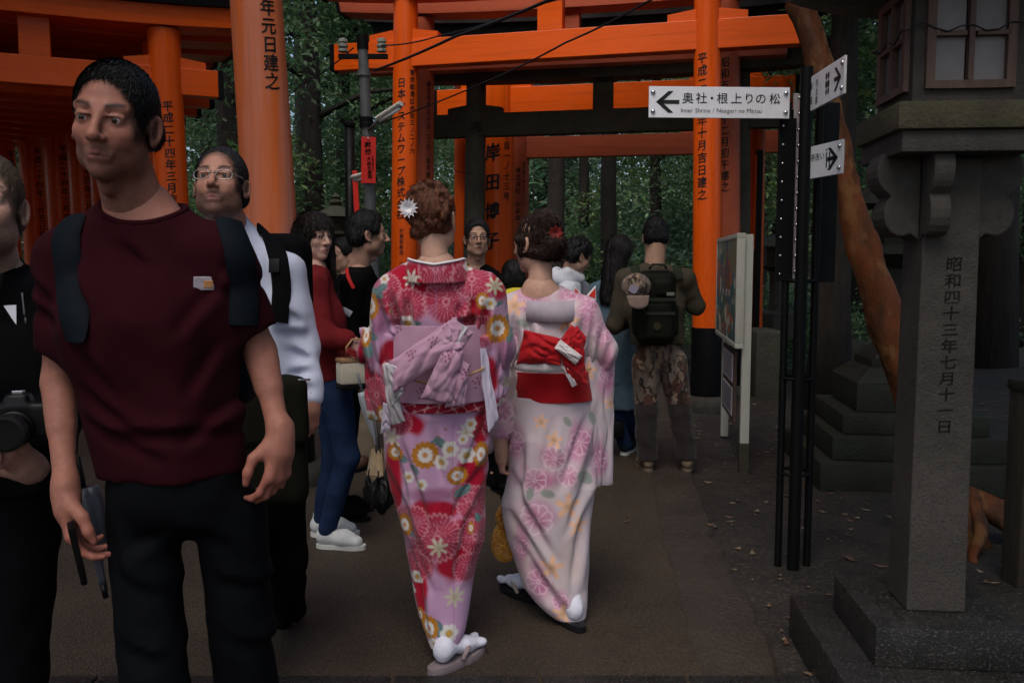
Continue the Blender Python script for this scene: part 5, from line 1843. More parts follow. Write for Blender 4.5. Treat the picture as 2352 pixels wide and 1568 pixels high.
def trousers(f, k, mat_, name='trousers', res=0.012, hip=.098, th=.088, kn=.064, an=.050, top=None, fold=.006, seed=4, cols=None, ratio=1.4, kk=.035, zcut=.035, extra=()):
    pts = [k['pelvis'] + (0, 0, .1), k['hipL'], k['hipR'], k['knL'], k['knR'], k['anL'], k['anR']]
    g = Garment(f, pts, .15, res)
    F = g.F
    tp = top if top is not None else k['pelvis'][2] + .05
    F.cap(k['pelvis'] + (0, 0, -.02), (k['pelvis'][0], k['pelvis'][1], tp + .03), hip, hip * .92, .04, side=(1, 0, 0), ratio=ratio)
    for n in 'LR':
        F.cap(k['hip' + n], k['kn' + n], th, kn, kk)
        F.cap(k['kn' + n], k['an' + n] + (0, 0, .02), kn, an, kk * .8)
    F.cut((0, 0, tp), (0, 0, 1))
    F.cut((0, 0, zcut), (0, 0, -1))
    fl = ([fold_fn(fold, 8, seed, (1, 1, 1.2)), fold_fn(fold * .6, 17, seed + 2, (1, 1, 1.5), .8)] if fold else []) + list(extra)
    return g.done(name, mat_, cols, fl)

def shoe(f, an, d, mat_u, mat_s, L=.27, W=.048, name='shoe', res=.006, z0=0.0, high=.03, pitch=0.0):
    d = unit((d[0], d[1], 0)); R = np.stack([np.array([d[1], -d[0], 0]), d, np.array([0, 0, 1.0])], 1) @ rotx(pitch)
    base = np.array([an[0], an[1], z0])
    F = SDF(base - .32, base + .32, res)
    F.frame(R, base)
    heel, toe = -.055, L - .055
    F.cap((0, heel + .035, .055), (0, toe * .45, .055), .038, .038, .02, side=(1, 0, 0), ratio=.95)
    F.cap((0, toe * .45, .05), (0, toe - .045, .036), .040, .030, .03, side=(1, 0, 0), ratio=1.25)
    F.cap((0, heel + .045, .07), (0, heel + .05, .085 + high), .038, .036, .02)
    F.box((0, (heel + toe) / 2, -.10), (.3, .5, .106), .001, .002, op=-1)
    V, Q = F.mesh()
    o = mesh_obj(name, V, Q, mat_u, f.root, True)
    P, n = [], 28
    for k in range(n):
        a = 2 * PI * k / n
        y = (heel + toe) / 2 + (toe - heel) / 2 * 1.02 * math.sin(a)
        w = W * (1.0 - .25 * math.exp(-((y - .05) / .05) ** 2)) * (abs(math.cos(a)) ** .75) * (1 if math.cos(a) > 0 else -1)
        P.append((w, y))
    V = [(x, y, 0.001) for x, y in P] + [(x * 1.02, y, .022) for x, y in P]
    Fc = [tuple(range(n))[::-1], tuple(range(n, 2 * n))] + [(k, (k + 1) % n, n + (k + 1) % n, n + k) for k in range(n)]
    V = np.array(V) @ R.T + base
    mesh_obj('sole', V, Fc, mat_s, o, False)
    return o

from mathutils.bvhtree import BVHTree
def bvh_of(o):
    me = o.data
    return BVHTree.FromPolygons([v.co[:] for v in me.vertices], [tuple(p.vertices) for p in me.polygons])
def on_surface(f, bv, u, v, lift=0.006):
    """point of a garment met by the line of sight through (u, v), in the figure's own frame, and its normal"""
    a = f.W((0, 0, CAMZ)); b = f.W(at(u, v, 5.0))
    hit, nrm, _, _ = bv.ray_cast(Vector(a), Vector(unit(b - a)))
    if hit is None:
        return None, None
    n = np.array(nrm)
    if n @ (a - np.array(hit)) < 0: n = -n
    return np.array(hit) + n * lift, n

def ribbon(P, N, width, thick, mb=None, edge=None):
    """flat band through points P lying on a surface with normals N"""
    mb = mb or MB()
    n = len(P)
    W = width if hasattr(width, '__len__') else [width] * n
    V = []
    for i in range(n):
        d = P[min(i + 1, n - 1)] - P[max(i - 1, 0)]
        s = unit(np.cross(d, N[i]))
        for (a, b) in ((-1, 0), (-.8, .9), (0, 1.15), (.8, .9), (1, 0), (0, -.6)):
            V.append(P[i] + s * W[i] / 2 * a + N[i] * thick * b)
    m = 6
    Fc = [(i * m + k, i * m + (k + 1) % m, (i + 1) * m + (k + 1) % m, (i + 1) * m + k) for i in range(n - 1) for k in range(m)]
    Fc += [tuple(range(m))[::-1], tuple(range((n - 1) * m, n * m))]
    mb.add(V, Fc)
    return mb

def surf_ribbon(f, bv, px, width, thick, name, mat_, parent, lift=.004, n=26, smooth_n=True):
    px = np.array(px, float)
    t = np.linspace(0, len(px) - 1, n)
    us, vs = np.interp(t, np.arange(len(px)), px[:, 0]), np.interp(t, np.arange(len(px)), px[:, 1])
    P, N = [], []
    for u, v in zip(us, vs):
        p, nn = on_surface(f, bv, u, v, lift)
        if p is not None:
            P.append(p); N.append(nn)
    if len(P) < 3: return None
    P, N = np.array(P), np.array(N)
    for _ in range(4):
        P[1:-1] = (P[:-2] + 2 * P[1:-1] + P[2:]) / 4
        N[1:-1] = (N[:-2] + 2 * N[1:-1] + N[2:]) / 4
    N /= np.linalg.norm(N, axis=1)[:, None]
    return ribbon(list(P), list(N), width, thick).build(name, mat_, parent, smooth=True, auto=50)

def follow(f, name, label, cat, group=None):
    """a top-level thing sharing the place and heading of the figure that wears or holds it"""
    return empty(name, (f.X0, f.Y0, 0), f.a, label, cat, group)

def spectacles(f, rim=(0.3, 0.3, 0.32), metal=0.8):
    c, R, s = f.hc, f.hR, f.hs
    m = mat('spectacle_rim', rim, 0.3, 0, metal=metal, bump=0) if metal else mat('black_spectacle_rim', (0.01, 0.01, 0.01), 0.3, 0, bump=0)
    mb = MB()
    T = lambda p: c + R @ (np.array(p) * s)
    for e in (-1, 1):
        pts = [T((e * .033 + .0235 * math.copysign(abs(math.cos(a)) ** .7, math.cos(a)), .0995 - abs(e * .033 + .0235 * math.cos(a)) * .12, .003 + .0150 * math.copysign(abs(math.sin(a)) ** .7, math.sin(a)))) for a in np.linspace(0, 2 * PI, 29)]
        mb.tube(pts, .0013 if metal else .0021, 6, cap=False)
        mb.tube([T((e * .057, .092, .008)), T((e * .078, .05, .008)), T((e * .083, -.01, .004))], .0014 if metal else .002, 6)
    mb.tube([T((-.010, .099, .007)), T((0, .102, .009)), T((.010, .099, .007))], .0014, 6)
    return mb.build('spectacles', m, f.root, smooth=True)

def creases(f, lines, width, depth):
    """pressed and pulled folds along lines given on the picture of the cloth"""
    def fn(x, y, z):
        P = np.stack([x, y, z], 1)
        u, v = f.pu(P), f.pv(P)
        out = np.zeros(len(u))
        for (a, b, c, d) in lines:
            l2 = (c - a) ** 2 + (d - b) ** 2
            t = ((u - a) * (c - a) + (v - b) * (d - b)) / l2
            q = ((u - a) * (d - b) - (v - b) * (c - a)) / math.sqrt(l2)
            m = np.exp(-((np.clip(t, 0, 1) - t) * math.sqrt(l2) / 18) ** 2) * np.sin(np.clip(t * .8 + .1, 0, 1) * PI)
            out += depth * m * (np.exp(-(q / width) ** 2) - .75 * np.exp(-((q - 1.7 * width) / (width * 1.1)) ** 2))
        return out
    return fn

# ------------------------------------------------------------------ people: the man in the maroon shirt
def man_maroon():
    f = Fig(372, 1.70, PI, 'man in a maroon T-shirt walking towards the viewer, head turned aside', 1.8)
    J = f.J
    k = skel(1.80, head=J(264, 284, -.05), neck=J(318, 470, .02), chest=J(345, 690, .0), pelvis=J(408, 1105, .0),
             shR=J(150, 598, .02), elR=J(135, 880, .03), wrR=J(152, 1135, -.06), shL=J(512, 585, .0), elL=J(598, 810, .05), wrL=J(645, 1005, .0),
             hipR=J(328, 1180, 0), hipL=J(530, 1180, .02), knR=J(366, 1690, -.09), knL=J(578, 1690, .06), anR=J(376, 2170, -.2), anL=J(610, 2120, .36),
             toeR=(.1, 1, 0), toeL=(-.1, 1, 0))
    f.pu = lambda P: 372 - 1176 * P[:, 0]
    f.pv = lambda P: 610 + (CAMZ - P[:, 2]) * 1176
    sk = (0.32, 0.135, 0.096)
    add_head(f, k['head'], yaw=-.06, pitch=-.10, roll=-.10, h=.211, res=.0034, skin=sk, neck_to=k['neck'] + (0, 0, -.03), neck_r=(.055, .064), beard=.6, brow=(.008, .006, .005), brow_w=1.35, lips=(.26, .085, .075), jaw=.92, gaze=(.1, -.1))
    F = None
    hair(f, hair_short(.006, .060, -.015, .06, -.050), .0034, (.003, .003, .0035), (.010, .0095, .010), .0006, strands=14000, slen=.017, comb=(0, .7, -.5), messy=.16, lift=.45)
    add_arm(f, [k['shR'], k['elR'], k['wrR']], [.038, .030, .020], (J(176, 1320, -.07) - k['wrR'], (-.85, -.35, 0), 1), .0042, sk, .93, curl=(.42, .55, .45), thumb_in=.6)
    add_arm(f, [k['shL'], k['elL'], k['wrL']], [.038, .030, .020], (J(630, 1180, -.02) - k['wrL'], (.8, -.45, 0), -1), .0042, sk, .92, curl=(.40, .60, .55), thumb_in=.5)
    # chest skin inside the neckline
    core = dict(k)
    add_core(f, core, sk, .014)
    finish_body(f)
    M_MAR = cloth('maroon_jersey', (0.022, 0.0024, 0.0048), .9)
    sh = upper_wear(f, k, M_MAR, 't_shirt', .0072, waist=.101, chest=.116, ratio=1.42, sh_r=.052, el_r=.053, sleeve=.38, hem=J(400, 1088)[2], neck_cut=(J(318, 452, -.03), (.086, .10, .052)), fold=.012, seed=3, ffreq=6, extra=[creases(f, [(235, 950, 430, 1040), (300, 985, 590, 985), (250, 880, 390, 990), (545, 640, 470, 760), (215, 620, 290, 720), (575, 900, 470, 1000), (90, 700, 180, 740), (100, 640, 170, 700), (560, 600, 600, 660), (560, 680, 610, 640), (240, 760, 330, 900), (540, 780, 480, 900), (330, 560, 400, 620)], 15, .013)])
    bv = bvh_of(sh)
    tr = trousers(f, k, cloth('black_trousers', (0.0018, 0.0023, 0.0036), .8), res=.011, hip=.098, th=.070, kn=.060, an=.054, top=J(400, 1062)[2], fold=.008, kk=.014, extra=[creases(f, [(425, 1200, 320, 1250), (440, 1200, 560, 1260), (300, 1300, 420, 1360), (500, 1330, 640, 1380), (310, 1450, 430, 1500), (530, 1480, 640, 1530), (260, 1150, 330, 1320)], 16, .012)])
    for n in 'LR':
        shoe(f, k['an' + n], k['toe' + n], M_BLKCLOTH, M_PLASTIC, .29, .05)
    c_, r_ = J(318, 452, -.03), np.array((.086, .10, .052))
    Vg = f.g.V - c_
    e_ = np.sqrt(((Vg / r_) ** 2).sum(1))
    near = (e_ > .90) & (e_ < 1.16) & (Vg[:, 2] < .05)
    an_ = np.arctan2(Vg[near, 0], Vg[near, 1]); pts = []
    for a0 in np.linspace(-PI, PI, 41)[:-1]:
        m_ = np.abs((an_ - a0 + PI) % (2 * PI) - PI) < .13
        if m_.sum() > 2:
            q_ = Vg[near][m_]; pts.append(q_[np.argsort(np.abs(e_[near][m_] - 1.05))[:6]].mean(0) + c_)
    if len(pts) > 20:
        pts = np.array(pts)
        for _ in range(3):
            pts = (np.roll(pts, 1, 0) + 2 * pts + np.roll(pts, -1, 0)) / 4
        MB().tube(list(pts) + [pts[0]], .0062, 10, cap=False).build('neckband', M_MAR, sh, smooth=True)
    # woven patch on the chest
    q, n = on_surface(f, bv, 470, 650, .002)
    if q is not None:
        R = frame_z(n); up = np.array([0, 0, 1.0]); R = np.stack([unit(np.cross(up, n)), unit(np.cross(n, np.cross(up, n))), n], 1)
        o = MB().box(q, (.041, .026, .003), R=R, bev=.001).build('chest_patch', mat('lilac_patch', (0.46, 0.40, 0.46), .7, .1, 20), sh)
        MB().box(q + R @ np.array([.006, -.001, .0022]), (.017, .014, .002), R=R, bev=.0008).build('patch_mark', mat('orange_thread', (0.55, 0.26, 0.10), .7, .1, 20), o)
    # backpack
    b = follow(f, 'backpack', 'dark navy backpack on the shoulders of the man in maroon, straps in front', 'backpack')
    for px in ([(425, 440), (475, 442), (520, 500), (548, 580), (560, 660), (558, 745)], [(178, 505), (152, 545), (160, 620), (172, 700), (180, 780)]):
        surf_ribbon(f, bv, px, .058, .008, 'strap', M_NAVYSTRAP, b, .005)
    F = SDF(np.array([-.25, -.42, .9]), np.array([.25, -.02, 1.6]), .012)
    c = k['chest']
    F.box(c + (0, -.22, -.06), (.14, .09, .19), .06, .02)
    F.box(c + (0, -.30, -.06), (.11, .05, .11), .04, .03)
    V, Q = F.mesh()
    mesh_obj('pack_body', V, Q, M_NAVYSTRAP, b, True)
    # phone in the right hand
    p = J(176, 1262, -.075)
    o = MB().box((0, 0, 0), (.012, .062, .125), bev=.004).build('mobile_phone', M_PLASTIC, None, smooth=True, auto=40)
    w = rotz(PI) @ p + np.array([f.X0, f.Y0, 0])
    o.location = w; o.rotation_euler = (.2, -.16, .5)
    tag(o, 'black mobile phone held low in the hand of the man in maroon', 'phone')
    return f
def umbrella(f_pts, label, cols, name='closed_umbrella', r=.03, seed=0, pleats=8, tip=.12):
    a, b = np.array(f_pts[0]), np.array(f_pts[1])
    rt = empty(name, a, 0, label, 'umbrella')
    d = b - a
    n, seg = 14, 48
    V = []
    Fm = frame_z(d)
    for i in range(n):
        t = i / (n - 1)
        rr = r * (0.55 + .75 * math.sin(min(1, t * 1.2 + .1) * PI) ** .6) * (1 - .55 * t)
        for k_ in range(seg):
            an = 2 * PI * k_ / seg
            q = rr * (1 + .22 * abs(math.sin(an * pleats / 2 + t * 2.2)) - .1)
            V.append(d * t * (1 - tip) + Fm[:, 0] * q * math.cos(an) + Fm[:, 1] * q * math.sin(an))
    Fc = [(i * seg + j, i * seg + (j + 1) % seg, (i + 1) * seg + (j + 1) % seg, (i + 1) * seg + j) for i in range(n - 1) for j in range(seg)]
    Fc += [tuple(range(seg))[::-1], tuple(range((n - 1) * seg, n * seg))]
    mesh_obj('canopy', V, Fc, cols[0], rt, True)
    MB().tube([d * (1 - tip * 1.05), d], [r * .28, r * .2], 10).build('tip', cols[1], rt, smooth=True)
    MB().tube([d * -.28, d * .02], [.007, .006], 10).build('shaft', cols[1], rt, smooth=True)
    return rt
man_maroon()
umbrella((at(192, 1120, 1.98), at(243, 1372, 1.98)), 'grey folded umbrella hanging beside the trouser leg of the man in maroon', (mat('grey_smoked_film', (0.045, 0.05, 0.062), .35, .2, 9, .1, 60), M_PLASTIC), r=.030)

# ------------------------------------------------------------------ photographer at the left border
def man_camera():
    f = Fig(-28, 2.04, PI, 'bearded man with cropped hair in black at the border, holding a camera', 1.74)
    J = f.J
    sk = (0.46, 0.27, 0.21)
    k = skel(1.74, head=J(-36, 478, -.03), neck=J(-18, 618, .03), chest=J(-5, 800, .05), pelvis=J(-10, 1060, .05), shL=J(125, 680, .06), shR=J(-165, 680, .06),
             elL=J(150, 930, .05), elR=J(-190, 940, .05), wrL=J(70, 1075, -.22), wrR=J(-60, 985, -.24),
             hipL=J(60, 1120, .05), hipR=J(-90, 1120, .05), knL=J(45, 1540, .04), knR=J(-80, 1540, .04), anL=J(40, 1960, .08), anR=J(-90, 1960, .08))
    add_head(f, k['head'], yaw=-.42, pitch=.14, h=.236, res=.0042, skin=sk, neck_to=k['neck'] + (0, 0, -.02), beard=.62, brow=(.07, .04, .025), brow_w=1.0, gaze=(-.15, 0), iris=(.05, .06, .06))
    hair(f, hair_short(.008, .062, -.01, .06, -.07), .0042, (.045, .03, .022), (.10, .07, .05), .0010, strands=8000, slen=.012, lift=.5)
    add_arm(f, [k['elR'], k['wrR']], [.045, .028], (J(-10, 1000, -.27) - k['wrR'], (0.1, .5, -.8), -1), .005, sk, .95, curl=(.5, .5, .4))
    add_arm(f, [k['elL'], k['wrL']], [.045, .028], (J(40, 1050, -.27) - k['wrL'], (.6, .2, .7), 1), .005, sk, .95, curl=(.5, .5, .4))
    add_core(f, k, sk, .016)
    finish_body(f)
    j = upper_wear(f, k, M_BLKCLOTH, 'jacket', .010, waist=.128, chest=.132, sh_r=.064, el_r=.058, wr_r=.045, sleeve=.93, hem=J(0, 1130)[2], col_r=.066, fold=.012, seed=9)
    bv = bvh_of(j)
    trousers(f, k, M_BLKCLOTH, res=.016, fold=.01)
    for n in 'LR':
        shoe(f, k['an' + n], k['toe' + n], M_BLKCLOTH, M_PLASTIC, .28, res=.010)
    MB().tube([q for q in [on_surface(f, bv, 52 + i * 1.4, 672 + i * 12, .003)[0] for i in range(7)] if q is not None], .0022, 6).build('zip', M_STEEL, j, smooth=True)
    P = [on_surface(f, bv, u, v, .003) for u, v in ((8, 702), (38, 700), (38, 746), (34, 742))]
    if all(p[0] is not None for p in P):
        V = [p[0] for p in P] + [p[0] - p[1] * .006 for p in P]
        MB().hexa([V[3], V[2], V[1], V[0], V[7], V[6], V[5], V[4]]).build('white_lining', M_SIGN, j)
    # camera
    c = at(38, 965, 1.78)
    r = empty('camera_body', c, .25, 'black camera with a silver dial held by the man at the border', 'camera')
    F = SDF((-.09, -.06, -.07), (.09, .06, .07), .004)
    F.box((0, 0, 0), (.066, .024, .038), .010, .006)
    F.box((.006, 0, .040), (.024, .022, .018), .010, .012)
    F.box((-.052, -.012, -.004), (.014, .026, .034), .010, .012)
    V, Q = F.mesh()
    mesh_obj('body_shell', V, Q, M_PLASTIC, r, True)
    MB().lathe([(.036, 0), (.037, .02), (.034, .022), (.034, .05), (.037, .052), (.036, .075), (.030, .076), (.028, .066)], (0.005, -.022, -.012), 28, R=rotx(PI / 2)).build('lens', M_PLASTIC, r, smooth=True, auto=35)
    o = MB().lathe([(.0125, 0), (.0125, .008), (.011, .0095)], (-.045, 0, .038), 24).build('dial', M_CHROME, r, smooth=True, auto=35)
    MB().lathe([(.007, 0), (.007, .002)], (-.045, 0, .0478), 16).build('dial_top', M_PLASTIC, o, smooth=True, auto=35)
    MB().box((.006, 0, .060), (.020, .018, .005), bev=.001).build('hot_shoe', M_CHROME, r)
    MB().tube([(-.064, 0, .026), (-.09, .08, .1), (-.05, .14, .30)], .004, 6, flat=2.0).build('strap', M_BLKCLOTH, r, smooth=True)
man_camera()

# ------------------------------------------------------------------ man with spectacles and a white shirt
def man_white():
    f = Fig(570, 2.85, PI, 'man with rimless spectacles and a white shirt half hidden behind the maroon man', 1.75)
    J = f.J
    f.pu = lambda P: 570 - 702 * P[:, 0]
    f.pv = lambda P: 610 + (CAMZ - P[:, 2]) * 702
    sk = (0.42, 0.205, 0.145)
    k = skel(1.75, head=J(507, 428, -.05), neck=J(530, 520, .04), chest=J(575, 690, .05), pelvis=J(600, 960, .06), shL=J(655, 618, .03), shR=J(455, 600, .03),
             elL=J(702, 790, .06), elR=J(440, 800, .06), wrL=J(716, 922, -.02), wrR=J(450, 930, 0),
             hipL=J(640, 1010, .06), hipR=J(570, 1010, .06), knL=J(655, 1280, .10), knR=J(560, 1290, -.1), anL=J(668, 1470, .62), anR=J(560, 1590, -.1))
    add_head(f, k['head'], yaw=-.08, pitch=.26, h=.236, res=.0042, skin=sk, neck_to=k['neck'] + (0, 0, -.02), beard=.85, brow=(.012, .010, .010), brow_w=1.5, gaze=(.0, -.1))
    hair(f, hair_short(.006, .074, -.02, .06, -.055), .0042, (.006, .0055, .006), (.018, .017, .018), .0008, strands=7000, slen=.012, lift=.5)
    spectacles(f, (.35, .33, .33))
    add_arm(f, [k['elL'], k['wrL']], [.028, .022], (J(712, 1010, -.03) - k['wrL'], (.8, -.4, 0), -1), .006, sk, .98, curl=(.4, .5, .4))
    add_core(f, k, sk, .016)
    finish_body(f)
    M_WS = cloth('white_cotton', (0.50, 0.53, 0.66), .85)
    s = upper_wear(f, k, M_WS, 'shirt', .009, waist=.122, chest=.125, sh_r=.052, el_r=.047, wr_r=.038, sleeve=.97, hem=J(600, 1000)[2], col_r=.060, fold=.012, seed=5, ffreq=8, extra=[creases(f, [(640, 690, 700, 740), (650, 760, 715, 770), (668, 800, 722, 830), (676, 860, 730, 850), (625, 640, 640, 760), (690, 880, 735, 895)], 10, .014)])
    bv = bvh_of(s)
    trousers(f, k, M_BLKCLOTH, res=.013, th=.095, kn=.072, an=.06, fold=.01)
    for n in 'LR':
        shoe(f, k['an' + n] , k['toe' + n], cloth('dark_grey_suede', (.02, .021, .026)), M_PLASTIC, .29, res=.008, z0=.10 if n == 'L' else 0, pitch=-.5 if n == 'L' else 0)
    b = follow(f, 'backpack', 'black backpack worn by the man in the white shirt, buckled strap on his shoulder', 'backpack')
    surf_ribbon(f, bv, [(590, 528), (620, 545), (640, 590), (648, 660), (640, 740)], .060, .010, 'strap', M_BLKCLOTH, b, .005)
    p, n = on_surface(f, bv, 633, 612, .016)
    if p is not None:
        R = np.stack([unit(np.cross((0, 0, 1.0), n)), unit(np.cross(n, np.cross((0, 0, 1.0), n))), n], 1)
        MB().box(p, (.035, .045, .010), R=R, bev=.003).build('buckle', M_PLASTIC, b, smooth=True, auto=40)
    c = k['chest']
    F = SDF(c + (-.25, -.42, -.35), c + (.25, -.02, .3), .014)
    F.box(c + (0, -.23, 0), (.15, .09, .23), .06, .02)
    V, Q = F.mesh()
    mesh_obj('pack_body', V, Q, M_BLKCLOTH, b, True)
    # olive satchel at the hip
    a = at(622, 985, 2.70)
    r = empty('satchel', a, 0.15, 'dark olive satchel hanging at the hip of the man in the white shirt', 'bag')
    F = SDF((-.20, -.12, -.30), (.20, .12, .24), .008)
    F.box((0, 0, -.04), (.115, .05, .21), .05, .02)
    F.box((0, -.03, .06), (.117, .035, .11), .03, .01)
    F.disp(fold_fn(.008, 9, 4))
    V, Q = F.mesh()
    mesh_obj('bag_body', V, Q, cloth('dark_olive_canvas', (0.008, 0.0078, 0.005)), r, True)
    MB().tube([(-.09, .02, .16), (-.10, .06, .30), (-.13, .10, .44)], .012, 8, flat=.3).build('strap', M_BLKCLOTH, r, smooth=True)
    MB().tube([(.05, -.055, .155), (.10, -.05, .160), (.125, -.03, .158)], .004, 6).build('metal_trim', M_CHROME, r, smooth=True)
man_white()

# ------------------------------------------------------------------ young woman in the red sweater
def woman_red():
    f = Fig(762, 4.33, -PI / 2, 'young woman in a dark red sweater and jeans looking back, white sneakers', 1.64)
    J = f.J
    sk = (0.52, 0.315, 0.245)
    k = skel(1.64, head=J(724, 546, 0), neck=J(722, 612, .0), chest=J(738, 720, 0), pelvis=J(768, 868, 0), shR=J(722, 650, -.165), shL=J(735, 650, .165),
             elR=J(742, 775, -.22), elL=J(755, 775, .2), wrR=J(803, 782, -.20), wrL=J(815, 790, .10),
             hipR=J(770, 905, -.075), hipL=J(762, 905, .075), knR=J(797, 1050, -.085), knL=J(768, 1050, .08), anR=J(752, 1225, -.09), anL=J(738, 1198, .10), toeR=(.15, 1, 0), toeL=(-.1, 1, 0))
    add_head(f, k['head'], yaw=.72, pitch=-.02, h=.222, res=.0044, skin=sk, male=False, jaw=.9, neck_to=k['neck'] + (0, -.02, -.03), neck_r=(.046, .052), brow=(.03, .018, .014), brow_w=.85, lips=(.42, .16, .16), gaze=(.5, .0))
    def hb(F, q):
        F.ell(q(0, -.018, .038), q(.0755, .0955, .0845) + .014, .004)
        F.ell(q(0, .145, -.020), q(.058, .085, .078), .02, op=-1)
        F.cap(q(-.05, -.04, .0), q(-.06, -.05, -.20), .040, .045, .03)
        F.cap(q(.055, -.045, .0), q(.065, -.055, -.20), .038, .036, .03)
        F.cap(q(0, -.06, .0), q(0, -.075, -.30), .060, .045, .04, side=(1, 0, 0), ratio=1.3)
        F.cap(q(-.072, .03, .02), q(-.080, .035, -.17), .018, .020, .02)
        F.cap(q(.074, .015, .02), q(.082, .005, -.15), .014, .016, .02)
    hair(f, hb, .0055, (.006, .0045, .0042), (.018, .012, .010), .003, (150, 60, 8), pad=.17, drop=.26, strands=7000, slen=.05, comb=(0, -.1, -1), messy=.12)
    add_arm(f, [k['elR'], k['wrR']], [.034, .024], (J(832, 800, -.22) - k['wrR'], (-.7, .2, -.7), -1), .006, sk, .88, curl=(.5, .6, .5))
    add_core(f, k, sk, .016)
    finish_body(f)
    upper_wear(f, k, cloth('dark_red_knit', (0.145, 0.013, 0.016), .92), 'sweater', .010, waist=.108, chest=.112, ratio=1.32, sh_r=.056, el_r=.054, wr_r=.050, sleeve=.93, hem=J(760, 868)[2], fold=.010, seed=12, neck_cut=(J(722, 600), (.07, .075, .06)))
    trousers(f, k, cloth('dark_blue_denim', (0.012, 0.024, 0.062), .8, .3), 'jeans', .010, hip=.098, th=.085, kn=.060, an=.046, fold=.006)
    M_WC, M_WR = cloth('white_canvas', (0.58, 0.59, 0.60)), mat('white_rubber', (0.60, 0.60, 0.57), .5, .12, 12)
    for n in 'LR':
        o = shoe(f, k['an' + n], k['toe' + n], M_WC, M_WR, .25, .045, 'sneaker', .005)
        a, d = k['an' + n], unit(k['toe' + n])
        s_ = np.array([d[1], -d[0], 0])
        mb = MB()
        for i in range(5):
            c = np.array([a[0], a[1], 0]) + d * (.035 + .021 * i) + (0, 0, .098 - .0085 * i)
            mb.tube([c - s_ * .028 - (0, 0, .014), c, c + s_ * .028 - (0, 0, .014)], .0028, 6)
        mb.build('laces', M_WR, o, smooth=True)
    p = at(815, 838, 4.12)
    r = empty('handbag', p, .5, 'cream handbag with black base and tan handles carried by the woman in red', 'bag')
    M_CR, M_TAN = cloth('cream_leather', (0.50, 0.46, 0.37), .5), mat('tan_leather', (0.36, 0.20, 0.10), .5, .15, 9)
    MB().box((0, 0, -.035), (.165, .085, .105), bev=.014).build('bag_body', M_CR, r, smooth=True, auto=40)
    MB().box((0, 0, -.100), (.168, .088, .028), bev=.008).build('base', M_PLASTIC, r, smooth=True, auto=40)
    MB().box((0, 0, .027), (.166, .087, .020), bev=.006).build('top_band', M_TAN, r, smooth=True, auto=40)
    for y in (-.03, .03):
        MB().tube([(-.055, y, .03), (-.05, y, .09), (-.02, y, .125), (.02, y, .125), (.05, y, .09), (.055, y, .03)], .007, 8, flat=.7).build('handle', M_TAN, r, smooth=True)
    MB().box((-.01, -.05, .055), (.10, .012, .03), R=roty(.5), bev=.004).build('red_flap', mat('red_leather', (.25, .015, .015), .5, .1, 9), r)
woman_red()

# ------------------------------------------------------------------ simple bystanders
def bystander(f, k, skin, head_kw, hair_fn, hair_kw, top, top_kw, bottom, bottom_kw, shoes, bare=(), hand_kw=None, specs=None, res=.012, arms=True):
    add_head(f, k['head'], skin=skin, neck_to=k['neck'] + (0, -.01, -.03), **head_kw)
    if hair_fn:
        hair(f, hair_fn, head_kw.get('res', .006), **hair_kw)
    add_core(f, k, skin, .018)
    for n in 'LR':
        sgn = -1 if n == 'L' else 1
        d = k['wr' + n] - k['el' + n]
        if arms:
            add_arm(f, [k['el' + n] + d * .5, k['wr' + n]], [.032, .026], (d, (-sgn, .1, 0), sgn), .009, skin, .95, curl=(.4, .5, .4))
    finish_body(f)
    if specs: spectacles(f, *specs)
    t = upper_wear(f, k, top, res=res, **top_kw)
    trousers(f, k, bottom, res=res + .003, **bottom_kw)
    for n in 'LR':
        shoe(f, k['an' + n], k['toe' + n], shoes[0], shoes[1], .26, .045, res=.009)
    return t
BLKH = dict(col=(.0035, .0033, .0035), col2=(.010, .009, .0095), strand=.004, lift=.7)
M_BEIGE = cloth('beige_cotton', (0.20, 0.155, 0.11))
M_BRSHOE = mat('brown_leather', (.06, .026, .015), .5, .2, 9)

def man_profile():
    f = Fig(818, 4.75, -PI / 2 + .15, 'dark haired man in a black jacket seen in profile looking along the path', 1.68)
    J = f.J
    k = skel(1.68, head=J(846, 540, 0), neck=J(826, 612, .02), chest=J(818, 690, .03), pelvis=J(795, 860, .03), shR=J(812, 650, -.14), shL=J(838, 648, .16), elR=J(800, 770, -.16), elL=J(850, 760, .2),
             wrR=J(822, 850, -.18), wrL=J(870, 830, .15), hipR=J(792, 900, -.06), hipL=J(798, 900, .08), knR=J(785, 1050, -.06), knL=J(790, 1050, .1), anR=J(765, 1190, -.05), anL=J(775, 1180, .1))
    t = bystander(f, k, (.44, .25, .18), dict(yaw=-.1, pitch=.0, h=.226, res=.005, beard=.4), hair_short(.020, .058, .0, .06, -.075), dict(BLKH, strand=.007, freq=(90, 60, 20)),
                  M_BLKCLOTH, dict(name='jacket', waist=.118, chest=.125, sh_r=.062, el_r=.058, wr_r=.044, sleeve=.95, hem=J(800, 880)[2], col_r=.058, fold=.011, seed=21), M_BLKCLOTH, dict(th=.085), (M_BLKCLOTH, M_PLASTIC))
    bv = bvh_of(t)
    surf_ribbon(f, bv, [(797, 588), (796, 610), (801, 640), (812, 662)], .020, .006, 'red_piping', mat('red_piping', (.55, .012, .012), .6, 0), t, .003)
    surf_ribbon(f, bv, [(770, 715), (790, 712), (806, 722)], .035, .004, 'grey_stripe', cloth('pale_grey_cloth', (.36, .37, .42)), t, .003)
man_profile()

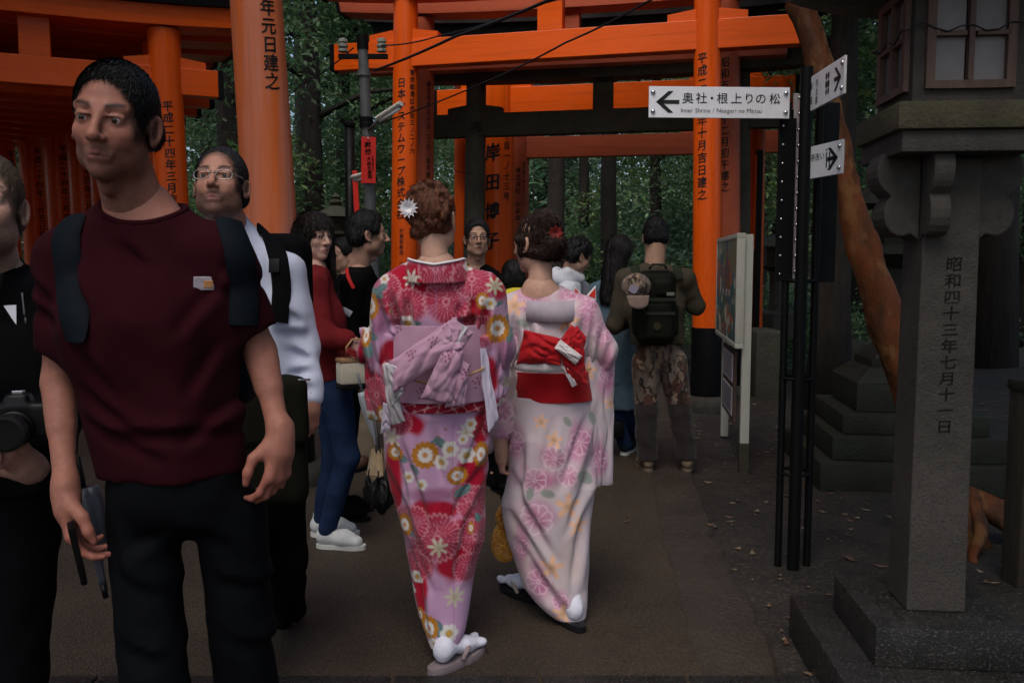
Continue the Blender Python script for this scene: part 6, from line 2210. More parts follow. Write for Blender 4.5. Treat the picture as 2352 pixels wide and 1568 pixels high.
def person_behind():
    f = Fig(812, 6.0, PI - .5, 'person in beige trousers glimpsed between the woman in red and the kimono', 1.58)
    J = f.J
    k = skel(1.58, head=J(787, 588, 0), neck=J(795, 640, 0), hipR=J(815, 860, 0), hipL=J(845, 860, 0), knR=J(820, 980, 0), knL=J(850, 980, 0), anR=J(822, 1065, -.02), anL=J(846, 1060, 0))
    bystander(f, k, (.44, .25, .18), dict(yaw=.2, h=.215, res=.007, male=False), hair_short(.018, .055, .0), dict(BLKH), M_BLKCLOTH, dict(name='jacket', sleeve=.95, col_r=.055, fold=.01), M_BEIGE, dict(th=.09, kn=.075, an=.07, fold=.012), (M_BRSHOE, M_PLASTIC), res=.016)
person_behind()

def man_black_specs():
    f = Fig(1097, 5.65, PI - .15, 'man in black shirt and dark rimmed spectacles standing before the big name pillar', 1.7)
    J = f.J
    k = skel(1.70, head=J(1096, 549, -.02), neck=J(1092, 608, .03), shL=J(1128, 640, .03), shR=J(1050, 640, .05))
    bystander(f, k, (.42, .24, .17), dict(yaw=-.30, pitch=.06, h=.228, res=.0055, brow_w=1.1), hair_short(.016, .060, .0, .06, -.05), dict(BLKH), M_BLKCLOTH, dict(name='shirt', sleeve=.9, hem=.82, col_r=.05, fold=.01, neck_cut=(k['neck'] + (0, .09, -.02), (.035, .05, .07))), M_BLKCLOTH, {}, (M_BLKCLOTH, M_PLASTIC), specs=((.01, .01, .01), 0))
man_black_specs()

def woman_hoodie():
    f = Fig(1308, 5.95, -PI / 2 + .45, 'person in a white hooded top bending to look down, dark curly hair', 1.6)
    J = f.J
    k = skel(1.58, head=J(1327, 590, -.02), neck=J(1306, 636, .02), chest=J(1300, 740, .0), shR=J(1302, 668, -.14), shL=J(1332, 664, .15), elR=J(1300, 760, -.15), wrR=J(1340, 790, -.1), elL=J(1345, 760, .2), wrL=J(1370, 790, .15))
    M_WH = cloth('white_fleece', (0.62, 0.64, 0.70))
    t = bystander(f, k, (.46, .27, .20), dict(yaw=.05, pitch=-.45, h=.215, res=.0065, male=False), hair_short(.026, .050, -.01, .06, -.07), dict(BLKH, strand=.010, freq=(60, 50, 30)), M_WH, dict(name='hooded_top', sleeve=.95, waist=.118, hem=.80, fold=.012, seed=31), M_BLKCLOTH, {}, (M_BLKCLOTH, M_PLASTIC))
    F = SDF(k['neck'] - .25, k['neck'] + .25, .009)
    F.ell(k['neck'] + (0, -.055, -.02), (.115, .095, .075), .02)
    F.cap(k['neck'] + (-.07, .05, -.01), k['neck'] + (-.08, -.05, .035), .034, .038, .03)
    F.cap(k['neck'] + (.07, .05, -.01), k['neck'] + (.08, -.05, .035), .034, .038, .03)
    F.ell(k['neck'] + (0, .01, .07), (.070, .085, .07), .02, op=-1)
    F.disp(fold_fn(.010, 12, 8))
    V, Q = F.mesh()
    mesh_obj('hood', V, Q, M_WH, t, True)
woman_hoodie()

def woman_blue():
    f = Fig(1412, 6.4, .15, 'woman with long dark hair in a blue denim coat, back turned', 1.63)
    J = f.J
    k = skel(1.63, head=J(1424, 580, 0), neck=J(1412, 640, 0), chest=J(1405, 720, 0), pelvis=J(1415, 850, 0), shL=J(1372, 668, 0), shR=J(1448, 668, 0), elL=J(1368, 770, .02), elR=J(1455, 770, .1), hipL=J(1405, 870, 0), hipR=J(1440, 870, 0), knL=J(1418, 960, 0), knR=J(1452, 960, .05), anL=J(1436, 1030, 0), anR=J(1468, 1022, .15), toeL=(.5, .8, 0), toeR=(.4, .9, 0))
    M_DEN = cloth('blue_grey_denim', (0.085, 0.135, 0.175), .85, .25)
    def hb(F, q):
        F.ell(q(0, -.012, .038), q(.0745, .094, .083) + .016, .004)
        F.ell(q(0, .15, -.02), q(.058, .085, .08), .02, op=-1)
        F.cap(q(-.01, -.06, .0), q(-.075, -.08, -.36), .070, .040, .04, side=(1, 0, 0), ratio=1.25)
        F.cap(q(.03, -.06, .0), q(.01, -.075, -.26), .050, .035, .04)
    add_head(f, k['head'], yaw=.5, pitch=-.15, h=.222, res=.0065, skin=(.5, .3, .23), male=False, neck_to=k['neck'])
    hair(f, hb, .007, (.007, .006, .0065), (.018, .015, .016), .006, (110, 60, 7), pad=.17, drop=.32, strands=5000, slen=.05, comb=(0, -.1, -1), messy=.12)
    add_core(f, k, (.5, .3, .23), .018)
    finish_body(f)
    upper_wear(f, k, M_DEN, 'coat', .012, waist=.13, chest=.125, sh_r=.062, el_r=.056, wr_r=.046, sleeve=.95, hem=J(1415, 880)[2], col_r=.055, fold=.013, seed=41)
    g = Garment(f, [k['pelvis'], J(1425, 935)], .25, .012)
    g.F.cap(k['pelvis'] + (0, 0, .06), J(1428, 990), .115, .145, .03, side=(1, 0, 0), ratio=1.25)
    g.F.cut(J(1425, 936), (0, 0, -1))
    g.done('coat_skirt', M_DEN, None, [fold_fn(.016, 8, 3, (1, 1, .18), .1)])
    trousers(f, k, cloth('dark_blue_denim', (0.012, 0.024, 0.062)), 'jeans', .014, th=.07, kn=.058, an=.052)
    for n in 'LR':
        shoe(f, k['an' + n], k['toe' + n], cloth('navy_canvas', (.012, .016, .025)), MATS['white_rubber'], .24, .044, 'sneaker', .008)
    p = at(1412, 985, 6.3)
    r = empty('shoulder_bag', p, 0, 'small black bag hanging below the hem of the blue coat', 'bag')
    MB().box((0, 0, 0), (.13, .06, .13), bev=.018).build('bag_body', M_PLASTIC, r, smooth=True, auto=40)
    MB().tube([(-.05, 0, .06), (-.06, .02, .35), (-.04, .0, .55)], .008, 8).build('strap', M_PLASTIC, r, smooth=True)
woman_blue()

CAMO = [(0.10, 0.075, 0.062), (0.028, 0.020, 0.017), (0.17, 0.13, 0.105), (0.075, 0.035, 0.026), (0.24, 0.165, 0.11)]
def camo(P, f=7.0):
    x, y, z = P[:, 0], P[:, 1], P[:, 2]
    C = np.tile(np.array(CAMO[0]), (len(P), 1))
    for i, (fr, o, th) in enumerate(((1.0, 1, .56), (1.7, 5, .60), (1.3, 9, .60), (2.4, 13, .68))):
        w = vnoise(x * f * fr * 1.4 + o, y * f * fr + o, z * f * fr * .8 + o * 2) * .6 + .4 * vnoise(x * f * fr * 4 + o, y * f * 4, z * f * fr * 2.2)
        C[w > th - .04] = CAMO[i + 1]
    ln = np.abs(vnoise(x * f * 3 + 40, y * f * 3, z * f * 1.2) - .5) < .025
    C[ln] = (0.014, 0.011, 0.010)
    return C

def man_backpack():
    f = Fig(1508, 5.9, .03, 'man in an olive long sleeved top and camouflage trousers, back turned', 1.72)
    J = f.J
    sk = (.46, .27, .19)
    k = skel(1.72, head=J(1506, 547, .03), neck=J(1503, 605, .0), chest=J(1505, 690, 0), pelvis=J(1512, 800, 0), shL=J(1437, 640, 0), shR=J(1572, 640, 0), elL=J(1412, 745, .05), elR=J(1598, 702, .06),
             wrL=J(1440, 740, .30), wrR=J(1560, 690, .30), hipL=J(1484, 830, 0), hipR=J(1545, 830, 0), knL=J(1484, 945, -.03), knR=J(1562, 945, -.02), anL=J(1487, 1065, -.02), anR=J(1578, 1066, -.02), toeL=(-.08, 1, 0), toeR=(.2, 1, 0))
    M_OL = cloth('olive_brown_jersey', (0.060, 0.050, 0.035))
    add_head(f, k['head'], yaw=.1, pitch=-.28, h=.240, res=.006, skin=sk, neck_to=k['neck'] + (0, 0, -.02), neck_r=(.062, .068))
    hair(f, hair_short(.016, .055, .0, .06, -.085), .006, strand=.0045, col=(.005, .005, .0055), col2=(.011, .011, .012))
    add_core(f, k, sk, .018)
    for n, s_ in (('L', -1), ('R', 1)):
        add_arm(f, [k['elR' if s_ > 0 else 'elL'], k['wr' + n]], [.036, .028], (k['wr' + n] - k['el' + n], (-s_, 0, -.2), s_), .009, sk, .95)
    finish_body(f)
    t = upper_wear(f, k, M_OL, 'long_sleeved_top', .010, waist=.128, chest=.135, sh_r=.064, el_r=.060, wr_r=.044, sleeve=.93, hem=J(1510, 790)[2], col_r=.056, fold=.010, seed=51)
    trousers(f, k, M_CLOTHCOL, 'trousers', .008, hip=.105, th=.098, kn=.078, an=.066, fold=.011, zcut=.075, kk=.02, cols=lambda P: np.where((P[:, 2:3] > J(1510, 925)[2]), camo(P, 8), np.array([[.030, .024, .023]])))
    M_TAN2 = mat('tan_suede', (0.16, 0.115, 0.07), .8, .3, 14)
    for n in 'LR':
        shoe(f, k['an' + n], k['toe' + n], M_TAN2, mat('tan_rubber', (.13, .10, .07), .7, .2, 12), .29, .052, 'boot', .008)
    b = follow(f, 'backpack', 'dark green rucksack on the back of the man in camouflage trousers', 'backpack')
    M_GR = cloth('dark_green_nylon', (0.007, 0.008, 0.005), .6)
    c = J(1505, 700, -.2)
    F = SDF(c + (-.25, -.2, -.35), c + (.25, .2, .3), .008)
    F.frame(None, c)
    F.box((0, .0, -.02), (.125, .085, .245), .06, .01)
    F.box((.01, -.08, -.10), (.095, .035, .13), .035, .015)
    F.box((.035, -.075, .11), (.06, .03, .055), .028, .012)
    F.box((-.12, -.0, -.10), (.03, .05, .10), .028, .015)
    F.box((.12, -.0, -.10), (.03, .05, .10), .028, .015)
    F.disp(fold_fn(.006, 12, 6))
    V, Q = F.mesh()
    mesh_obj('pack_body', V, Q, M_GR, b, True)
    bv = bvh_of(t)
    M_GS = cloth('green_webbing', (0.026, 0.032, 0.022))
    surf_ribbon(f, bv, [(1458, 640), (1460, 608), (1466, 588)], .062, .010, 'strap', M_GS, b, .006)
    surf_ribbon(f, bv, [(1560, 640), (1552, 608), (1546, 588)], .062, .010, 'strap', M_GS, b, .006)
    MB().tube([c + (-.055, -.07, .235), c + (-.04, -.085, .262), c + (.04, -.085, .262), c + (.055, -.07, .235)], .008, 8).build('grab_handle', M_GS, b, smooth=True)
    for z in (.04, -.05):
        MB().box(c + (.01, -.118, z), (.19, .006, .018)).build('webbing', M_GS, b)
    MB().box(c + (.075, -.112, .075), (.05, .004, .022), R=rotz(0)).build('name_tape', cloth('grey_green_patch', (.14, .15, .12)), b)
    MB().lathe([(.026, 0), (.026, .004)], c + (-.01, -.125, -.13), 18, R=rotx(PI / 2)).build('round_patch', cloth('olive_patch', (.035, .033, .014)), b)
    # cap hanging from the pack
    cp = J(1462, 665, -.335)
    w_ = rotz(f.a) @ cp + np.array([f.X0, f.Y0, 0])
    r = empty('cap', w_, .1, 'camouflage peaked cap hanging on the dark green rucksack', 'cap')
    F = SDF((-.14, -.12, -.16), (.14, .12, .14), .005)
    F.ell((0, .01, .02), (.095, .055, .085), .01)
    F.box((0, 0, -.14), (.2, .2, .10), .002, .01, op=-1)
    F.disp(fold_fn(.005, 16, 3))
    V, Q = F.mesh()
    mesh_obj('crown', V, Q, M_CLOTHCOL, r, True, cols=camo(V * 1.3, 12) * 1.5)
    V, F_ = [], []
    n = 15
    for i in range(n):
        a = -1.15 + 2.3 * i / (n - 1)
        for t_ in range(6):
            q = t_ / 5
            V.append((.082 * math.sin(a) * (1 - .18 * q), -.035 - .02 * math.cos(a) - .015 * q, -.035 - .085 * q * math.cos(a * .75)))
    for i in range(n - 1):
        for t_ in range(5):
            a = i * 6 + t_
            F_.append((a, a + 1, a + 7, a + 6))
    o = mesh_obj('peak', V, F_, cloth('dusty_pink_brown', (.21, .145, .125)), r, True)
    m = o.modifiers.new('thick', 'SOLIDIFY'); m.thickness = .004
    q = []
    for i in range(9):
        a = 2 * PI * i / 9
        q.append((-.03 + .030 * math.cos(a) + .006 * math.sin(3 * a), -.056, .005 + .028 * math.sin(a)))
    MB().add(q + [(x, -.035, z) for x, y, z in q], [tuple(range(9))] + [(i, (i + 1) % 9, 9 + (i + 1) % 9, 9 + i) for i in range(9)]).build('badge', cloth('lilac_patch2', (.26, .23, .30)), r)
man_backpack()

def child():
    f = Fig(1180, 5.3, .3, 'child in a blue jacket with a yellow hood lining, mostly hidden by the pale kimono', 1.33)
    J = f.J
    k = skel(1.30, head=J(1178, 640, .06))
    k['neck'] = J(1180, 672, .04); k['shL'] = J(1165, 700, 0); k['shR'] = J(1212, 700, 0); k['chest'] = J(1188, 740, 0)
    add_head(f, k['head'], yaw=.2, h=.20, res=.008, skin=(.5, .3, .22), male=False, neck_to=k['neck'], neck_r=(.045, .05))
    hair(f, hair_short(.016, .055, .0), .008, **BLKH)
    add_core(f, k, (.5, .3, .22), .018)
    finish_body(f)
    t = upper_wear(f, k, cloth('bright_blue_nylon', (0.025, 0.075, 0.42), .6), 'jacket', .010, waist=.11, chest=.11, sh_r=.055, el_r=.05, wr_r=.042, sleeve=.95, hem=.66, fold=.01)
    F = SDF(k['neck'] - .2, k['neck'] + .2, .009)
    F.ell(k['neck'] + (0, -.05, -.02), (.09, .07, .055), .02)
    V, Q = F.mesh()
    mesh_obj('hood', V, Q, cloth('yellow_nylon', (.60, .50, .03), .6), t, True)
    trousers(f, k, M_BLKCLOTH, res=.016)
    for n in 'LR':
        shoe(f, k['an' + n], k['toe' + n], M_BLKCLOTH, M_PLASTIC, .21, .04, res=.010)
child()

def fox_mask():
    p = at(1342, 712, 5.2)
    r = empty('fox_mask', p, .25, 'white fox mask with red inner ears at the elbow of the pale kimono', 'mask')
    M_W, M_R = mat('white_glossy_mask', (.72, .70, .72), .35, .05), mat('red_mask_paint', (.68, .035, .02), .4, .05)
    F = SDF((-.11, -.10, -.14), (.11, .06, .12), .005)
    F.ell((0, 0, 0), (.085, .04, .085), .02)
    F.cap((0, -.02, -.03), (0, -.07, -.075), .04, .018, .03)
    F.box((0, .05, 0), (.2, .035, .2), .002, .01, op=-1)
    V, Q = F.mesh()
    mesh_obj('face', V, Q, M_W, r, True)
    for e in (-1, 1):
        R = roty(e * .35)
        c = np.array([e * .046, -.005, .085])
        tri = lambda w, h, y0, y1, z0: [R @ np.array(q) + c for q in ((-w, y0, z0), (w, y0, z0), (0, y0, z0 + h), (-w, y1, z0), (w, y1, z0), (0, y1, z0 + h))]
        Fq = [(0, 1, 2), (5, 4, 3), (0, 3, 4, 1), (1, 4, 5, 2), (2, 5, 3, 0)]
        ear = MB().add(tri(.036, .085, -.008, .010, -.02), Fq).build('ear', M_W, r)
        m = ear.modifiers.new('edge', 'BEVEL'); m.width = .004; m.segments = 3
        MB().add(tri(.022, .058, -.0115, -.004, -.008), Fq).build('inner_ear', M_R, ear)
    MB().tube([(-.08, .0, 0), (-.06, .08, .02), (.06, .08, .02), (.08, 0, 0)], .003, 6).build('cord', M_R, r, smooth=True)
fox_mask()
# ------------------------------------------------------------------ kimono cloth prints
def soft(e0, e1, x):
    t = np.clip((x - e0) / (e1 - e0), 0, 1)
    return t * t * (3 - 2 * t)
class Print:
    """a dyed cloth: colours painted at positions (u, v) on the flat cloth"""
    def __init__(s, u, v, base):
        s.u, s.v = u, v
        s.C = np.tile(np.array(base, float), (len(u), 1))
    def over(s, m, col):
        m = np.clip(m, 0, 1)[:, None]
        s.C = s.C * (1 - m) + np.array(col) * m
    def blob(s, cu, cv, ru, rv, col, soft_=.35, amt=1.0, wob=.35, seed=0):
        du, dv = (s.u - cu) / ru, (s.v - cv) / rv
        w = vnoise(s.u * .035 + seed, s.v * .035 + seed * 3, s.u * 0) - .5
        r = np.sqrt(du * du + dv * dv) + w * wob
        s.over((1 - soft(1 - soft_, 1.0 + soft_ * .3, r)) * amt, col)
    def polar(s, cu, cv, r, sx=1.0, rot=0.0):
        du, dv = (s.u - cu) / (r * sx), (s.v - cv) / r
        return np.sqrt(du * du + dv * dv), np.arctan2(dv, du) + rot
    def mum(s, cu, cv, r, line=(.60, .27, .33), fill=(.32, .035, .075), n=22, amt=.75, sx=1.0, only_line=False):
        rho, th = s.polar(cu, cv, r, sx)
        if not only_line:
            s.over((1 - soft(.75, 1.08, rho)) * amt, fill)
        k = np.abs(np.sin(th * n / 2))
        inner = np.abs(np.sin(th * n / 4 + .3))
        edge = (np.exp(-(k / (.12 + .10 / np.maximum(rho, .25))) ** 2) * (rho > .16) * (rho < .95))
        tip = np.exp(-((rho - (.86 + .14 * np.abs(np.cos(th * n / 2 + PI / 2)))) / .055) ** 2)
        ring = np.exp(-((rho - .62 - .05 * np.cos(th * n)) / .035) ** 2) * .55
        core = np.exp(-((rho - .13) / .04) ** 2)
        s.over(np.maximum(np.maximum(edge * .8, tip * .8), core) * .85 * (rho < 1.08), line)
    def gold(s, cu, cv, r, sx=1.0, n=14):
        rho, th = s.polar(cu, cv, r, sx)
        pet = .86 + .14 * np.abs(np.cos(th * n / 2))
        s.over(1 - soft(-.05, .05, rho - pet), (.40, .16, .015))
        s.over(np.exp(-(np.abs(np.sin(th * n / 2)) / .18) ** 2) * (rho < .95) * (rho > .5) * .6, (.20, .085, .02))
        pin = .46 + .10 * np.abs(np.cos(th * 5))
        s.over(1 - soft(-.05, .05, rho - pin), (.62, .59, .58))
        s.over(np.exp(-(np.abs(np.sin(th * 5)) / .16) ** 2) * (rho < .5) * .5, (.55, .45, .42))
        s.over(1 - soft(.14, .26, rho), (.50, .22, .08))
    def white(s, cu, cv, r, n=6):
        rho, th = s.polar(cu, cv, r)
        s.over(1 - soft(-.06, .06, rho - (.78 + .22 * np.abs(np.cos(th * n / 2)))), (.60, .57, .55))
        s.over(1 - soft(.26, .42, rho), (.48, .28, .06))
        s.over(np.exp(-((rho - .33) / .08) ** 2) * .6, (.30, .18, .05))
    def maple(s, cu, cv, r, col=(.58, .54, .47), rot=.3, n=7):
        rho, th = s.polar(cu, cv, r, 1.0, rot)
        p = .35 + .65 * np.abs(np.cos(th * n / 2)) ** 2.2
        s.over((1 - soft(-.06, .06, rho - p)), col)
        s.over(np.exp(-(rho / .3) ** 2) * .6, (.30, .22, .12))
    def leaf(s, cu, cv, r, rot=0.0, col=(.10, .17, .18)):
        c, sn = math.cos(rot), math.sin(rot)
        du, dv = (s.u - cu) / r, (s.v - cv) / r
        a, b = du * c + dv * sn, -du * sn + dv * c
        rho = np.sqrt(a * a + (b / .55) ** 2)
        s.over(1 - soft(.85, 1.05, rho), col)
        s.over(np.exp(-(b / .07) ** 2) * (rho < .9) * .6, (.22, .30, .30))

LILAC, RED, ROSE, PLUM = (.47, .275, .435), (.34, .006, .026), (.36, .06, .11), (.24, .075, .16)
def print_red(u, v):
    p = Print(u, v, LILAC)
    n = vnoise(u * .02, v * .02, u * 0)
    p.over((n - .5) * .5, (.58, .38, .52))
    for i, b in enumerate(((955, 640, 78, 42), (1075, 640, 75, 46), (1098, 720, 42, 70), (905, 690, 40, 30), (935, 690, 60, 50), (985, 668, 60, 30), (1030, 700, 34, 44), (862, 905, 40, 55), (905, 815, 30, 55), (1120, 860, 30, 60), (1160, 640, 40, 60),
                           (835, 850, 22, 80), (1150, 940, 40, 30), (905, 1105, 26, 100), (1010, 1222, 90, 50), (1092, 1115, 40, 95), (1082, 1245, 40, 85), (965, 1275, 40, 50), (935, 960, 48, 34), (1015, 1492, 60, 26), (968, 1340, 22, 70), (1105, 985, 20, 40), (1050, 1290, 50, 40), (1000, 1160, 60, 26))):
        p.blob(*b[:4], RED, .32, 1.0, .5, i)
    for i, b in enumerate(((870, 735, 26, 50), (1165, 800, 30, 60), (850, 800, 20, 40), (1000, 1125, 70, 20), (940, 1240, 22, 60), (1095, 1330, 22, 50), (1130, 760, 22, 40))):
        p.blob(*b[:4], PLUM, .6, .75, .4, i + 40)
    for m in ((948, 702, 42), (1032, 690, 52), (892, 664, 38), (1088, 640, 44), (1110, 760, 38), (1010, 618, 40), (868, 905, 40), (1010, 1222, 56), (950, 1190, 42), (1092, 1150, 40), (1095, 1225, 40), (925, 962, 30), (1080, 1300, 36), (1010, 1505, 36), (1066, 1125, 26), (845, 950, 32), (1140, 985, 30), (905, 845, 24), (962, 1290, 34)):
        p.mum(*m, n=24 + int(m[2]) % 3 * 2)
    for m in ((955, 640, 22), (1140, 655, 22), (905, 1000, 26), (1012, 1243, 24), (1075, 985, 22), (1048, 1362, 24), (1170, 880, 18)):
        p.maple(*m, col=(.58, .54, .47) if m[0] % 2 else (.50, .46, .34))
    for l in ((872, 672, 20, .5), (885, 660, 16, -.6), (850, 800, 22, 1.3), (858, 770, 18, .2), (1180, 735, 20, .9), (1172, 765, 20, 1.6), (968, 738, 9, .3), (964, 754, 9, 1.2), (1020, 1005, 20, .7), (1002, 1008, 14, -.6), (930, 1042, 16, .5), (1066, 1120, 22, -.5), (1050, 1095, 14, .6), (1012, 1430, 22, 1.2), (948, 1220, 12, .6), (960, 1065, 14, .9), (1100, 1185, 12, 1.1), (1130, 690, 10, .4), (1150, 695, 10, -.5)):
        p.leaf(*l)
    for g in ((857, 702, 33, .62), (843, 770, 28, .45), (1146, 752, 34, .85), (1112, 688, 20, .8), (984, 1033, 32, 1), (914, 1032, 20, 1), (1108, 1040, 30, .62), (1055, 1082, 22, 1.1), (932, 1203, 28, .7), (990, 1430, 30, .75), (967, 1412, 18, .5), (866, 985, 24, .6), (1022, 1500, 18, 1), (1085, 1205, 14, .6), (880, 950, 22, .7)):
        p.gold(*g)
    for w in ((943, 741, 21), (1040, 1020, 20), (1076, 1038, 20), (1020, 1050, 18), (1068, 1000, 12), (1036, 1440, 21), (1005, 1465, 17), (960, 1325, 16), (940, 1360, 16), (1130, 695, 15), (930, 590, 20), (850, 962, 18), (1085, 968, 14), (945, 1085, 14), (975, 1100, 14), (845, 745, 16), (1160, 930, 16), (1080, 610, 12), (890, 640, 12)):
        p.white(*w)
    for d in ((905, 712, 4), (1015, 990, 3), (1030, 975, 3)):
        p.blob(d[0], d[1], d[2], d[2], (.35, .18, .10), .2)
    p.over(np.exp(-((u - 1010 - (v - 700) * .03) / 1.5) ** 2) * (v < 780) * .5, (.35, .18, .30))
    p.over(np.exp(-((u - 1046) / 1.3) ** 2) * (v > 960) * .45, (.30, .12, .22))
    return p.C

CREAM = (.54, .455, .49)
def print_pale(u, v):
    p = Print(u, v, CREAM)
    n = vnoise(u * .012 + 4, v * .012, u * 0)
    p.over((n - .42) * 1.1, (.52, .42, .49))
    p.over((vnoise(u * .016 + 9, v * .010 + 3, u * 0) - .5) * 1.3, (.62, .48, .42))
    PK, PD = (.52, .20, .34), (.33, .09, .19)
    for i, b in enumerate(((1215, 672, 46, 26), (1310, 668, 40, 24), (1225, 1090, 58, 34), (1270, 1040, 50, 34), (1230, 1180, 50, 46), (1180, 1010, 30, 46), (1330, 1010, 34, 60), (1235, 1330, 36, 60), (1195, 1250, 22, 60), (1300, 1080, 40, 30), (1345, 720, 26, 44), (1385, 760, 30, 50), (1395, 860, 26, 70), (1150, 940, 34, 50), (1205, 700, 30, 22), (1380, 1060, 24, 60), (1285, 1370, 24, 40), (1150, 1010, 22, 40), (1360, 690, 26, 30), (1170, 780, 20, 30))):
        p.blob(*b[:4], PK, .75, .8, .6, i + 3)
        p.blob(b[0] + 8, b[1] + 6, b[2] * .5, b[3] * .45, PD, .8, .6, .8, i + 30)
        p.mum(b[0], b[1], min(b[2], b[3]) * .8, line=(.80, .62, .70), n=9, amt=.0, only_line=True)
    for b in ((1300, 735, 22), (1180, 700, 20), (1270, 1000, 16), (1300, 1150, 24), (1265, 1290, 22), (1325, 1200, 18), (1290, 1400, 20), (1240, 960, 14), (1405, 930, 14), (1350, 850, 16)):
        p.maple(b[0], b[1], b[2] * 1.3, (.74, .44, .30), .2, 5)
    for l in ((1340, 1090, 24, .7), (1255, 1120, 18, .2), (1300, 960, 14, .9), (1215, 1120, 16, 1.8), (1200, 740, 16, .5), (1360, 960, 16, 1.2)):
        p.leaf(*l, col=(.30, .31, .28))
    return p.C

def add_fig_uv(f, uc, s):
    f.pu = lambda P: uc + s * P[:, 0]
    f.pv = lambda P: 610 + (CAMZ - P[:, 2]) * s

def skirt(f, rows, depth, colfn, name, mat_, seg=260, nz=230, folds=None, parent=None):
    """lofted wrap skirt: rows of (v, left u, right u, dy)"""
    rows = np.array(rows, float)
    vs = np.linspace(rows[0, 0], rows[-1, 0], nz)
    l, r, dy = (np.interp(vs, rows[:, 0], rows[:, i]) for i in (1, 2, 3))
    for a in (l, r, dy):
        for _ in range(6):
            a[1:-1] = (a[:-2] + 2 * a[1:-1] + a[2:]) / 4
    V = []
    th = np.linspace(0, 2 * PI, seg, endpoint=False)
    for i in range(nz):
        pl_, pr = f.J(l[i], vs[i], dy[i]), f.J(r[i], vs[i], dy[i])
        c, w = (pl_ + pr) / 2, np.linalg.norm(pr - pl_) / 2
        dd = w * depth if not hasattr(depth, '__len__') else w * np.interp(vs[i], [rows[0, 0], rows[-1, 0]], depth)
        ca, sa = np.cos(th), np.sin(th)
        x = np.sign(ca) * np.abs(ca) ** .92 * w
        y = np.sign(sa) * np.abs(sa) ** .92 * dd
        V.append(np.stack([c[0] + x, c[1] + y, np.full(seg, c[2])], 1))
    V = np.array(V)
    ctr = V.mean(1, keepdims=True)
    if folds is not None:
        D = V - ctr
        nrm = D / np.maximum(np.linalg.norm(D, axis=2, keepdims=True), 1e-6)
        V = V + nrm * folds(V[..., 0], V[..., 1], V[..., 2])[..., None]
    V = V.reshape(-1, 3)
    F = np.array([(i * seg + k, (i + 1) * seg + k, (i + 1) * seg + (k + 1) % seg, i * seg + (k + 1) % seg) for i in range(nz - 1) for k in range(seg)])
    C = colfn(f.pu(V), f.pv(V))
    o = mesh_obj(name, V, F, mat_, parent or f.root, True, cols=C)
    m = o.modifiers.new('thick', 'SOLIDIFY'); m.thickness = .004; m.offset = -1
    return o

def cloth_piece(f, pts, r, name, mat_, cols, res=.005, side=None, ratio=1.0, folds=.006, seed=0, k=.02, parent=None, extra=None):
    A = np.array([np.asarray(p, float) for p in pts])
    F = SDF(A.min(0) - .16, A.max(0) + .16, res)
    rr = r if hasattr(r, '__len__') else [r] * len(pts)
    F.chain(pts, rr, k, side=side, ratio=ratio)
    if extra: extra(F)
    if folds:
        F.disp(fold_fn(folds, 14, seed, (1, 1, .8), .9))
    V, Q = F.mesh()
    C = cols(V) if callable(cols) else None
    return mesh_obj(name, V, Q, mat_, parent or f.root, True, cols=C)

def tabi_foot(f, heel, toe_dir, zori=True, res=.0045, h_ank=.15, L=.235, pitch=0.0, lean=(0, 0), sole_col=None, strap=(.40, .33, .30), lift=0.0):
    """white split toed sock on a sandal; heel is the point on the ground under the heel"""
    M_TABI = cloth('white_tabi', (0.66, 0.66, 0.76), .85, .06)
    d = unit((toe_dir[0], toe_dir[1], 0))
    R0 = np.stack([np.array([d[1], -d[0], 0]), d, np.array([0, 0, 1.0])], 1)
    R = R0 @ rotx(pitch)
    b = np.array([heel[0], heel[1], lift])
    z0 = .030 if zori else 0
    F = SDF(b - .30, b + .30, res)
    F.frame(R, b)
    F.ell((0, .028, z0 + .032), (.025, .029, .031), .02)
    F.cap((0, .035, z0 + .06), (lean[0], .085 + lean[1], z0 + h_ank + .03), .025, .026, .03)
    F.cap((0, .04, z0 + .046), (0, .14, z0 + .030), .028, .024, .03, side=(1, 0, 0), ratio=1.1)
    F.cap((0, .13, z0 + .028), (.006, L - .05, z0 + .020), .026, .020, .03, side=(1, 0, 0), ratio=1.45)
    F.ell((-.022, L - .02, z0 + .020), (.016, .024, .017), .008)
    F.ell((.016, L - .03, z0 + .018), (.026, .026, .015), .010)
    F.box((0, .1, z0 - .10), (.3, .5, .10), .001, .002, op=-1)
    F.disp(fold_fn(.0035, 26, 3, (1, 1, 1.8)))
    V, Q = F.mesh()
    o = mesh_obj('tabi_sock', V, Q, M_TABI, f.root, True)
    if zori:
        n = 36
        P = []
        for k in range(n):
            a = 2 * PI * k / n
            y = .10 + .135 * math.sin(a)
            w = (.046 if y > .1 else .040) * abs(math.cos(a)) ** .7 * (1 if math.cos(a) > 0 else -1)
            P.append((w, y))
        V = [(x, y, .001) for x, y in P] + [(x * 1.03, y, .014) for x, y in P] + [(x, y, .027) for x, y in P]
        Fc = [tuple(range(n))[::-1], tuple(range(2 * n, 3 * n))] + [(l * n + k, l * n + (k + 1) % n, (l + 1) * n + (k + 1) % n, (l + 1) * n + k) for l in (0, 1) for k in range(n)]
        z = mesh_obj('zori_sandal', np.array(V) @ R.T + b, Fc, sole_col or mat('black_zori', (.008, .008, .010), .25, .1, 9), f.root, False)
        mb = MB()
        T = lambda p: R @ np.array(p) + b
        for e in (-1, 1):
            mb.tube([T((e * .043, .085, .030)), T((e * .040, .115, .058)), T((e * .022, .150, .068)), T((-.006, .178, .046)), T((-.006, .185, .030))], [.008, .009, .009, .007, .005], 10)
        mb.build('zori_strap', mat('strap_cloth_%d' % int(strap[0] * 1000), strap, .7, .1, 20), z, smooth=True)
    return o

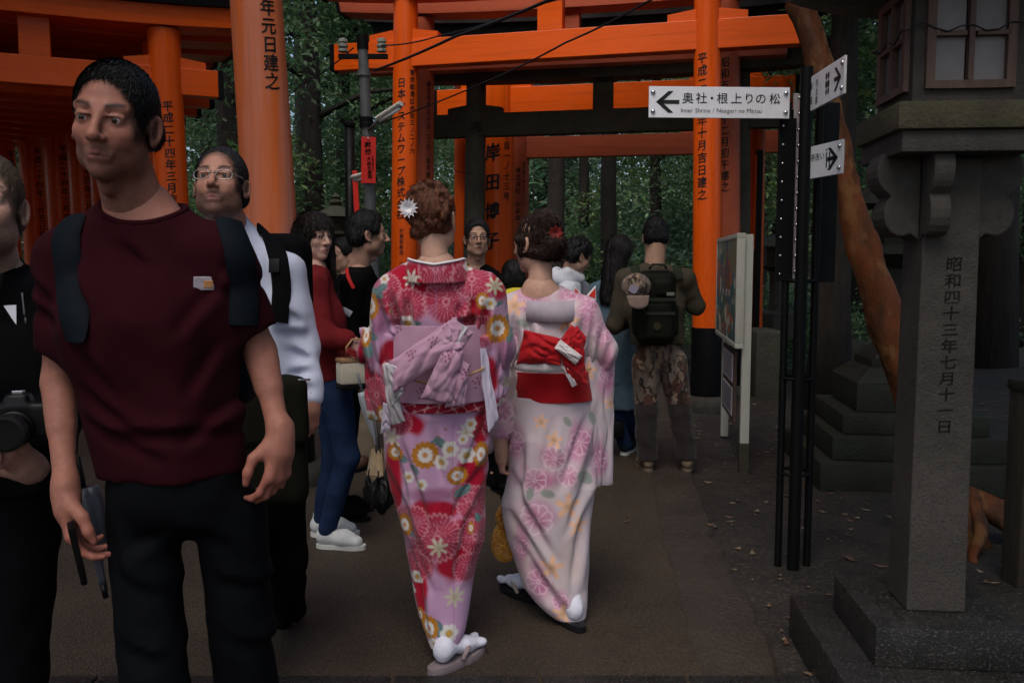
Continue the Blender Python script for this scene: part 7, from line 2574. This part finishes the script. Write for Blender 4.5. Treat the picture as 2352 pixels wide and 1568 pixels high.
def cloth_sheet(f, name, us, parent, cols, th=.012, cr=.010, seed=0, bulge=.02, mat_=None, n=42):
    """folded cloth: quad of four pixel corners with depths, bulged, creased and thick"""
    Pq = [f.J(*q) for q in us]
    s1 = np.linspace(0, 1, n)
    A, B = np.meshgrid(s1, s1, indexing='ij')
    P = (Pq[0][None, None] * ((1 - A) * (1 - B))[..., None] + Pq[1][None, None] * (A * (1 - B))[..., None] + Pq[2][None, None] * (A * B)[..., None] + Pq[3][None, None] * ((1 - A) * B)[..., None])
    nn = unit(np.cross(Pq[1] - Pq[0], Pq[3] - Pq[0]))
    if nn[1] > 0: nn = -nn
    cre = np.abs(2 * vnoise(A * 2.2 + B * 1.3 + seed, B * 3.8 - A * 2.0 + seed * 2, A * 0) - 1) ** .8 - .4
    fine = vnoise(A * 7 + seed, B * 7 + A * 3, A * 0) - .5
    edge = (np.minimum(np.minimum(A, 1 - A), np.minimum(B, 1 - B)) * 2) ** .5
    off = bulge * edge + cr * cre + cr * .5 * fine
    V = P + nn * off[..., None]
    V = np.concatenate([V.reshape(-1, 3), (V - nn * th * (.4 + edge[..., None])).reshape(-1, 3)])
    i, j = np.meshgrid(np.arange(n - 1), np.arange(n - 1), indexing='ij')
    a_ = (i * n + j).ravel()
    F = np.stack([a_, a_ + n, a_ + n + 1, a_ + 1], 1)
    F = np.concatenate([F, F[:, ::-1] + n * n])
    rim = [(q, 0) for q in range(n)] + [(n - 1, q) for q in range(1, n)] + [(q, n - 1) for q in range(n - 2, -1, -1)] + [(0, q) for q in range(n - 2, 0, -1)]
    rim = np.array([q[0] * n + q[1] for q in rim])
    F = np.concatenate([F, np.stack([np.roll(rim, -1), rim, rim + n * n, np.roll(rim, -1) + n * n], 1)])
    o = mesh_obj(name, V, F, mat_ or M_CLOTHCOL, parent, True, cols=cols(V) if cols else None)
    flag_sharp(o.data, 60)
    return o

# ------------------------------------------------------------------ woman in the red and lilac kimono
def kimono_red():
    f = Fig(1010, 3.06, 0.0, 'woman in a red and lilac flowered kimono with a mauve bow, seen from behind', 1.62)
    J = f.J
    add_fig_uv(f, 1010, FPX / 3.06)
    M_K = M_CLOTHCOL
    sk = (.50, .30, .225)
    k = skel(1.6, head=J(998, 505, .03), neck=J(1002, 606, .0), chest=J(1006, 730, .03), pelvis=J(1005, 930, .03), shL=J(905, 668, .02), shR=J(1112, 668, .02), elL=J(862, 820, .05), elR=J(1140, 800, .05),
             wrL=J(880, 905, .22), wrR=J(1120, 900, .24), hipL=J(965, 985, .03), hipR=J(1050, 985, .03), knL=J(985, 1220, .02), knR=J(1020, 1220, -.02), anL=J(1000, 1480, .1), anR=J(1012, 1480, -.12))
    add_head(f, k['head'], yaw=.32, pitch=-.12, roll=-.03, h=.222, res=.0042, skin=sk, male=False, neck_to=k['neck'] + (0, 0, -.02), neck_r=(.044, .054), eyes=False)
    add_core(f, k, sk, .016, legs=False)
    finish_body(f)
    rr = np.random.RandomState(8)
    def hb(F, q):
        F.ell(q(0, -.016, .035), q(.078, .098, .086), .01)
        F.ell(q(0, .135, -.02), q(.066, .085, .085), .012, op=-1)
        for i in range(60):
            a = rr.rand() * 6.28
            c = np.array([.062 * math.cos(a) + .006, -.062 - .03 * rr.rand(), .042 + .058 * math.sin(a)])
            ph = rr.rand() * 6.28
            r_ = .014 + .012 * rr.rand()
            pts = [q(*(c + np.array([r_ * math.cos(t + ph), .012 * math.sin(t * .7), r_ * math.sin(t + ph)]))) for t in np.linspace(0, 4.2, 6)]
            F.chain(pts, [.0075 * rr.rand() + .006] * 6, .003)
        F.cap(q(-.062, .02, -.035), q(-.045, -.06, -.055), .022, .022, .01)
        F.cap(q(.05, -.03, -.03), q(-.02, -.06, -.050), .026, .024, .01)
    hr = hair(f, hb, .0042, (.030, .011, .007), (.135, .048, .024), .0035, (130, 70, 30), swirl=5, seed=3, strands=3500, slen=.016, messy=.5)
    # white flower in the hair
    c = J(938, 478, -.05)
    V, Fc, b = [], [], 0
    for lay in range(3):
        for i in range(13):
            a = 2 * PI * i / 13 + lay * .25
            d = np.array([math.cos(a), -.35 - lay * .25, math.sin(a)])
            e = np.array([-math.sin(a), 0, math.cos(a)])
            L_ = .036 - lay * .008
            q = [c, c + d * L_ * .55 + e * .0048, c + d * L_ + (0, -.002, 0), c + d * L_ * .55 - e * .0048]
            b = len(V); V += q; Fc.append((b, b + 1, b + 2, b + 3))
    fl = mesh_obj('hair_flower', V, Fc, mat('white_silk', (.76, .75, .78), .8, .05), hr, False)
    # jacket part
    pts = [k['chest'], k['pelvis'], k['neck'], k['shL'], k['shR'], J(840, 960, 0), J(1175, 980, 0), J(880, 800, .3)]
    g = Garment(f, pts, .15, .0046)
    F = g.F
    F.cap(J(1006, 905, .04), J(1007, 720, .03), .112, .118, .04, side=(1, 0, 0), ratio=1.46)
    F.cap(J(1007, 720, .03), J(1004, 652, .02), .118, .095, .04, side=(1, 0, 0), ratio=1.5)
    for sx, sh, el, wr in ((-1, J(912, 680, .02), J(868, 810, .03), J(885, 890, .2)), (1, J(1108, 680, .02), J(1142, 795, .03), J(1125, 880, .2))):
        F.cap(J(1004 + sx * 40, 655, .02), sh, .065, .075, .05)
        F.cap(sh, el, .076, .064, .05)
        F.cap(el, wr, .062, .05, .04)
    F.ell(J(1002, 596, -.01), (.072, .075, .038), .015, op=-1)
    g.done('kimono', M_K, lambda V: print_red(f.pu(V), f.pv(V)), [fold_fn(.010, 8, 5, (1, .6, .22), .35), fold_fn(.006, 15, 8, (1, 1, .4), -.8), creases(f, [(878, 690, 905, 800), (908, 676, 935, 790), (850, 740, 872, 880), (1092, 690, 1082, 800), (1122, 700, 1104, 840), (1152, 760, 1140, 890), (880, 840, 850, 930), (945, 690, 950, 760), (1060, 700, 1062, 760), (835, 800, 850, 900), (960, 752, 905, 742), (1050, 745, 1100, 730)], 9, .026)])
    # stand-off collar
    n, V, Fc = 44, [], []
    for i in range(n):
        t = -1 + 2 * i / (n - 1)
        a = t * 2.05
        top = J(1003 + 66 * math.sin(a), 586 + 22 * (1 - abs(t)) + 16 * max(0, abs(t) - .6) * 2, 0)
        bot = J(1003 + 79 * math.sin(a), 640 + 10 * (1 - t * t), 0)
        top[1] = .01 - .118 * math.cos(a); bot[1] = .01 - .122 * math.cos(a)
        nrm = np.array([math.sin(a), -math.cos(a), .2])
        for (p, s) in ((top, 0), (top * .5 + bot * .5, .004), (bot, .002)):
            V.append(p + nrm * s)
        for (p, s) in ((bot, -.006), (top * .5 + bot * .5, -.004), (top, -.006)):
            V.append(p + nrm * s)
    m = 6
    Fc = [(i * m + j, i * m + (j + 1) % m, (i + 1) * m + (j + 1) % m, (i + 1) * m + j) for i in range(n - 1) for j in range(m)]
    V = np.array(V)
    # denser strip for the print
    bm = bmesh.new()
    vs = [bm.verts.new(p) for p in V]
    for q in Fc: bm.faces.new([vs[i] for i in q])
    bmesh.ops.subdivide_edges(bm, edges=bm.edges[:], cuts=4, use_grid_fill=True)
    bm.verts.index_update()
    V = np.array([v.co[:] for v in bm.verts]); Fc = [[v.index for v in q.verts] for q in bm.faces]; bm.free()
    C = print_red(f.pu(V), f.pv(V))
    vv = f.pv(V)
    C[vv < 592] = (.60, .50, .62)
    mesh_obj('collar', V, Fc, M_K, f.root, True, cols=C)
    MB().tube([J(1003 + 66 * math.sin(a), 586 + 22 * (1 - abs(a) / 2.05) + 16 * max(0, abs(a) / 2.05 - .6) * 2, 0) * np.array([1, 0, 1]) + np.array([0, .01 - .121 * math.cos(a), .001]) for a in np.linspace(-2.05, 2.05, 40)], .0042, 8).build('under_collar', mat('white_silk', (.76, .75, .78)), f.root, smooth=True)
    # skirt
    cr = creases(f, [(900, 960, 950, 1180), (925, 985, 985, 1190), (898, 1080, 990, 1290), (915, 1150, 990, 1340), (930, 1230, 985, 1400), (1115, 975, 1060, 1110), (1112, 1050, 1040, 1190), (955, 1330, 985, 1460), (1080, 1180, 1050, 1330), (1000, 970, 1020, 1090)], 10, .016)
    def ff(x, y, z):
        a = x - .30 * (z - .55)
        w = vnoise(a * 9, z * 1.2, y * 2) - .5
        d = .45 - np.abs(2 * vnoise((x + .75 * z) * 6 + 3, (z - x) * 1.6, y * 3) - 1) ** .7
        e = .45 - np.abs(2 * vnoise((x - .9 * z) * 9 + 7, (z + x) * 2.5, y * 3) - 1) ** .7
        fade = np.clip((z - .12) / .3, 0.3, 1)
        return (.016 * w + .020 * d + .008 * e) * fade - cr(x.ravel(), y.ravel(), z.ravel()).reshape(x.shape)
    skirt(f, [(905, 888, 1126, .03), (950, 884, 1120, .03), (1000, 884, 1121, .03), (1060, 892, 1117, .03), (1130, 903, 1114, .03), (1200, 915, 1111, .02), (1260, 930, 1100, .01), (1330, 945, 1088, 0), (1400, 958, 1076, -.03), (1440, 970, 1067, -.06), (1478, 984, 1054, -.09)],
          (.72, 1.15), print_red, 'kimono_skirt', M_K, folds=ff)
    kc = lambda V: print_red(f.pu(V), f.pv(V))
    sheet = lambda *a_, **k_: cloth_sheet(f, *a_, **k_)
    sheet('sleeve', [(826, 752, .04), (904, 770, -.07), (906, 980, -.06), (846, 962, .03)], f.root, kc, .06, .014, 13, bulge=.02, n=80)
    sheet('sleeve', [(1108, 775, -.07), (1176, 745, .04), (1168, 900, .04), (1118, 986, -.03)], f.root, kc, .06, .014, 17, bulge=.02, n=80)
    # waist fold in red below the obi
    o = skirt(f, [(890, 890, 1124, .03), (912, 885, 1126, .03), (934, 890, 1124, .03)], .80, lambda u, v: np.where((np.abs(np.sin(u * .11 + 3 * vnoise(u * .02, v * .05, u * 0))) * np.abs(np.sin(v * .16 + u * .05)) < .10)[:, None], np.array([[.62, .30, .34]]), np.array([[.30, .012, .03]])), 'waist_tuck', M_K, nz=40, folds=lambda x, y, z: .008 * (vnoise(x * 20, z * 30, y * 6) - .5))
    # obi
    def obic(u, v):
        p = Print(u, v, (.46, .265, .37))
        p.over((vnoise(u * .03, v * .03, u * 0) - .45) * .9, (.54, .34, .45))
        p.over((np.abs(np.sin(u * .08 + v * .16 + 4 * vnoise(u * .02, v * .02, u * 0))) < .06) * .35, (.62, .46, .55))
        for q in ((925, 745), (1010, 770), (1040, 800), (935, 880), (1075, 840), (990, 720), (960, 800), (1100, 870), (975, 890), (1035, 730)):
            for j in range(7):
                p.blob(q[0] + 11 * math.cos(j * 2.4) * (j / 7 + .3), q[1] + 12 * math.sin(j * 2.4) * (j / 7 + .3), 2.6, 2.6, (.20, .03, .09), .3, 1, 0)
        return p.C
    skirt(f, [(742, 893, 1118, .03), (800, 892, 1122, .03), (860, 892, 1124, .03), (912, 890, 1124, .03)], .83, obic, 'obi_sash', M_K, nz=90, folds=lambda x, y, z: .006 + .006 * (vnoise((x + .6 * z) * 14, z * 10, y * 6) - .5))
    oc = lambda V: obic(f.pu(V), f.pv(V))
    gl = lambda V: np.tile(np.array([.50, .47, .50]), (len(V), 1)) * (0.85 + .3 * vnoise(V[:, 0] * 30, V[:, 1] * 30, V[:, 2] * 30))[:, None]
    D = -.17
    sheet = lambda *a_, **k_: cloth_sheet(f, *a_, **k_)
    bow = sheet('obi_bow', [(1046, 726, D - .02), (1062, 800, D - .045), (905, 902, D - .02), (892, 832, D)], f.root, oc, .03, .012, 1, bulge=.035)
    sheet('bow_fold', [(1040, 728, D - .03), (1088, 765, D - .01), (1052, 815, D - .03), (1012, 790, D - .05)], bow, oc, .02, .010, 3, bulge=.02)
    sheet('bow_tail', [(1018, 800, D - .055), (1064, 806, D - .045), (1040, 926, D - .02), (966, 916, D - .03)], bow, oc, .016, .012, 5, bulge=.025)
    sheet('bow_tail', [(1046, 815, D - .03), (1078, 838, D - .02), (1070, 930, D), (1022, 936, D - .015)], bow, oc, .016, .012, 6, bulge=.02)
    sheet('bow_lining', [(885, 832, D - .005), (938, 850, D - .03), (925, 905, D - .01), (900, 932, D + .01)], bow, gl, .016, .010, 7, bulge=.012)
    sheet('bow_tail', [(878, 836, D + .01), (896, 838, D - .002), (928, 968, D + .02), (898, 978, D + .04)], bow, gl, .012, .010, 8, bulge=.012)
    sheet('bow_trim', [(1062, 745, D - .035), (1076, 752, D - .03), (1050, 800, D - .045), (1036, 806, D - .05)], bow, gl, .010, .004, 9, bulge=.006)
    lin = lambda V: np.tile(np.array([.58, .52, .66]), (len(V), 1))
    sheet('sleeve_lining', [(1102, 800, D + .03), (1116, 800, D + .06), (1146, 958, D + .08), (1122, 992, D + .06)], f.root, lin, .008, .008, 9, bulge=.008)
    sheet('sleeve_lining', [(880, 925, -.10), (900, 930, -.09), (896, 985, -.08), (874, 996, -.07)], f.root, lin, .008, .006, 10, bulge=.008)
    for (a, b_) in (((926, 868), (985, 880)), ((1062, 868), (1112, 845))):
        t = np.linspace(0, 1, 10)
        MB().tube([J(a[0] + (b_[0] - a[0]) * q, a[1] + (b_[1] - a[1]) * q, -.128 - .015 * math.sin(q * 3)) for q in t], .0042, 8).build('obi_cord', mat('gold_cord', (.38, .23, .10), .6, .3, 60), f.root, smooth=True)
    # foot
    hl = (J(1006, 1550, -.12)[0], -.165)
    tabi_foot(f, hl, (.62, .75), True, h_ank=.09, lean=(-.038, -.015), sole_col=mat('grey_mauve_zori', (.23, .18, .19), .5, .1, 9), strap=(.27, .20, .21))
    tabi_foot(f, (J(1000, 1478)[0], .12), (.1, 1), True, h_ank=.06)
    return f
kimono_red()

# ------------------------------------------------------------------ woman in the pale kimono with the red sash
def kimono_pale():
    f = Fig(1262, 3.40, 0.0, 'woman in a pale pink kimono with a red sash and bow, walking away', 1.62)
    J = f.J
    add_fig_uv(f, 1262, FPX / 3.40)
    M_K = M_CLOTHCOL
    sk = (.48, .28, .21)
    k = skel(1.6, head=J(1232, 560, .03), neck=J(1240, 660, .0), chest=J(1255, 770, .03), pelvis=J(1265, 940, .03), shL=J(1172, 715, .02), shR=J(1335, 710, .02), elL=J(1150, 850, .0), elR=J(1392, 810, .02),
             wrL=J(1150, 1020, .02), wrR=J(1380, 900, .26), hipL=J(1225, 985, .03), hipR=J(1305, 985, .03), knL=J(1225, 1180, .06), knR=J(1300, 1180, .0), anL=J(1225, 1345, .25), anR=J(1320, 1420, -.15))
    add_head(f, k['head'], yaw=-.85, pitch=-.05, h=.222, res=.0045, skin=sk, male=False, neck_to=k['neck'] + (0, 0, -.02), neck_r=(.044, .054), eyes=False)
    add_arm(f, [k['elL'], J(1150, 1000, .0), J(1152, 1040, -.0)], [.035, .028, .024], ((.02, .2, -1), (1, .1, 0), -1), .006, sk, .9, curl=(.8, .8, .6))
    add_core(f, k, sk, .016, legs=False)
    finish_body(f)
    def hb(F, q):
        F.ell(q(0, -.016, .035), q(.0775, .098, .086), .01)
        F.ell(q(0, .140, -.02), q(.060, .080, .080), .012, op=-1)
        F.cap(q(-.070, .035, .02), q(-.066, .0, .01), .018, .022, .01)
        F.ell(q(-.01, -.098, -.015), q(.052, .040, .052), .02)
        F.cap(q(.02, -.02, .10), q(-.02, -.07, .085), .030, .035, .03)
        F.cap(q(-.062, .02, -.03), q(-.035, -.07, -.045), .024, .026, .02)
        F.cap(q(.062, .02, -.03), q(.035, -.07, -.045), .022, .026, .02)
    hr = hair(f, hb, .0045, (.012, .008, .007), (.045, .024, .018), .004, (140, 70, 16), swirl=3, seed=5, strands=6000, slen=.03, comb=(.2, -1, .1), messy=.25)
    cc = J(1276, 535, -.06)
    V, Fc = [], []
    for i in range(16):
        a = 2 * PI * i / 8 + (i // 8) * .4
        d = np.array([math.cos(a), -.5 - .3 * (i // 8), math.sin(a)]); e = np.array([-math.sin(a), 0, math.cos(a)])
        L_ = .030 - .008 * (i // 8)
        b = len(V); V += [cc, cc + d * L_ * .6 + e * .009, cc + d * L_, cc + d * L_ * .6 - e * .009]; Fc.append((b, b + 1, b + 2, b + 3))
    mesh_obj('hair_flower', V, Fc, mat('dark_red_silk', (.22, .018, .015), .7, .1), hr, False)
    pts = [k['chest'], k['pelvis'], k['neck'], k['shL'], k['shR'], J(1120, 1040, 0), J(1420, 1120, 0), J(1200, 800, .3)]
    g = Garment(f, pts, .15, .0065)
    F = g.F
    F.cap(J(1262, 915, .04), J(1258, 770, .03), .108, .116, .04, side=(1, 0, 0), ratio=1.42)
    F.cap(J(1258, 770, .03), J(1250, 706, .02), .116, .09, .04, side=(1, 0, 0), ratio=1.45)
    for sx, sh, el, wr in ((-1, J(1182, 730, .02), J(1160, 850, .0), J(1150, 985, .0)), (1, J(1328, 728, .02), J(1380, 800, .03), J(1368, 890, .2))):
        F.cap(J(1250 + sx * 36, 712, .02), sh, .062, .078, .05)
        F.cap(sh, el, .078, .060, .05)
        F.cap(el, wr, .058, .05, .04)
    F.ell(J(1246, 652, -.01), (.066, .07, .045), .015, op=-1)
    g.done('kimono', M_K, lambda V: print_pale(f.pu(V), f.pv(V)), [fold_fn(.010, 8.0, 15, (1, .6, .20), .35), fold_fn(.006, 15, 8, (1, 1, .4), -.8), creases(f, [(1180, 730, 1190, 840), (1208, 720, 1222, 820), (1335, 730, 1322, 850), (1352, 745, 1342, 880), (1375, 770, 1362, 900), (1395, 790, 1380, 860), (1165, 780, 1150, 900), (1290, 730, 1300, 780), (1180, 850, 1210, 790), (1340, 840, 1310, 800)], 9, .026)])
    kc = lambda V: print_pale(f.pu(V), f.pv(V))
    sheet = lambda *a_, **k_: cloth_sheet(f, *a_, **k_)
    sheet('sleeve', [(1352, 820, -.03), (1412, 815, .06), (1404, 1112, .06), (1350, 1120, -.02)], f.root, kc, .05, .012, 3, bulge=.02, n=70)
    sheet('sleeve', [(1140, 880, .03), (1200, 860, -.05), (1196, 980, -.05), (1118, 1042, .02)], f.root, kc, .05, .012, 5, bulge=.02, n=60)
    n, V = 40, []
    for i in range(n):
        t = -1 + 2 * i / (n - 1)
        a = t * 2.0
        top = J(1262 + 66 * math.sin(a), 682 + 10 * (1 - abs(t)), 0); bot = J(1268 + 72 * math.sin(a), 726 + 10 * (1 - t * t), 0)
        top[1] = .01 - .106 * math.cos(a); bot[1] = .01 - .122 * math.cos(a)
        nn = np.array([math.sin(a), -math.cos(a), .2])
        V += [top, (top + bot) / 2 + nn * .005, bot + nn * .002, bot - nn * .006, (top + bot) / 2 - nn * .004, top - nn * .006]
    Fc = [(i * 6 + j, i * 6 + (j + 1) % 6, (i + 1) * 6 + (j + 1) % 6, (i + 1) * 6 + j) for i in range(n - 1) for j in range(6)]
    mesh_obj('collar', V, Fc, cloth('grey_lilac_silk', (.40, .345, .40), .7, .2), f.root, True)
    cr = creases(f, [(1170, 1090, 1262, 1265), (1172, 1170, 1285, 1350), (1190, 1240, 1305, 1405), (1350, 950, 1285, 1110), (1362, 1050, 1298, 1215), (1345, 1150, 1312, 1340), (1198, 1000, 1188, 1160), (1265, 960, 1240, 1110), (1210, 1290, 1290, 1400)], 11, .018)
    def ff(x, y, z):
        w = vnoise((x - .25 * z) * 8, z * 1.0, y * 2) - .5
        d = .45 - np.abs(2 * vnoise((x + .6 * z) * 5 + 3, (z - .7 * x) * 1.5, y * 3) - 1) ** .7
        e = .45 - np.abs(2 * vnoise((x - .8 * z) * 8 + 9, (z + x) * 2.2, y * 3) - 1) ** .7
        return (.020 * w + .026 * d + .010 * e) * np.clip((z - .1) / .3, .3, 1) - cr(x.ravel(), y.ravel(), z.ravel()).reshape(x.shape)
    skirt(f, [(905, 1174, 1356, .03), (950, 1172, 1364, .03), (1010, 1164, 1368, .03), (1080, 1158, 1366, .03), (1150, 1158, 1362, .03), (1220, 1170, 1358, .03), (1290, 1185, 1354, .02), (1340, 1200, 1350, .0), (1375, 1225, 1349, -.03), (1400, 1250, 1347, -.05), (1412, 1266, 1346, -.065)],
          (.80, 1.1), print_pale, 'kimono_skirt', M_K, folds=ff)
    M_RED = cloth('crimson_satin', (.36, .008, .013), .6, .15)
    skirt(f, [(848, 1176, 1348, .03), (880, 1177, 1352, .03), (914, 1183, 1356, .03)], .84, lambda u, v: np.tile(np.array([.33, .008, .012]), (len(u), 1)), 'obi_sash', M_K, nz=60, folds=lambda x, y, z: .012 + .005 * (vnoise(x * 12, z * 20, y * 6) - .5))
    wht = lambda V: np.tile(np.array([.62, .56, .57]), (len(V), 1))
    D = -.155
    cloth_piece(f, [J(1190, 838, D), J(1250, 842, D - .02), J(1330, 838, D)], [.016, .018, .014], 'obi_lining', M_K, wht, .0055, (0, .1, 1), 1.3, .006, 4)
    rc = None
    bow = sheet('obi_bow', [(1204, 758, D - .02), (1290, 778, D - .05), (1288, 838, D - .05), (1186, 836, D - .01)], f.root, rc, .035, .014, 2, bulge=.035, mat_=M_RED)
    sheet('bow_loop', [(1286, 782, D - .05), (1326, 748, D - .03), (1344, 772, D - .02), (1340, 842, D - .03)], bow, rc, .03, .012, 3, bulge=.03, mat_=M_RED)
    sheet('bow_loop', [(1280, 790, D - .05), (1312, 744, D - .02), (1336, 768, D - .03), (1304, 812, D - .06)], bow, rc, .03, .010, 5, bulge=.03, mat_=M_RED)
    sheet('bow_tail', [(1286, 812, D - .05), (1340, 818, D - .035), (1352, 884, D - .01), (1308, 882, D - .02)], bow, rc, .02, .012, 6, bulge=.02, mat_=M_RED)
    sheet('bow_knot', [(1288, 780, D - .075), (1338, 818, D - .065), (1322, 838, D - .065), (1274, 800, D - .075)], bow, wht, .03, .006, 7, bulge=.022)
    sheet('bow_lining', [(1290, 842, D - .04), (1304, 842, D - .04), (1326, 884, D - .025), (1314, 890, D - .025)], bow, wht, .01, .004, 8, bulge=.008)
    MB().tube([J(1335 + 22 * t, 852 - 6 * t, -.11 + .03 * t) for t in np.linspace(0, 1, 6)], .003, 6).build('obi_cord', mat('gold_cord', (.38, .23, .10), .6, .3, 60), f.root, smooth=True)
    h = (J(1326, 1440, -.1)[0], -.150)
    tabi_foot(f, h, (-.42, .8), True, h_ank=.07, lean=(.022, -.02))
    h2 = f.W(gnd(1238, 1385))
    tabi_foot(f, h2, (-.55, .62), True, h_ank=.06, pitch=0.0)
    return f
kimono_pale()

# beaded pouch, parasol, silver stick
def pouch():
    p = at(1160, 1050, 3.5)
    r = empty('beaded_pouch', p, 0, 'orange beaded pouch swinging from the hand of the woman in pale kimono', 'bag')
    M_BD = mat('orange_beads', 'Col', .35, .1, 40, .0)
    s = 3.5 / FPX
    prof = [(3, -112), (14, -120), (22, -136), (20, -150), (17, -160), (26, -178), (31, -200), (30, -222), (20, -240), (4, -248)]
    zz = np.array([q[1] for q in prof]); rad = np.array([q[0] for q in prof])
    rb = np.random.RandomState(9)
    V, F, C = [], [], []
    ico = bmesh.new(); bmesh.ops.create_icosphere(ico, subdivisions=1, radius=1.0)
    bv_ = np.array([v.co[:] for v in ico.verts]); ico.verts.index_update(); bf = [[v.index for v in q.verts] for q in ico.faces]; ico.free()
    vals = np.linspace(-114, -246, 27)
    V2, F2, C2 = [], [], []
    for i, zc in enumerate(vals):
        rr = np.interp(-zc, -zz, rad)
        n = max(4, int(2 * PI * rr / 5.4))
        for j in range(n):
            a = 2 * PI * j / n + i * .4
            c = np.array([rr * math.cos(a) * s, rr * math.sin(a) * s, zc * s * 1.0])
            b = len(V2)
            V2 += list(c + bv_ * 2.9 * s * (0.9 + .25 * rb.rand()))
            F2 += [[q + b for q in ff] for ff in bf]
            col = [(.62, .27, .02), (.50, .19, .02), (.66, .36, .06), (.55, .30, .12)][rb.randint(4)]
            C2 += [col] * len(bv_)
    o = mesh_obj('bead_net', np.array(V2), F2, M_BD, r, True, cols=np.array(C2))
    MB().lathe([(q[0] * s * .93, q[1] * s) for q in prof], (0, 0, 0), 20).build('pouch_lining', mat('amber_lining', (.40, .17, .02), .6, .2, 30), r, smooth=True)
    MB().box((-.006, 0, -82 * s), (.030, .014, .055), bev=.003).build('strap', M_PLASTIC, r)
    MB().box((-.004, 0, -100 * s), (.026, .015, .036), bev=.003).build('clip', M_STEEL, r)
    MB().tube([(-.008, 0, -60 * s), (-.006, .01, -20 * s), (0, .0, 0.0)], .010, 8, flat=.4).build('wrist_loop', M_PLASTIC, r, smooth=True)
pouch()
def parasol():
    a, b = at(868, 1050, 3.18), at(878, 1180, 3.18)
    r = empty('folded_parasol', a, 0, 'black ruffled folded parasol with a beige tied cover beside the red kimono', 'umbrella')
    d = b - a
    n, seg = 16, 60
    V = []
    for i in range(n):
        t = i / (n - 1)
        rr = (.036 + .016 * math.sin(t * PI)) * (1 if t < .72 else 1 - (t - .72) / .28 * .85)
        for k in range(seg):
            an = 2 * PI * k / seg
            q = rr * (1 + .16 * math.sin(an * 7 + t * 5) + .10 * math.sin(an * 13 - t * 9 + 2 * math.sin(t * 12)))
            V.append(d * (.18 + .82 * t) + np.array([q * math.cos(an), q * math.sin(an), .004 * math.sin(an * 5 + t * 20)]))
    Fc = [(i * seg + k, (i + 1) * seg + k, (i + 1) * seg + (k + 1) % seg, i * seg + (k + 1) % seg) for i in range(n - 1) for k in range(seg)] + [tuple(range(seg)), tuple(range((n - 1) * seg, n * seg))[::-1]]
    mesh_obj('canopy', V, Fc, mat('black_nylon', (.007, .007, .008), .4, .2, 20, .2, 80), r, True)
    V = []
    for i in range(10):
        t = i / 9
        for k in range(seg):
            an = 2 * PI * k / seg
            q = (.022 + .022 * t) * (1 + .10 * math.sin(an * 6 + t * 3)) + (.006 * math.sin(an * 9) if i == 9 else 0)
            V.append(d * (-.12 + .42 * t) + np.array([q * math.cos(an), q * math.sin(an), (.008 * math.sin(an * 9) if i in (0, 9) else 0)]))
    Fc = [(i * seg + k, (i + 1) * seg + k, (i + 1) * seg + (k + 1) % seg, i * seg + (k + 1) % seg) for i in range(9) for k in range(seg)]
    o = mesh_obj('cover', V, Fc, cloth('beige_cover', (.36, .27, .17), .8, .15), r, True)
    m = o.modifiers.new('thick', 'SOLIDIFY'); m.thickness = .003
    p = lambda u, v, y: at(u, v, y) - a
    MB().add([p(848, 1090, 3.12), p(862, 1062, 3.11), p(868, 1092, 3.11), p(855, 1108, 3.13)], [(0, 1, 2, 3)]).build('cover_flap', cloth('beige_cover', (.36, .27, .17)), o)
    MB().tube([d * -.10, p(866, 1000, 3.2), p(858, 940, 3.22)], [.008, .007, .007], 8).build('shaft', M_STEEL, r, smooth=True)
parasol()
umbrella((at(832, 900, 3.9), at(872, 1050, 3.9)), 'pale silver folded umbrella hanging behind the left sleeve of the red kimono', (mat('silver_film', (0.30, 0.33, 0.36), .35, .2, 9, .1, 60), M_STEEL), r=.020)
